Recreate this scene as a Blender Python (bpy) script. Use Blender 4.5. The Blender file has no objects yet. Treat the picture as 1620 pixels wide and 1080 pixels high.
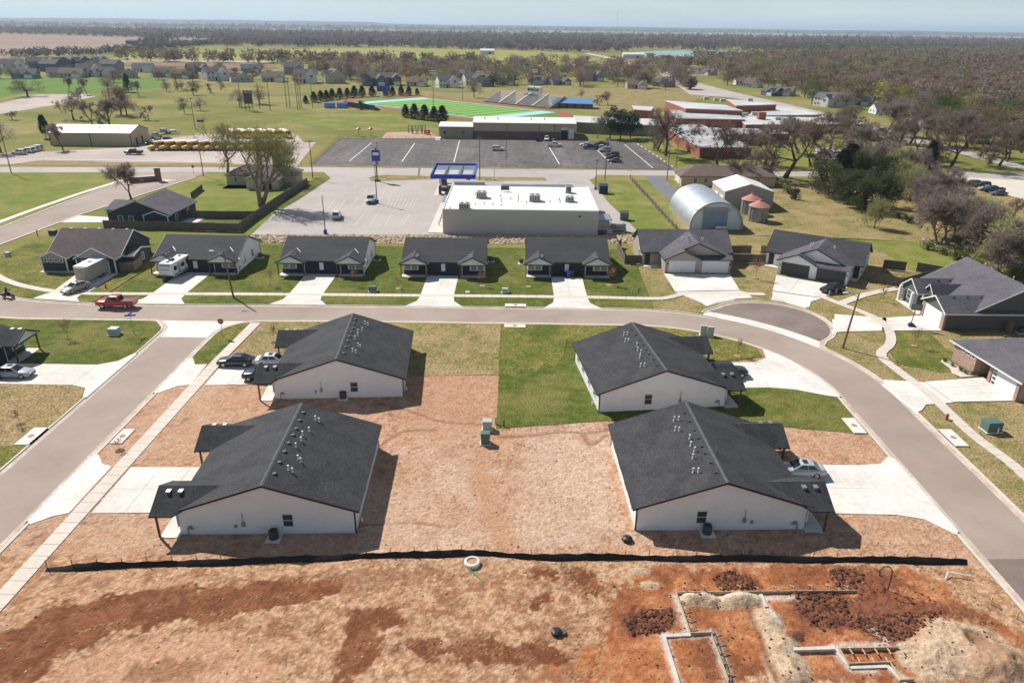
import bpy, bmesh, math, random
import numpy as np
from mathutils import Vector, Matrix
random.seed(7); R = math.radians
scene = bpy.context.scene
C = scene.collection

# ------------------------------------------------------------------ camera, sky, sun, exposure
FPX, HCAM, ROLL = 1150.0, 41.5, R(0.74)
PITCH = math.atan(498.0 / FPX)
cam = bpy.data.objects.new('camera', bpy.data.cameras.new('camera')); C.objects.link(cam); scene.camera = cam
_f = Vector((0, math.cos(PITCH), -math.sin(PITCH))); _r0 = Vector((1, 0, 0)); _u0 = Vector((0, math.sin(PITCH), math.cos(PITCH)))
_r = _r0 * math.cos(ROLL) + _u0 * math.sin(ROLL); _u = -_r0 * math.sin(ROLL) + _u0 * math.cos(ROLL)
M = Matrix(((_r.x, _u.x, -_f.x, 0), (_r.y, _u.y, -_f.y, 0), (_r.z, _u.z, -_f.z, HCAM), (0, 0, 0, 1)))
cam.matrix_world = M
cam.data.sensor_width = 36; cam.data.lens = 36 * FPX / 1620; cam.data.clip_start = 1; cam.data.clip_end = 60000
SUN_EL, SUN_AZ = R(44), R(137)          # direction TO the sun, azimuth counted from +x
sdir = Vector((math.cos(SUN_EL) * math.cos(SUN_AZ), math.cos(SUN_EL) * math.sin(SUN_AZ), math.sin(SUN_EL)))
w = bpy.data.worlds.new('World'); scene.world = w; w.use_nodes = True
nt = w.node_tree; bg = nt.nodes['Background']; sky = nt.nodes.new('ShaderNodeTexSky')
sky.sky_type = 'NISHITA'; sky.sun_disc = False; sky.sun_elevation = SUN_EL; sky.sun_rotation = math.atan2(sdir.x, sdir.y)
sky.air_density = 1.0; sky.dust_density = 0.1; sky.ozone_density = 4.0; sky.altitude = 400
# thin even veil of high cloud over the whole sky
_tc = nt.nodes.new('ShaderNodeTexCoord'); _mp = nt.nodes.new('ShaderNodeMapping'); _mp.inputs['Scale'].default_value = (1.5, 1.5, 14); nt.links.new(_tc.outputs['Generated'], _mp.inputs[0])
_no = nt.nodes.new('ShaderNodeTexNoise'); _no.inputs['Scale'].default_value = 2.2; _no.inputs['Detail'].default_value = 5; nt.links.new(_mp.outputs[0], _no.inputs[0])
_mr = nt.nodes.new('ShaderNodeMapRange'); _mr.inputs[1].default_value = .35; _mr.inputs[2].default_value = .7; _mr.inputs[3].default_value = .6; _mr.inputs[4].default_value = 1.0; nt.links.new(_no.outputs[0], _mr.inputs[0])
_sz = nt.nodes.new('ShaderNodeSeparateXYZ'); nt.links.new(_tc.outputs['Generated'], _sz.inputs[0])
_a = nt.nodes.new('ShaderNodeMath'); _a.operation = 'ABSOLUTE'; nt.links.new(_sz.outputs[2], _a.inputs[0]); _b = nt.nodes.new('ShaderNodeMath'); _b.inputs[1].default_value = .16; nt.links.new(_a.outputs[0], _b.inputs[0])
_d = nt.nodes.new('ShaderNodeMath'); _d.operation = 'DIVIDE'; _d.inputs[0].default_value = .16; nt.links.new(_b.outputs[0], _d.inputs[1])     # longer path through the veil near the horizon
_e = nt.nodes.new('ShaderNodeMath'); _e.operation = 'MULTIPLY'; nt.links.new(_mr.outputs[0], _e.inputs[0]); nt.links.new(_d.outputs[0], _e.inputs[1])
_mx = nt.nodes.new('ShaderNodeMix'); _mx.data_type = 'RGBA'; nt.links.new(_e.outputs[0], _mx.inputs[0]); nt.links.new(sky.outputs[0], _mx.inputs[6]); _mx.inputs[7].default_value = (10.4, 12.2, 12.9, 1)
nt.links.new(_mx.outputs[2], bg.inputs[0]); bg.inputs[1].default_value = 0.053
sl = bpy.data.lights.new('sun', 'SUN'); sl.energy = 5.0; sl.angle = R(0.5); sl.color = (1, 0.96, 0.89)
so = bpy.data.objects.new('sun', sl); C.objects.link(so); so.rotation_euler = (-sdir).to_track_quat('-Z', 'Y').to_euler()
vs = scene.view_settings; vs.view_transform = 'Standard'; vs.look = 'None'; vs.exposure = 0.38; vs.gamma = 1; vs.use_curve_mapping = False

def at(px, py, h=0.0):
    """ground point (or point of the level plane z=h) seen at a photo pixel"""
    d = _f + _r * ((px - 810) / FPX) + _u * ((540 - py) / FPX)
    t = (h - HCAM) / d.z
    return (t * d.x, t * d.y)

# ------------------------------------------------------------------ materials
MATS = {}
def mat(name, c1, c2=None, scale=1.0, rough=0.9, bump=0.0, bscale=None, detail=6, c3=None, s3=0.1, stretch=(1, 1, 1),
        metal=0.0, lo=0.35, hi=0.65, spec=0.3, lo3=0.4, hi3=0.6, wave=None, fine=0.0, fscale=8.0, bdist=0.05):
    """two noise-mixed colours, a third large-scale tint, fine speckle, bump, optional board courses"""
    m = bpy.data.materials.new(name); m.use_nodes = True; MATS[name] = m
    n, l = m.node_tree.nodes, m.node_tree.links
    b = n['Principled BSDF']; b.inputs['Roughness'].default_value = rough; b.inputs['Metallic'].default_value = metal
    b.inputs['Specular IOR Level'].default_value = spec
    tc = n.new('ShaderNodeTexCoord'); mp = n.new('ShaderNodeMapping'); mp.inputs['Scale'].default_value = stretch
    l.new(tc.outputs['Object'], mp.inputs[0])
    def noise(s, dt=detail):
        t = n.new('ShaderNodeTexNoise'); t.inputs['Scale'].default_value = s; t.inputs['Detail'].default_value = dt
        t.inputs['Roughness'].default_value = 0.62; l.new(mp.outputs[0], t.inputs[0]); return t
    def ramp(t, a, z):
        r_ = n.new('ShaderNodeMapRange'); r_.inputs[1].default_value = a; r_.inputs[2].default_value = z
        l.new(t.outputs[0], r_.inputs[0]); return r_
    def mix(fac, a, bb, mode='MIX'):
        x = n.new('ShaderNodeMix'); x.data_type = 'RGBA'; x.blend_type = mode
        if isinstance(fac, float): x.inputs[0].default_value = fac
        else: l.new(fac.outputs[0], x.inputs[0])
        for i, v in ((6, a), (7, bb)):
            if isinstance(v, tuple): x.inputs[i].default_value = (*v, 1)
            else: l.new(v, x.inputs[i])
        return x.outputs[2]
    if c2 is None: c2 = tuple(v * 0.8 for v in c1)
    col = mix(ramp(noise(scale), lo, hi), c1, c2)
    if c3: col = mix(ramp(noise(s3, 4), lo3, hi3), col, c3)
    if fine:
        fr = ramp(noise(fscale, 3), 0.3, 0.7); fr.inputs[3].default_value = 1 - fine; fr.inputs[4].default_value = 1 + fine
        vv = n.new('ShaderNodeVectorMath'); vv.operation = 'SCALE'
        l.new(col, vv.inputs[0]); l.new(fr.outputs[0], vv.inputs['Scale']); col = vv.outputs[0]
    l.new(col, b.inputs['Base Color']); m['colsock'] = 0
    h = None
    if wave:
        sx = n.new('ShaderNodeSeparateXYZ'); l.new(tc.outputs['Object'], sx.inputs[0])
        ax = {'x': 0, 'y': 1, 'z': 2}[wave[0]]
        q = n.new('ShaderNodeMath'); q.operation = 'DIVIDE'; q.inputs[1].default_value = wave[1]; l.new(sx.outputs[ax], q.inputs[0])
        fr = n.new('ShaderNodeMath'); fr.operation = 'FRACT'; l.new(q.outputs[0], fr.inputs[0]); h = fr.outputs[0]
        bp = n.new('ShaderNodeBump'); bp.inputs['Strength'].default_value = wave[2]; bp.inputs['Distance'].default_value = 0.02
        l.new(h, bp.inputs['Height']); l.new(bp.outputs[0], b.inputs['Normal'])
    elif bump:
        bp = n.new('ShaderNodeBump'); bp.inputs['Strength'].default_value = bump; bp.inputs['Distance'].default_value = bdist
        l.new(noise(bscale or scale * 4, 8).outputs[0], bp.inputs['Height']); l.new(bp.outputs[0], b.inputs['Normal'])
    return m
def plain(name, c, rough=0.5, metal=0.0, spec=0.4):
    return mat(name, c, tuple(v * 0.88 for v in c), 2.0, rough, metal=metal, spec=spec)

mat('grass', (0.215, 0.19, 0.06), (0.29, 0.23, 0.10), 0.12, 1, 0.6, 6, c3=(0.15, 0.16, 0.038), s3=0.018, fine=0.3, fscale=2, spec=0.1)
mat('lawn_green', (0.062, 0.092, 0.015), (0.125, 0.135, 0.03), 0.8, 1, 1.0, 6, c3=(0.2, 0.17, 0.055), s3=0.1, lo3=.47, hi3=.7, fine=0.65, fscale=6, spec=0.1)
mat('lawn_mid', (0.115, 0.125, 0.026), (0.23, 0.185, 0.06), 0.6, 1, 0.8, 8, c3=(0.08, 0.11, 0.02), s3=0.14, lo3=.45, hi3=.65, fine=0.65, fscale=4.5, spec=0.1)
mat('lawn_dry', (0.25, 0.2, 0.085), (0.135, 0.14, 0.035), 0.7, 1, 0.6, 8, c3=(0.3, 0.22, 0.11), s3=0.16, fine=0.65, fscale=4.5, spec=0.1, lo=.42, hi=.62)
mat('lawn_tan', (0.33, 0.23, 0.125), (0.25, 0.18, 0.08), 0.6, 1, 0.6, 8, c3=(0.16, 0.15, 0.045), s3=0.15, lo3=.55, hi3=.7, fine=0.65, fscale=4.5, spec=0.1)
mat('grass_bright', (0.12, 0.165, 0.028), (0.2, 0.2, 0.05), 0.25, 1, 0.5, 5, c3=(0.27, 0.225, 0.085), s3=0.06, lo3=.47, hi3=.66, fine=0.35, fscale=4, spec=0.1)
mat('golf_green', (0.10, 0.18, 0.03), (0.13, 0.21, 0.04), 0.05, 1, fine=0.15, spec=0.1)
mat('straw_field', (0.33, 0.27, 0.11), (0.27, 0.24, 0.08), 0.01, 1, c3=(0.22, 0.22, 0.06), s3=0.004, spec=0.1)
mat('pink_field', (0.33, 0.23, 0.19), (0.28, 0.19, 0.155), 0.008, 1, c3=(0.25, 0.17, 0.13), s3=0.003, stretch=(.3, 2, 1), spec=0.1)
mat('yellow_field', (0.27, 0.25, 0.07), (0.31, 0.27, 0.09), 0.01, 1, c3=(0.23, 0.24, 0.06), s3=0.004, stretch=(.4, 2, 1), spec=0.1)
mat('pale_green_field', (0.24, 0.29, 0.17), (0.28, 0.3, 0.18), 0.004, 1, spec=0.1)
mat('brown_field', (0.22, 0.13, 0.085), (0.26, 0.16, 0.11), 0.02, 1, spec=0.1)
mat('asphalt', (0.33, 0.255, 0.215), (0.285, 0.22, 0.187), 0.16, 0.9, 0.2, 12, c3=(0.365, 0.288, 0.245), s3=0.05, fine=0.09, fscale=9)
mat('asphalt_new', (0.19, 0.142, 0.12), (0.16, 0.118, 0.1), 0.3, 0.9, 0.15, 30, c3=(0.23, 0.18, 0.16), s3=0.1, fine=0.08, fscale=3)
mat('asphalt_dark', (0.09, 0.077, 0.076), (0.17, 0.147, 0.14), 0.14, 0.9, 0.1, 20, c3=(0.095, 0.085, 0.085), s3=0.04, stretch=(1, .3, 1), fine=0.3, fscale=0.7)
mat('asphalt_blue', (0.15, 0.15, 0.17), (0.18, 0.18, 0.2), 0.2, 0.9)
mat('lot_paving', (0.38, 0.34, 0.315), (0.34, 0.3, 0.28), 0.15, 0.9, 0.1, 20, c3=(0.42, 0.37, 0.34), s3=0.05, fine=0.08, fscale=1.2)
mat('gravel', (0.43, 0.355, 0.32), (0.37, 0.31, 0.28), 0.1, 1, 0.3, 10, c3=(0.48, 0.4, 0.36), s3=0.03, fine=0.1, fscale=1.5)
mat('concrete', (0.62, 0.575, 0.52), (0.57, 0.53, 0.48), 0.5, 0.85, 0.1, 20, c3=(0.7, 0.66, 0.61), s3=0.15, fine=0.1, fscale=2)
mat('concrete_walk', (0.60, 0.525, 0.45), (0.53, 0.46, 0.39), 0.6, 0.85, 0.1, 20, c3=(0.6, 0.53, 0.46), s3=0.2, fine=0.07, fscale=4)
mat('concrete_gutter', (0.56, 0.48, 0.41), (0.42, 0.33, 0.26), 0.5, 0.9, 0.1, 20, fine=0.18, fscale=3)
mat('joint', (0.30, 0.26, 0.22), None, 1.0, 1)
mat('white_line', (0.75, 0.74, 0.72), (0.5, 0.48, 0.46), 0.8, 0.9)
mat('worn_line', (0.45, 0.43, 0.42), (0.2, 0.18, 0.18), 0.5, 0.9)
mat('yellow_line', (0.66, 0.56, 0.33), (0.5, 0.42, 0.28), 0.8, 0.9)
mat('shingle', (0.044, 0.044, 0.048), (0.032, 0.032, 0.036), 1.2, 0.9, c3=(0.053, 0.052, 0.054), s3=0.4, fine=0.45, fscale=6, spec=0.25, wave=('z', .09, .7))
mat('shingle_row', (0.055, 0.054, 0.06), (0.045, 0.045, 0.05), 1.2, 0.9, 0.5, 25, c3=(0.063, 0.062, 0.066), s3=0.4, fine=0.2, fscale=5, stretch=(.35, 1, 1), spec=0.25)
mat('shingle_grey', (0.105, 0.1, 0.115), (0.078, 0.075, 0.088), 1.0, 0.9, 0.5, 25, c3=(0.12, 0.105, 0.12), s3=0.3, fine=0.3, fscale=6, spec=0.25)
mat('shingle_weathered', (0.085, 0.075, 0.082), (0.115, 0.088, 0.085), 0.8, 0.9, 0.4, 25, c3=(0.16, 0.1, 0.085), s3=0.25, lo3=.5, hi3=.75, fine=0.3, fscale=5)
mat('shingle_brown', (0.17, 0.125, 0.105), (0.14, 0.1, 0.085), 0.8, 0.9, 0.4, 20, fine=0.2, fscale=4)
mat('ridge_cap', (0.10, 0.1, 0.105), None, 2, 0.9, fine=0.3, fscale=5)
mat('siding_white', (0.8, 0.8, 0.81), (0.75, 0.75, 0.755), 0.5, 0.7, wave=('z', 0.2, 1.0), fine=.04, fscale=2)
mat('siding_dark', (0.035, 0.038, 0.048), (0.03, 0.032, 0.04), 0.6, 0.7, wave=('z', 0.18, 0.5))
mat('siding_navy', (0.05, 0.062, 0.082), (0.045, 0.055, 0.07), 0.6, 0.7, wave=('z', 0.18, 0.5))
mat('siding_green', (0.10, 0.115, 0.11), (0.09, 0.105, 0.1), 0.6, 0.7, wave=('z', 0.18, 0.5))
mat('siding_tan', (0.40, 0.36, 0.31), (0.37, 0.33, 0.29), 0.6, 0.7, wave=('z', 0.18, 0.5))
mat('siding_beige', (0.55, 0.46, 0.33), (0.5, 0.42, 0.3), 0.6, 0.7, wave=('z', 0.25, 0.4))
mat('panel_white', (0.62, 0.66, 0.7), (0.58, 0.62, 0.66), 0.6, 0.6, wave=('x', 0.25, 0.4))
mat('metal_tan', (0.46, 0.38, 0.26), (0.43, 0.35, 0.24), 0.3, 0.6, wave=('x', 0.9, 0.3))
mat('metal_olive', (0.30, 0.28, 0.2), (0.27, 0.26, 0.185), 0.3, 0.6, wave=('x', 0.9, 0.3))
mat('metal_roof_white', (0.76, 0.74, 0.69), (0.7, 0.68, 0.63), 0.2, 0.5, wave=('x', 0.9, 0.3))
mat('metal_roof_blue', (0.13, 0.30, 0.55), (0.11, 0.27, 0.5), 0.2, 0.45, wave=('x', 0.6, 0.4))
mat('galvanised', (0.62, 0.64, 0.66), (0.5, 0.52, 0.55), 0.5, 0.42, metal=0.75, wave=('y', 0.6, 0.5))
mat('galvanised_bin', (0.36, 0.36, 0.36), (0.26, 0.25, 0.25), 0.8, 0.5, metal=0.5, wave=('z', 0.35, 0.8))
mat('rust_red', (0.42, 0.17, 0.13), (0.5, 0.24, 0.19), 1.2, 0.8)
mat('membrane', (0.74, 0.73, 0.70), (0.68, 0.67, 0.645), 0.15, 0.7, c3=(0.62, 0.61, 0.59), s3=0.1)
mat('membrane_grey', (0.46, 0.46, 0.46), (0.38, 0.38, 0.39), 0.12, 0.7, c3=(0.32, 0.32, 0.34), s3=0.06)
mat('brick_red', (0.34, 0.12, 0.075), (0.28, 0.1, 0.065), 0.8, 0.9, fine=0.2, fscale=4)
mat('brick_dark', (0.19, 0.125, 0.11), (0.16, 0.1, 0.09), 0.8, 0.9, fine=0.2, fscale=4)
mat('brick_pink', (0.42, 0.28, 0.235), (0.34, 0.22, 0.185), 2.0, 0.9, wave=('z', 0.09, 0.6), fine=0.2, fscale=5)
mat('stucco', (0.5, 0.485, 0.45), (0.46, 0.45, 0.42), 0.3, 0.85, 0.2, 15)
mat('stone_rock', (0.52, 0.40, 0.28), (0.38, 0.29, 0.2), 1.2, 0.95, 0.4, 6)
mat('wood_post', (0.16, 0.085, 0.05), (0.12, 0.065, 0.04), 3, 0.8)
mat('wood_pole', (0.24, 0.15, 0.1), (0.17, 0.105, 0.07), 2, 0.9)
mat('wood_fence', (0.17, 0.14, 0.12), (0.125, 0.105, 0.095), 0.8, 0.9, fine=0.2, fscale=5)
mat('wood_fence_tan', (0.27, 0.2, 0.145), (0.2, 0.155, 0.12), 0.8, 0.9, fine=0.2, fscale=5)
mat('lumber', (0.5, 0.4, 0.27), (0.4, 0.31, 0.2), 2, 0.85)
mat('silt_fabric', (0.012, 0.011, 0.012), (0.025, 0.022, 0.02), 0.8, 0.75, 0.4, 4)
plain('trim_white', (0.78, 0.77, 0.75)); plain('trim_dark', (0.025, 0.025, 0.028)); plain('trim_grey', (0.35, 0.35, 0.36))
plain('door_dark', (0.03, 0.03, 0.035)); plain('door_white', (0.74, 0.74, 0.75)); plain('door_charcoal', (0.05, 0.05, 0.052))
plain('black', (0.015, 0.015, 0.017)); plain('tyre', (0.018, 0.018, 0.019), 0.9); plain('rim', (0.45, 0.45, 0.46), 0.35, 0.8)
plain('metal_grey', (0.36, 0.37, 0.38), 0.45, 0.6); plain('metal_dark', (0.07, 0.07, 0.075), 0.6); plain('pipe_white', (0.8, 0.8, 0.8))
plain('hvac', (0.5, 0.48, 0.43), 0.6); plain('utility_green', (0.10, 0.17, 0.14), 0.5); plain('utility_pale', (0.42, 0.47, 0.43), 0.5)
plain('red_paint', (0.5, 0.02, 0.025), 0.35); plain('blue_paint', (0.02, 0.05, 0.42), 0.4); plain('orange_paint', (0.6, 0.13, 0.05))
plain('bus_yellow', (0.75, 0.42, 0.04), 0.45); plain('track_red', (0.33, 0.075, 0.055), 0.9)
plain('white_paint', (0.8, 0.8, 0.79), 0.4); plain('light_red', (0.45, 0.01, 0.01), 0.3); plain('light_clear', (0.8, 0.8, 0.78), 0.2)
plain('bleacher', (0.5, 0.46, 0.43), 0.6); plain('endzone_blue', (0.33, 0.58, 0.62), 0.9); plain('skin', (0.45, 0.27, 0.19), 0.7)
mat('turf', (0.15, 0.33, 0.03), (0.22, 0.42, 0.05), 0.02, 0.95); mat('turf_dark', (0.10, 0.24, 0.03), None, 0.02, 0.95)
mat('mulch', (0.09, 0.055, 0.04), (0.14, 0.09, 0.06), 3, 1); mat('sandpit', (0.5, 0.33, 0.25), None, .3, 1)
def glass(name, c, rough=0.08):
    m = plain(name, c, rough, 0.0, 0.9); return m
glass('glass', (0.045, 0.06, 0.07)); glass('glass_car', (0.015, 0.02, 0.025)); glass('glass_curtain', (0.2, 0.29, 0.3), 0.25)
for cn, cc in dict(white=(0.75, 0.75, 0.75), silver=(0.42, 0.44, 0.46), black=(0.012, 0.013, 0.016), grey=(0.12, 0.13, 0.14), navy=(0.012, 0.022, 0.06),
                   red=(0.48, 0.012, 0.018), maroon=(0.11, 0.015, 0.015), beige=(0.36, 0.33, 0.27), blue=(0.03, 0.12, 0.35), palegreen=(0.4, 0.45, 0.42)).items():
    m = plain('car_' + cn, cc, 0.28, 0.0, 0.6); m.node_tree.nodes['Principled BSDF'].inputs['Coat Weight'].default_value = 0.6
mat('bark', (0.10, 0.075, 0.06), (0.07, 0.053, 0.043), 3, 0.95); mat('bark_pale', (0.24, 0.2, 0.165), (0.18, 0.15, 0.125), 3, 0.95)
mat('twigs', (0.23, 0.165, 0.13), (0.185, 0.13, 0.105), 0.5, 1); mat('twigs_grey', (0.29, 0.235, 0.2), (0.23, 0.185, 0.16), 0.5, 1)
mat('twigs_red', (0.30, 0.17, 0.11), (0.25, 0.14, 0.095), 0.5, 1); mat('leaf_bud', (0.33, 0.31, 0.085), (0.25, 0.24, 0.075), 0.6, 0.9)
mat('leaf_green', (0.13, 0.17, 0.04), (0.09, 0.125, 0.03), 0.6, 0.9); mat('leaf_olive', (0.22, 0.2, 0.085), (0.17, 0.15, 0.07), 0.6, 0.9)
mat('leaf_pale', (0.4, 0.38, 0.17), (0.3, 0.29, 0.14), 0.6, 0.9)
mat('cedar', (0.06, 0.085, 0.04), (0.035, 0.055, 0.028), 0.8, 0.95); mat('pine', (0.045, 0.075, 0.045), (0.028, 0.05, 0.034), 0.8, 0.95)
mat('cedar_olive', (0.10, 0.11, 0.042), (0.055, 0.07, 0.03), 0.8, 0.95)

def leafy(*names):
    # thin twigs and leaves let part of the light through
    for k in names:
        n, l = MATS[k].node_tree.nodes, MATS[k].node_tree.links; b = n['Principled BSDF']; t = n.new('ShaderNodeBsdfTranslucent'); x = n.new('ShaderNodeMixShader'); x.inputs[0].default_value = .4
        l.new(b.inputs['Base Color'].links[0].from_socket, t.inputs[0]); l.new(b.outputs[0], x.inputs[1]); l.new(t.outputs[0], x.inputs[2]); l.new(x.outputs[0], n['Material Output'].inputs[0])
leafy('twigs', 'twigs_grey', 'twigs_red', 'leaf_bud', 'leaf_green', 'leaf_olive', 'leaf_pale', 'cedar', 'pine', 'cedar_olive')
# ------------------------------------------------------------------ geometry helpers
class MB:
    """collects shapes, then links them as ONE mesh object"""
    def __init__(s): s.v = []; s.f = []
    def add(s, vs_, fs): o = len(s.v); s.v += [tuple(p) for p in vs_]; s.f += [tuple(i + o for i in q) for q in fs]; return s
    def box(s, x0, x1, y0, y1, z0, z1):
        return s.add([(x0, y0, z0), (x1, y0, z0), (x1, y1, z0), (x0, y1, z0), (x0, y0, z1), (x1, y0, z1), (x1, y1, z1), (x0, y1, z1)],
                     [(0, 3, 2, 1), (4, 5, 6, 7), (0, 1, 5, 4), (1, 2, 6, 5), (2, 3, 7, 6), (3, 0, 4, 7)])
    def prism(s, poly, z0, z1):
        """poly: (x,y) ccw; z0/z1 numbers or per-vertex lists"""
        n = len(poly); a = z0 if isinstance(z0, (list, tuple)) else [z0] * n; b = z1 if isinstance(z1, (list, tuple)) else [z1] * n
        return s.add([(p[0], p[1], a[i]) for i, p in enumerate(poly)] + [(p[0], p[1], b[i]) for i, p in enumerate(poly)],
                     [tuple(range(n))[::-1], tuple(range(n, 2 * n))] + [(i, (i + 1) % n, n + (i + 1) % n, n + i) for i in range(n)])
    def hull(s, ptsA, ptsB):
        """loft between two equal-length 3D loops, capped"""
        n = len(ptsA)
        return s.add(list(ptsA) + list(ptsB), [tuple(range(n))[::-1], tuple(range(n, 2 * n))] + [(i, (i + 1) % n, n + (i + 1) % n, n + i) for i in range(n)])
    def tube(s, a, b, r0, r1=None, n=6, cap=True):
        r1 = r0 if r1 is None else r1; a = Vector(a); b = Vector(b); d = b - a
        if d.length < 1e-6: return s
        d.normalize(); x = d.orthogonal().normalized(); y = d.cross(x)
        A = [a + (x * math.cos(t) + y * math.sin(t)) * r0 for t in [2 * math.pi * i / n for i in range(n)]]
        B = [b + (x * math.cos(t) + y * math.sin(t)) * r1 for t in [2 * math.pi * i / n for i in range(n)]]
        fs = [(i, (i + 1) % n, n + (i + 1) % n, n + i) for i in range(n)]
        if cap: fs += [tuple(range(n))[::-1], tuple(range(n, 2 * n))]
        return s.add(A + B, fs)
    def lathe(s, prof, n=16, c=(0, 0)):
        vs_ = []; fs = []
        for (rr, z) in prof: vs_ += [(c[0] + rr * math.cos(2 * math.pi * i / n), c[1] + rr * math.sin(2 * math.pi * i / n), z) for i in range(n)]
        for k in range(len(prof) - 1): fs += [(k * n + i, k * n + (i + 1) % n, (k + 1) * n + (i + 1) % n, (k + 1) * n + i) for i in range(n)]
        fs += [tuple(range(n))[::-1], tuple(range((len(prof) - 1) * n, len(prof) * n))]
        return s.add(vs_, fs)
    def slab(s, quad, t):
        """planar 3D polygon thickened by t against its normal"""
        q = [Vector(p) for p in quad]; nrm = (q[1] - q[0]).cross(q[2] - q[0]).normalized()
        if nrm.z < 0: q = q[::-1]; nrm = -nrm
        return s.hull([p - nrm * t for p in q], q)
    def quad(s, *pts): return s.add(pts, [tuple(range(len(pts)))])
    def build(s, name, m, parent=None, smooth=False):
        me = bpy.data.meshes.new(name); me.from_pydata(s.v, [], s.f); me.materials.append(MATS[m] if isinstance(m, str) else m)
        if smooth: me.polygons.foreach_set('use_smooth', [True] * len(me.polygons))
        o = bpy.data.objects.new(name, me); C.objects.link(o)
        if parent: o.parent = parent
        return o
def inst(name, me, parent=None, loc=None, rz=0, sc=None):
    o = bpy.data.objects.new(name, me); C.objects.link(o)
    if parent: o.parent = parent
    if loc: o.location = loc
    if rz: o.rotation_euler[2] = rz
    if sc: o.scale = sc if isinstance(sc, tuple) else (sc, sc, sc)
    return o
def tag(o, label=None, cat=None, group=None, kind=None):
    if label: o['label'] = label
    if cat: o['category'] = cat
    if group: o['group'] = group
    if kind: o['kind'] = kind
    return o
def thing(name, label, cat, loc=(0, 0, 0), rz=0.0, group=None, sc=None):
    o = bpy.data.objects.new(name, None); C.objects.link(o); o.empty_display_size = 0.2
    o.location = loc; o.rotation_euler[2] = rz
    if sc: o.scale = (sc, sc, sc) if not isinstance(sc, tuple) else sc
    return tag(o, label, cat, group)
def copy_tree(o, parent=None):
    c = o.copy(); C.objects.link(c); c.parent = parent
    for ch in o.children: copy_tree(ch, c)
    return c
def dup(o, label, loc, rz=0.0, sc=None, group=None):
    c = copy_tree(o); c.location = loc; c.rotation_euler[2] = rz
    if sc: c.scale = (sc, sc, sc) if not isinstance(sc, tuple) else sc
    return tag(c, label, None, group)
def inside(poly, x, y):
    c = False; j = len(poly) - 1
    for i in range(len(poly)):
        xi, yi = poly[i]; xj, yj = poly[j]
        if (yi > y) != (yj > y) and x < (xj - xi) * (y - yi) / (yj - yi) + xi: c = not c
        j = i
    return c
def area2(p): return sum(p[i][0] * p[(i + 1) % len(p)][1] - p[(i + 1) % len(p)][0] * p[i][1] for i in range(len(p)))
def sheet(name, poly, m, z, label=None, kind='structure', skirt=0.0, px=False, cat=None, parent=None):
    """flat polygon of ground; px=True: corners given as photo pixels of the ground"""
    if px: poly = [at(*p) for p in poly]
    if area2(poly) < 0: poly = poly[::-1]
    b = MB()
    if skirt: b.prism(poly, z - skirt, z)
    else: b.quad(*[(p[0], p[1], z) for p in poly])
    o = b.build(name, m, parent)
    if parent is None: tag(o, label, cat, None, kind)
    return o
def spline(pts, n=8):
    out = []
    for i in range(len(pts) - 1):
        p0 = pts[max(i - 1, 0)]; p1 = pts[i]; p2 = pts[i + 1]; p3 = pts[min(i + 2, len(pts) - 1)]
        for k in range(n):
            t = k / n
            out.append(tuple(0.5 * ((2 * p1[a]) + (-p0[a] + p2[a]) * t + (2 * p0[a] - 5 * p1[a] + 4 * p2[a] - p3[a]) * t * t + (-p0[a] + 3 * p1[a] - 3 * p2[a] + p3[a]) * t ** 3) for a in (0, 1)))
    return out + [tuple(pts[-1])]
def offset(line, d):
    """shift a polyline to its left by d"""
    out = []
    for i, p in enumerate(line):
        a = line[max(i - 1, 0)]; b = line[min(i + 1, len(line) - 1)]; dx, dy = b[0] - a[0], b[1] - a[1]; L = math.hypot(dx, dy) or 1
        out.append((p[0] - dy / L * d, p[1] + dx / L * d))
    return out
def resample(line, step):
    out = [line[0]]; acc = 0
    for a, b in zip(line, line[1:]):
        L = math.hypot(b[0] - a[0], b[1] - a[1]); s = step - acc
        while s <= L:
            out.append((a[0] + (b[0] - a[0]) * s / L, a[1] + (b[1] - a[1]) * s / L)); s += step
        acc = (acc + L) % step
    if math.hypot(out[-1][0] - line[-1][0], out[-1][1] - line[-1][1]) > step * 0.3: out.append(line[-1])
    return out
def strip(name, line, d0, d1, z0, z1, m, label=None, parent=None):
    """ribbon between two offsets of a polyline, thick from z0 to z1"""
    A = offset(line, d0); B = offset(line, d1); n = len(line); b = MB()
    v = [(p[0], p[1], z0) for p in A] + [(p[0], p[1], z1) for p in A] + [(p[0], p[1], z1) for p in B] + [(p[0], p[1], z0) for p in B]
    f = []
    for i in range(n - 1):
        for k in range(3): f.append((k * n + i, k * n + i + 1, (k + 1) * n + i + 1, (k + 1) * n + i))
    f += [(0, n, 2 * n, 3 * n), (n - 1, 4 * n - 1, 3 * n - 1, 2 * n - 1)]
    b.add(v, f); o = b.build(name, m, parent)
    if parent is None: tag(o, label, None, None, 'structure')
    return o
def bil(q, u, v):
    return tuple((q[0][a] * (1 - u) + q[1][a] * u) * (1 - v) + (q[3][a] * (1 - u) + q[2][a] * u) * v for a in (0, 1))
def slabs(parent, quad, nu, nv, z, m, t=0.1, gap=0.03, name='concrete_slab'):
    """split a four-cornered paving into single slabs with open joints"""
    if area2(quad) < 0: quad = [quad[1], quad[0], quad[3], quad[2]]
    lu = math.dist(quad[0], quad[1]); lv = math.dist(quad[0], quad[3]); gu = gap / lu / 2; gv = gap / lv / 2
    for i in range(nu):
        for j in range(nv):
            u0, u1, v0, v1 = i / nu + gu, (i + 1) / nu - gu, j / nv + gv, (j + 1) / nv - gv
            MB().prism([bil(quad, u0, v0), bil(quad, u1, v0), bil(quad, u1, v1), bil(quad, u0, v1)], z - t, z).build(name, m, parent)
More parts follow.
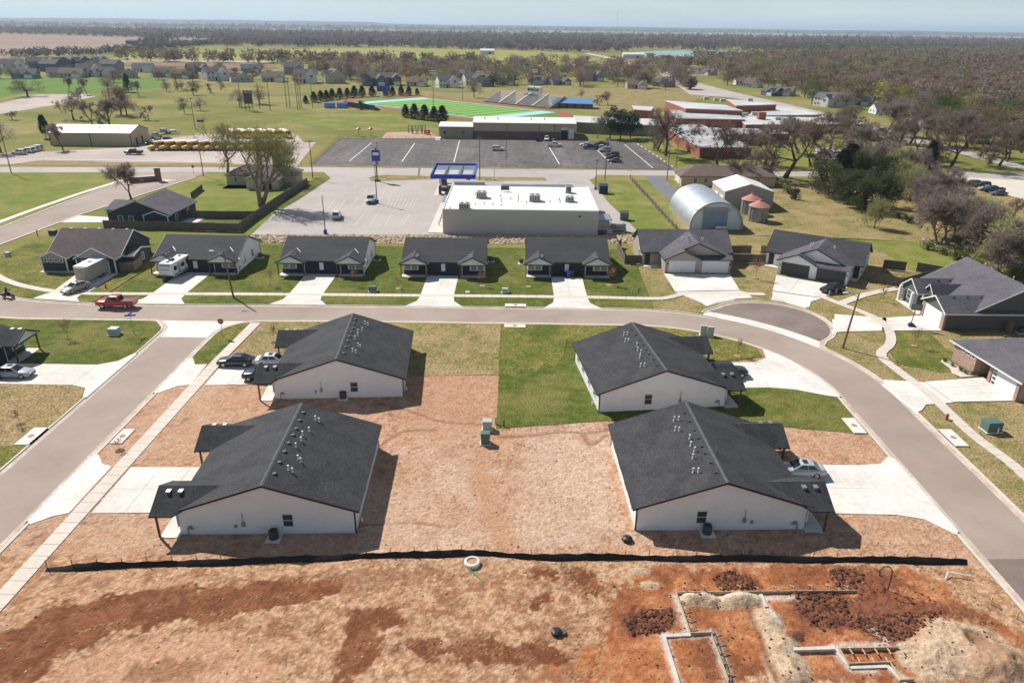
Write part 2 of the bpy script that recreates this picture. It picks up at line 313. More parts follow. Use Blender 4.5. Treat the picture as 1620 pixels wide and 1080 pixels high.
def walk(name, line, width, z, m, label, step=1.5, skip=()):
    """pavement of single slabs along a polyline"""
    base = strip(name, line, -width / 2, width / 2, z - 0.2, z - 0.03, 'joint', label)
    pts = resample(line, step); A = offset(pts, -width / 2 + .01); B = offset(pts, width / 2 - .01)
    for i in range(len(pts) - 1):
        if i in skip: continue
        q = [A[i], A[i + 1], B[i + 1], B[i]]
        g = 0.014
        MB().prism([bil(q, g, 0), bil(q, 1 - g, 0), bil(q, 1 - g, 1), bil(q, g, 1)], z - 0.1, z).build('concrete_slab', m, base)
    return base
# value noise for built-up relief and soil colour
def vnoise(x, y, seed=0):
    xi = np.floor(x).astype(np.int64); yi = np.floor(y).astype(np.int64); fx = x - xi; fy = y - yi
    fx = fx * fx * (3 - 2 * fx); fy = fy * fy * (3 - 2 * fy)
    def h(a, b):
        n = (a * 374761393 + b * 668265263 + seed * 974634777) & 0xffffffff
        n = ((n ^ (n >> 13)) * 1274126177) & 0xffffffff
        return ((n ^ (n >> 16)) & 0xffff) / 65535.0
    return (h(xi, yi) * (1 - fx) + h(xi + 1, yi) * fx) * (1 - fy) + (h(xi, yi + 1) * (1 - fx) + h(xi + 1, yi + 1) * fx) * fy
def fbm(x, y, o=4, seed=0):
    s = 0; a = 0.5; t = 0
    for k in range(o): s = s + a * vnoise(x, y, seed + k * 17); t += a; a *= 0.55; x = x * 2.03 + 3.1; y = y * 2.03 + 1.7
    return s / t
def sdist(poly, X, Y):
    """signed distance to polygon, positive inside"""
    D = np.full(X.shape, 1e9); ins = np.zeros(X.shape, bool); n = len(poly)
    for i in range(n):
        ax, ay = poly[i]; bx, by = poly[(i + 1) % n]; dx, dy = bx - ax, by - ay
        t = np.clip(((X - ax) * dx + (Y - ay) * dy) / (dx * dx + dy * dy + 1e-12), 0, 1)
        D = np.minimum(D, np.hypot(X - ax - t * dx, Y - ay - t * dy))
        with np.errstate(divide='ignore', invalid='ignore'):
            c = ((ay > Y) != (by > Y)) & (X < (bx - ax) * (Y - ay) / (by - ay + 1e-12) + ax)
        ins ^= c
    return np.where(ins, D, -D)

# ================================================================== THE SETTING
sheet('ground', [(-30000, -300), (30000, -300), (30000, 40000), (-30000, 40000)], 'grass', 0.0, 'dry green and straw coloured grassland reaching to the horizon')

# ---- streets (asphalt, gutters, kerbs)
arc = lambda cx, cy, r_, a0, a1, n=24: [(cx + r_ * math.cos(R(a0 + (a1 - a0) * i / n)), cy + r_ * math.sin(R(a0 + (a1 - a0) * i / n))) for i in range(n + 1)]
N_W = spline([(-150, 131), (-100, 118.5), (-84, 112.2), (-78, 110.1), (-69, 108.9), (-57, 108.6), (-31, 109.2), (0, 109.4), (18, 109.5)], 6)
N_EDGE = N_W + arc(18, 80, 29.5, 89, 62, 10)
S_W = spline([(-150, 122), (-100, 106), (-78, 102.3), (-69, 101.9), (-54, 101.9)], 6)
S_MID = [(-38, 102.1), (-26, 102.5), (0, 102.5)] + arc(18, 80, 22.4, 90, 2, 30) + [(40.4, 70), (40.4, 55), (40.4, 20)]
E_EDGE = arc(18, 80, 30.2, 30.5, 4, 12) + [(48.1, 75), (48.1, 60), (48.1, 20)]
BULB = arc(39.8, 104.4, 9.3, 143, -47, 30)
BULB = [(30.2, 108.2), (31.2, 109.6)] + BULB[1:-1] + [(45.6, 97.2), (44.6, 95.6)]
sheet('main_street', S_W + [(-54, 95), (-40, 95)] + S_MID + [(48.1, 20)] + E_EDGE[::-1] + arc(18, 80, 29.5, 33, 62, 8)[1:] + N_EDGE[::-1], 'asphalt', 0.02,
      'pale asphalt street curving round the block of duplexes')
sheet('side_street', [(-51, 97.2), (-51, 20), (-43.4, 20), (-43.4, 97.2)], 'asphalt', 0.024, 'straight asphalt side street along the left duplexes')
sheet('court_paving', BULB[1:-1], 'asphalt_new', 0.024, 'darker asphalt of the round turning court')
sheet('new_asphalt', [(40.4, 20), (48.1, 20), (48.1, 50.3), (40.4, 50.1)], 'asphalt_new', 0.026, 'fresh dark asphalt where the curving street goes on')
strip('valley_gutter', arc(18, 80, 29.5, 26, 66, 20), -0.1, -2.3, -.1, 0.03, 'concrete', 'pale concrete gutter strip across the mouth of the turning court')
sheet('street_apron', [(-57, 102.0), (-52.6, 99.2), (-51, 95.8), (-43.4, 95.8), (-42.2, 99.2), (-37.5, 102.2)], 'concrete', 0.03, 'pale concrete apron where the side street meets the main street')
def kerb(line, side, label):
    strip('gutter', line, 0, -side * 0.62, -.05, 0.032, 'concrete_gutter', label + ', gutter')
    strip('kerb', line, 0, side * 0.22, -.05, 0.13, 'concrete_walk', label + ', raised kerb')
kerb(N_EDGE, 1, 'concrete edge along the north side of the main street')
kerb(BULB, 1, 'concrete edge round the turning court')
kerb(E_EDGE, 1, 'concrete edge along the right side of the curving street')
kerb(S_MID, -1, 'concrete edge on the inside of the curving street')
CNL = [(-54, 101.9)] + spline([(-54, 101.9), (-53.2, 101.3), (-51.7, 99.3), (-51.2, 96.5), (-51.1, 88)], 5)[1:] + [(-51.1, 60), (-51.1, 20)]
CNR = [(-43.3, 20), (-43.3, 60), (-43.3, 88)] + spline([(-43.3, 88), (-43.2, 96.5), (-42.6, 99.3), (-40.6, 101.4), (-38, 102.1)], 5)[1:]
kerb(S_W + CNL[1:], -1, 'concrete edge round the left street corner')
kerb(CNR, -1, 'concrete edge along the right side of the side street')

# ---- raised lots behind the kerbs
LOT = 0.10
in_r = [(40.15, 20), (40.15, 70)] + arc(18, 80, 22.15, 2, 90, 24) + [(-1, 102.25), (-26, 102.2), (-37.8, 101.85)]
corner = [(-40.4, 101.2), (-42.3, 99.1), (-42.95, 96.5), (-43.05, 88), (-43.05, 20)]
sheet('block_soil', in_r + corner, 'lawn_tan', 0.06, 'bare lots of the block between the streets', skirt=0.1)
def lawn(poly, m, label, z=0.14, px=False):
    return sheet('lawn', poly, m, z, label, px=px, skirt=0.12)
lawn([(-29.5, 83.2), (-1.7, 84.6), (-1.7, 102.2), (-26, 102.15), (-37.0, 101.9), (-37.4, 88.6), (-30, 88.6)], 'lawn_dry', 'patchy dormant lawn behind the upper left duplex')
lawn([(-1.66, 70.9), (10.8, 73.0), (11.5, 72.9), (27, 72.8), (39.2, 70.8), (40.05, 73), (40.1, 79)] + [p for p in arc(18, 80, 22.1, 2, 9, 4)] + [(39.0, 80.2), (36.2, 81.6), (32.5, 82.0), (24.2, 81.4), (24, 96), (8, 96), (7.0, 90.5), (5.6, 87.2), (4.6, 88.6), (3.2, 85.6), (1.6, 86.8), (.4, 84.4), (-1.66, 85.2)], 'lawn_green', 'deep green lawn beside the upper right duplex')
lawn([(-1.66, 85.22), (.4, 84.42), (1.6, 86.82), (3.2, 85.62), (4.6, 88.62), (5.6, 87.22), (6.98, 90.52), (7.9, 96.05), (24.1, 96.05), (24.1, 89.3), (31, 90.2)] + [(34.6, 91.5)] + arc(18, 80, 22.1, 41, 90, 14) + [(-1.66, 102.2)], 'lawn_mid', 'green and straw lawn along the inside of the street curve')
sheet('lawn', [(-43.0, 97), (-42.9, 88.6), (-42.4, 86.9), (-40.4, 86.8), (-39.5, 88), (-39.2, 100.8), (-40.5, 101.1), (-42.2, 99)], 'lawn_mid', 0.14, 'narrow grass strip beside the stop sign', skirt=.1)
# west of the side street
lawn([(-100, 104)] + [p for p in offset(S_W, -0.24) if p[0] > -99] + [(-53.4, 101.1), (-51.9, 99.2), (-51.4, 96.5), (-51.4, 90), (-52.2, 87.2), (-54, 86.2), (-100, 86.2)], 'lawn_green', 'green corner lawn across the side street from the stop sign')
lawn([(-51.35, 76.6), (-52.5, 79.6), (-55, 80.2), (-100, 80.4), (-100, 68), (-52.5, 66), (-51.35, 67)], 'lawn_tan', 'straw coloured dead lawn left of the side street')
lawn([(-51.35, 66.95), (-52.5, 65.95), (-60, 66.4), (-100, 67.9), (-100, 20), (-51.35, 20)], 'lawn_mid', 'grass strip at the left edge below the storm drain')
# north row lots
n_off = offset(N_EDGE, 0.24)
NB = [p for p in n_off if -98 < p[0] < 30.5]
lawn([(-98, 130)] + [p for p in NB if p[0] < -66] + [(-66.5, 143.5), (-98, 143.5)], 'lawn_mid', 'patchy yellow lawn round the navy corner house')
lawn([(-66.48, 143.5)] + [(-66.48, 109.1)] + [p for p in NB if -66.4 < p[0] < 24] + [(24, 143.5)], 'lawn_green', 'green lawns along the row of four duplexes')
lawn([(24.02, 143.5)] + [(24.02, 109.2)] + [p for p in NB if p[0] > 24.1] + [(31.0, 109.9)] + offset(BULB, 0.24)[3:-2] + [(45.0, 96.4)] + [p for p in offset(E_EDGE, 0.24) if p[1] < 95] + [(120, 20), (120, 112), (84, 124), (60, 150), (24, 150)], 'lawn_dry', 'dormant lawns on the outside of the street curve', z=.05)
lawn([(55, 103.2), (63, 103.6), (62, 95.5), (63, 92.2), (62, 88.5), (57, 87), (52.5, 90), (53.3, 94), (56.5, 98)], 'lawn_mid', 'lawn between the two driveways on the right', z=0.056)

# ---- bare soil with relief and its own colours (dug, dry, wet, straw covered)
def soil():
    x0, x1, y0, y1, st = -43.0, 40.1, 33.5, 85.5, 0.165
    xs = np.arange(x0, x1, st); ys = np.arange(y0, y1, st); X, Y = np.meshgrid(xs, ys); nx, ny = len(xs), len(ys)
    pm = lambda pts: sdist([at(*p) for p in pts], X, Y)
    def soft(d, wdt, amp, sc, seed): return np.clip((d + (fbm(X * sc, Y * sc, 4, seed) - 0.5) * amp + (fbm(X * 2.6, Y * 2.6, 4, seed + 5) - .5) * 1.5) / (wdt * .5) + 0.5, 0, 1)
    n1 = fbm(X * 0.35, Y * 0.35, 5, 1); n2 = fbm(X * 1.3, Y * 1.3, 5, 2); n3 = fbm(X * 3.1, Y * 3.1, 4, 3); n4 = fbm(X * 0.12, Y * 0.12, 3, 4)
    ridg = 1 - np.abs(2 * fbm(X * 0.9 + n1 * 2, Y * 0.9, 5, 9) - 1)
    def c(*v): return np.array(v)
    def mixc(a, b, m): return a * (1 - m[..., None]) + b * m[..., None]
    col = mixc(np.broadcast_to(c(.51, .315, .205), X.shape + (3,)), c(.44, .245, .15), np.clip((n2 - .42) * 5, 0, 1))
    col = mixc(col, c(.57, .385, .275), np.clip((n3 - .5) * 6, 0, 1) * .55)
    n5 = fbm(X * 5.5, Y * 5.5, 3, 77)
    col = mixc(col, c(.6, .43, .32), np.clip((n1 * .6 + n2 * .4 - .5) * 7, 0, 1) * .6)
    mott = np.clip((n5 * .3 + n2 * .2 + n3 * .5 - .53) * 13, 0, 1) * np.clip((n4 - .3) * 3 + .5, 0, 1)
    col = mixc(col, c(.27, .13, .08), mott * 0.85)
    for pts, tc_, k_ in (([(640, 590), (790, 590), (785, 690), (620, 690)], c(.43, .22, .135), .5), ([(800, 700), (960, 690), (1000, 860), (800, 870)], c(.64, .49, .37), .4), ([(560, 760), (740, 720), (770, 860), (560, 880)], c(.58, .41, .29), .35), ([(330, 600), (420, 590), (430, 640), (330, 720), (200, 750), (270, 670)], c(.5, .3, .17), .4), ([(100, 880), (260, 800), (330, 860), (250, 890)], c(.55, .37, .25), .35), ([(1240, 680), (1390, 690), (1390, 740), (1260, 740)], c(.5, .28, .16), .4)):
        d_ = pm(pts); col = mixc(col, tc_, np.clip((d_ + (n1 - .5) * 9) / 4 + .3, 0, 1) * k_)
    Z = LOT + (n2 - .5) * .06 + (n3 - .5) * .06 + (n5 - .5) * .05
    crk = np.clip((ridg - .955) * 25, 0, 1) * (Y > 50)
    Z = Z - crk * .04; col = mixc(col, c(.30, .14, .08), crk * .45)
    # smoother light drive track between the houses
    def path(pts, wdt, px=True):
        P = [at(*p) for p in pts] if px else pts; P = spline(P, 6); D = np.full(X.shape, 1e9); S = np.zeros(X.shape); Sg = np.zeros(X.shape); acc = 0
        for a, b in zip(P, P[1:]):
            dx, dy = b[0] - a[0], b[1] - a[1]; L = math.hypot(dx, dy)
            t = np.clip(((X - a[0]) * dx + (Y - a[1]) * dy) / (L * L), 0, 1); d = np.hypot(X - a[0] - t * dx, Y - a[1] - t * dy)
            k = d < D; D = np.where(k, d, D); S = np.where(k, acc + t * L, S); Sg = np.where(k, np.sign((X - a[0]) * dy - (Y - a[1]) * dx), Sg); acc += L
        return D, S, D * Sg
    D, S, G_ = path([(800, 690), (772, 705), (760, 740), (768, 790), (785, 830), (800, 868)], 1)
    m = np.clip(1.3 - D / 1.1, 0, 1); col = mixc(col, c(.47, .25, .145), m * .75); Z -= m * .05
    # eroded gullies
    for pts, wd in (([(965, 680), (930, 686), (890, 684), (840, 690), (790, 692)], .28), ([(960, 690), (935, 705), (925, 690)], .22), ([(600, 708), (625, 690), (650, 682), (690, 681)], .25), ([(600, 640), (650, 652), (700, 668), (760, 672)], .2), ([(545, 835), (640, 828), (700, 833)], .15)):
        D, S, G_ = path(pts, 1); D = D + (n3 - .5) * .5
        m = np.clip(1.4 - D / wd, 0, 1); Z -= m * .12; col = mixc(col, c(.22, .10, .06), m * .6)
    # foreground construction ground
    fg = np.clip((49.3 - Y) / .4, 0, 1)
    straw = mixc(np.broadcast_to(c(.53, .335, .205), X.shape + (3,)), c(.40, .21, .115), np.clip((n3 - .45) * 6, 0, 1))
    straw = mixc(straw, c(.28, .13, .07), np.clip((n2 - .55) * 9, 0, 1) * .7)
    strk = fbm(X * 6, Y * 6, 3, 31); straw = straw * (0.55 + .85 * strk)[..., None]
    col = mixc(col, straw, fg); Z = Z + fg * (n1 - .5) * .22
    # dry pink crust at the lower left
    m = .75 * soft(pm([(60, 1080), (120, 1030), (230, 1010), (380, 1020), (450, 1060), (430, 1080)]), .8, 4, .4, 12) * .8; col = mixc(col, c(.54, .30, .19), m)
    # orange subsoil, right
    org = [(935, 1080), (900, 1040), (965, 990), (955, 945), (1010, 905), (1150, 897), (1420, 897), (1490, 925), (1560, 975), (1620, 1010), (1640, 1080)]
    mo = soft(pm(org), .9, 3.0, .6, 21)
    oc = mixc(np.broadcast_to(c(.37, .135, .055), X.shape + (3,)), c(.47, .205, .095), np.clip((n2 - .45) * 5, 0, 1)); oc = mixc(oc, c(.19, .07, .035), np.clip((n1 - .48) * 5, 0, 1) * .8)
    oc = oc * (.75 + .5 * n3)[..., None]; col = mixc(col, oc, mo)
    m = soft(pm([(845, 1080), (880, 1035), (990, 1030), (1040, 1080)]), 1, 3, .6, 22) * .8; col = mixc(col, oc, m)
    # damp dark ground, left sweep and patches
    wetc = mixc(np.broadcast_to(c(.165, .058, .028), X.shape + (3,)), c(.245, .095, .045), np.clip((n2 - .4) * 5, 0, 1))
    wet = np.zeros(X.shape)
    for k, pts in enumerate(([(-40, 1090), (-40, 1020), (40, 992), (95, 958), (190, 938), (330, 927), (470, 915), (560, 925), (530, 945), (430, 962), (300, 985), (180, 998), (90, 1050), (50, 1090)],
                             [(548, 975), (590, 963), (642, 958), (640, 985), (605, 1005), (585, 1062), (540, 1085), (520, 1085), (545, 1010)],
                             [(640, 1010), (720, 1020), (790, 1015), (860, 1025), (900, 1040), (860, 1050), (740, 1046), (650, 1036)],
                             [(835, 912), (860, 898), (905, 905), (880, 920), (840, 918)], [(900, 905), (930, 898), (950, 930), (945, 945), (915, 935)],
                             [(828, 965), (840, 945), (875, 928), (878, 945), (850, 972)], [(840, 990), (870, 975), (910, 990), (905, 1020), (860, 1015)],
                             [(450, 930), (560, 905), (640, 900), (700, 905), (640, 925), (540, 940)], [(180, 1075), (260, 1040), (330, 1050), (300, 1085)], [(330, 1000), (430, 985), (500, 995), (420, 1010)], [(690, 940), (720, 935), (735, 960), (700, 970)])):
        m = soft(pm(pts), .5, 2.2 if k else 2.6, .7, 40 + k); wet = np.maximum(wet, m * (.45 if k in (6, 7) else .55 if k > 7 else 1))
    col = mixc(col, wetc, wet * .95); Z -= wet * .05
    # disturbed dark loose soil, right
    for k, pts in enumerate(([(1250, 945), (1330, 935), (1430, 940), (1500, 965), (1470, 985), (1400, 1010), (1330, 1000), (1270, 985)], [(985, 975), (1060, 965), (1060, 1000), (1000, 1005)],
                             [(1330, 905), (1400, 900), (1450, 930), (1380, 945), (1320, 930)], [(1130, 908), (1180, 905), (1205, 930), (1150, 932)])):
        m = soft(pm(pts), .8, 2.5, .7, 60 + k); col = mixc(col, c(.15, .055, .032) * 1.25, m * .8); Z += m * (n3 - .3) * .3
    # sand
    sand = mixc(np.broadcast_to(c(.53, .385, .265), X.shape + (3,)), c(.43, .3, .195), np.clip((n3 - .4) * 4, 0, 1))
    def mound(px, py, rx, ry, h, colr=sand, rz=0.0, k=1.0):
        nonlocal col, Z
        cx, cy = at(px, py); u = (X - cx) * math.cos(rz) + (Y - cy) * math.sin(rz); v = -(X - cx) * math.sin(rz) + (Y - cy) * math.cos(rz)
        q = np.sqrt((u / rx) ** 2 + (v / ry) ** 2) + (n2 - .5) * .5; m = np.clip((1.05 - q) * 5, 0, 1) * k
        col = mixc(col, colr, m); Z = Z + h * np.clip(1 - q, 0, 1) ** .8 * (1 + (n3 - .5) * .3)
    mound(1530, 1030, 4.0, 3.2, .75); mound(1590, 1062, 2.6, 2.2, .7, c(.38, .24, .15) * np.ones_like(sand)); mound(1470, 1045, 2.4, 2.2, .35)
    mound(1542, 1018, .9, 1.1, -.6, c(.30, .18, .11) * np.ones_like(sand))
    for q in ((1092, 950, 1.0, .9, .75), (1116, 951, 1.1, .95, .8), (1172, 949, 1.7, 1.0, .95), (1145, 956, 1.2, .7, .4), (1214, 985, 1.35, 1.5, .7), (1232, 1017, 1.4, 1.3, .65), (1245, 1053, 1.7, 2.0, .75), (1250, 1078, 1.5, 1.2, .5), (1012, 905, 1.0, .5, .2), (1028, 927, .9, .5, .18)):
        mound(*q[:4], q[4] * .7)
    mound(1257, 1007, .75, .6, .45, c(.2, .09, .05) * np.ones_like(sand))
    D, S, G_ = path([(1185, 965), (1195, 990), (1210, 1030), (1230, 1080)], 1); m = np.clip(1.3 - D / .25, 0, 1); Z -= m * .3; col = mixc(col, c(.18, .07, .04), m * .6)
    # lime dust along the footing lines
    for pts in ([(1068, 945), (1090, 1003)], [(1205, 945), (1225, 985)], [(1048, 1007), (1125, 1003)], [(1050, 1010), (1072, 1080)], [(1126, 1003), (1155, 1080)], [(1250, 1032), (1325, 1028)], [(1316, 1024), (1345, 1058), (1380, 1062)], [(1405, 1055), (1435, 1080)], [(1330, 1021), (1400, 1020), (1380, 998)], [(1075, 943), (1260, 948)]):
        D, S, G_ = path(pts, 1); m = np.clip(1.2 - (D + (n3 - .5) * .5) / .42, 0, 1); col = mixc(col, c(.62, .55, .48), m * .7)
    # wheel tracks with treads
    for pts, kk in (([(-30, 1075), (60, 1040), (170, 1000), (320, 985), (520, 975)], .5), ([(0, 1010), (120, 958), (300, 940), (560, 925), (700, 905)], .45), ([(560, 905), (620, 912), (700, 900), (800, 903)], .3), ([(905, 900), (940, 925), (945, 960), (935, 1010), (920, 1060)], .6), ([(885, 905), (915, 930), (920, 965), (910, 1010)], .5), ([(640, 1016), (760, 1020), (900, 1032)], .5), ([(640, 1034), (760, 1036), (880, 1046)], .5), ([(100, 1080), (260, 1035), (420, 1025), (620, 1000)], .35), ([(1320, 905), (1420, 925), (1520, 960), (1600, 985)], .5), ([(1290, 960), (1400, 968), (1500, 985), (1590, 1010)], .5), ([(1330, 890), (1450, 905), (1560, 955)], .35)):
        D, S, G_ = path(pts, 1)
        for o_ in (-.85, .85):
            q = np.abs(G_ - o_) + (D > 1.5) * 9; m = np.clip(1.25 - q / .32, 0, 1) * np.clip((n2 - .4) * 6, 0, 1); tr = (np.sin((S + q * 1.1 + n3 * .3) * 15) > 0.1)
            Z -= m * .035; Z += m * tr * .02; col = col * (1 - (m * kk * (1 - tr * 1.0))[..., None] * .75); col = mixc(col, c(.52, .33, .2), m * tr * kk * .6)
    # damp/rutted soil close to sidewalks stays below the slabs
    ed = np.clip((X + 43) / 3.5, 0, 1); Z = np.where(X < -36.5, LOT + (Z - LOT) * ed * .5, Z)
    Z = np.where(X > 37, np.minimum(Z, LOT + .4 * np.clip((40.1 - X) / 3, 0, 1)), Z)
    back = np.clip((Y - 51) / 2, 0, 1); Z = Z * (1 - back) + back * np.minimum(Z, 0.12)
    Z = np.where(Y < 49, Z, np.minimum(Z, .16)); Z = np.maximum(Z, .065 - .5 * (Y < 49) * 0)
    v = np.stack([X.ravel(), Y.ravel(), Z.ravel()], 1)
    I = np.arange(nx * ny).reshape(ny, nx); F = np.stack([I[:-1, :-1], I[:-1, 1:], I[1:, 1:], I[1:, :-1]], -1).reshape(-1, 4)
    keep = np.ones(F.shape[0], bool); cx = X[:-1, :-1].ravel() + st / 2; cy = Y[:-1, :-1].ravel() + st / 2
    keep &= ~((cx > -1.5) & (cy > 73.2)) & ~((cx > 38.5) & (cy > 70.5)) ; F = F[keep]
    me = bpy.data.meshes.new('bare_soil'); me.vertices.add(len(v)); me.vertices.foreach_set('co', v.ravel())
    me.loops.add(F.size); me.loops.foreach_set('vertex_index', F.ravel()); me.polygons.add(len(F)); me.polygons.foreach_set('loop_start', np.arange(0, F.size, 4)); me.polygons.foreach_set('loop_total', np.full(len(F), 4))
    me.polygons.foreach_set('use_smooth', np.ones(len(F), bool)); me.update(); me.validate()
    ca = me.color_attributes.new('soil', 'FLOAT_COLOR', 'POINT'); ca.data.foreach_set('color', np.concatenate([np.clip(col, .01, .8).reshape(-1, 3), np.ones((nx * ny, 1))], 1).ravel())
    m = mat('soil', (1, 1, 1), None, 1, 1, 1.0, 3.5, spec=0.1, bdist=.14); n, l = m.node_tree.nodes, m.node_tree.links; b = n['Principled BSDF']
    va = n.new('ShaderNodeVertexColor'); va.layer_name = 'soil'; ns = n.new('ShaderNodeTexNoise'); ns.inputs['Scale'].default_value = 3.2; ns.inputs['Detail'].default_value = 9; ns.inputs['Roughness'].default_value = .8
    tc = n.new('ShaderNodeTexCoord'); l.new(tc.outputs['Object'], ns.inputs[0]); mr = n.new('ShaderNodeMapRange'); mr.inputs[1].default_value = .3; mr.inputs[2].default_value = .7; mr.inputs[3].default_value = .52; mr.inputs[4].default_value = 1.34
    l.new(ns.outputs[0], mr.inputs[0]); sc_ = n.new('ShaderNodeVectorMath'); sc_.operation = 'SCALE'; l.new(va.outputs[0], sc_.inputs[0]); l.new(mr.outputs[0], sc_.inputs['Scale']); l.new(sc_.outputs[0], b.inputs['Base Color'])
    me.materials.append(m); o = bpy.data.objects.new('bare_soil', me); C.objects.link(o)
    tag(o, 'bare reddish and tan soil of the building lots, rutted by wheels', None, None, 'structure')
    def height(x, y):
        i = int(round((y - y0) / st)); j = int(round((x - x0) / st)); return float(Z[min(max(i, 0), ny - 1), min(max(j, 0), nx - 1)])
    return height
soil_z = soil()

# ---- driveways (single slabs over a dark joint bed)
def driveway(label, quads, flare=None, z=0.15):
    """quads: list of (four corners, nu, nv); flare: polygon at the street side, lowered to the gutter"""
    root = None
    for q, nu, nv in quads:
        if root is None:
            root = sheet('driveway', q, 'joint', z - .03, label, skirt=.06)
        else: sheet('joint_bed', q, 'joint', z - .03, parent=root)
        slabs(root, q, nu, nv, z, 'concrete')
    for fl in (flare or []):
        poly, zs = fl
        if area2(poly) < 0: poly = poly[::-1]; zs = zs[::-1]
        cx, cy = sum(p[0] for p in poly) / len(poly), sum(p[1] for p in poly) / len(poly); low = [q_ < .06 for q_ in zs]; inn = []
        for p, lw in zip(poly, low):
            L = math.hypot(cx - p[0], cy - p[1]); inn.append((p[0] + (cx - p[0]) / L * .5, p[1] + (cy - p[1]) / L * .5) if lw else p)
        MB().prism(inn, z - .12, z).build('apron_slab', 'concrete', root)
        rp = MB(); n = len(poly)
        for i in range(n):
            j = (i + 1) % n
            if low[i] and low[j]: rp.quad((*poly[i], .036), (*poly[j], .036), (*inn[j], z - .001), (*inn[i], z - .001))
        if rp.f: rp.build('apron_ramp', 'concrete', root)
    return root
def row_drive(x0, x1, ytop, label, yk=109.75, yw=114.0):
    driveway(label, [([(x0, yw), (x1, yw), (x1, ytop), (x0, ytop)], 2, 2)],
             [([(x0 - 2.2, yk - .55), (x1 + 2.2, yk - .55), (x1 + 1.1, yk + .7), (x1 + .25, yk + 2.0), (x1, yw - .03), ((x0 + x1) / 2, yw - .03), (x0, yw - .03), (x0 - .25, yk + 2.0), (x0 - 1.1, yk + .7)], [.03, .03, .145, .15, .15, .15, .15, .15, .145])])
for cx_, lb in ((-56.9, 'with the camper standing on it'), (-34.3, 'second from the camper'), (-12.4, 'straight below the white store roof'), (9.9, 'with bins by the garage wall')):
    row_drive(cx_ - 3.0, cx_ + 2.6, 125.0, 'concrete driveway of a row duplex, ' + lb, 109.3 if cx_ < -50 else 109.7)
# house A
pa = [at(*p) for p in ((84, 462), (142, 462), (189, 433), (122, 434))]
driveway('concrete driveway of the navy house under the cargo trailer', [(pa, 2, 3)], [([at(47, 473.5), at(128, 479), at(122, 472), at(127, 468), at(142, 463), at(84, 463), at(72, 466)], [.03, .03, .14, .15, .15, .15, .15])])
# left duplexes
driveway('concrete driveway of the lower left duplex', [([(-38.4, 54.7), (-38.4, 62.3), (-29.4, 62.5), (-29.4, 55.0)], 2, 3)],
         [([(-42.9, 53.0), (-43.6, 53.0), (-43.6, 64.6), (-42.9, 64.6), (-41.6, 62.8), (-40.4, 62.4), (-40.4, 54.7), (-41.6, 54.2)], [.14, .03, .03, .14, .15, .15, .15, .15])])
driveway('concrete driveway with three parked cars', [([(-38.2, 80.6), (-38.2, 87.9), (-29.5, 88.3), (-29.5, 81.2)], 2, 3)],
         [([(-42.9, 78.4), (-43.6, 78.0), (-43.6, 89.0), (-42.9, 88.7), (-41.8, 86.6), (-40.2, 86.7), (-40.0, 80.7), (-41.4, 80.3)], [.14, .03, .03, .14, .15, .15, .15, .15])])
# right duplexes
driveway('concrete driveway where the silver sedan stands', [([(27.0, 56.2), (36.2, 56.0), (36.2, 64.4), (27.0, 64.4)], 3, 2)],
         [([(36.23, 56.0), (38.4, 55.4), (40.1, 53.2), (40.7, 53.2), (40.7, 66.2), (40.1, 66.2), (38.6, 64.7), (36.23, 64.4)], [.15, .15, .14, .03, .03, .14, .15, .15])])
driveway('concrete driveway of the upper right duplex', [([(24.3, 81.5), (32.5, 82.0), (32.9, 89.6), (24.3, 88.9)], 3, 2)],
         [([(32.53, 82.0), (35.5, 81.6), (39.0, 80.0), (40.3, 79.6), (40.9, 79.4), (40.2, 85.2), (38.2, 90.6), (35.9, 94.2), (35.4, 93.7), (35.0, 91.0), (32.93, 89.6)], [.15, .15, .15, .14, .03, .03, .03, .03, .14, .15, .15])])
# west driveway
driveway('concrete driveway at the left edge with a parked silver sedan', [([(-75, 80.4), (-54.4, 80.2), (-54.4, 86.1), (-75, 86.2)], 5, 2)],
         [([(-54.37, 80.2), (-52.4, 79.5), (-51.3, 76.8), (-50.8, 76.6), (-50.8, 90), (-51.3, 90), (-52.3, 87.3), (-54.37, 86.1)], [.15, .15, .14, .03, .03, .14, .15, .15])])
# north-east: F, G, H, I
pf = [at(*p) for p in ((1068, 462), (1170, 460), (1155, 435), (1050, 434))]
driveway('wide concrete driveway of the beige double garage house', [(pf, 3, 3)], [([at(1068, 463), at(1170, 461), at(1182, 464), at(1190, 472), at(1165, 474.5), at(1135, 480), at(1117, 487), at(1110, 480), at(1085, 470)], [.15, .15, .15, .13, .03, .03, .03, .13, .15])])
pg = [at(*p) for p in ((1222, 461), (1300, 472), (1342, 456), (1228, 436))]
driveway('wide concrete driveway of the white house with charcoal garage doors', [(pg, 3, 3)], [([at(1222, 462), at(1300, 473), at(1283, 478), at(1280, 487), at(1277, 489), at(1240, 478), at(1214, 475), at(1222, 470)], [.15, .15, .15, .1, .03, .03, .03, .13])])
ph = [at(*p) for p in ((1395, 504), (1395, 524), (1490, 524), (1460, 500))]
driveway('concrete driveway with the basketball hoop', [(ph, 3, 2)], [([at(1402, 504), at(1320, 498), at(1316, 505), at(1318, 520), at(1316, 531), at(1327, 526), at(1402, 524)], [.15, .13, .03, .03, .03, .13, .15])])
pi_ = [at(*p) for p in ((1463, 605), (1508, 637), (1606, 635), (1555, 598))]
driveway('concrete driveway of the brick house on the right', [(pi_, 3, 3)], [([at(1463, 606), at(1398, 602), at(1393, 608), at(1452, 656), at(1458, 650), at(1465, 641), at(1508, 638)], [.15, .1, .03, .03, .1, .14, .15])])

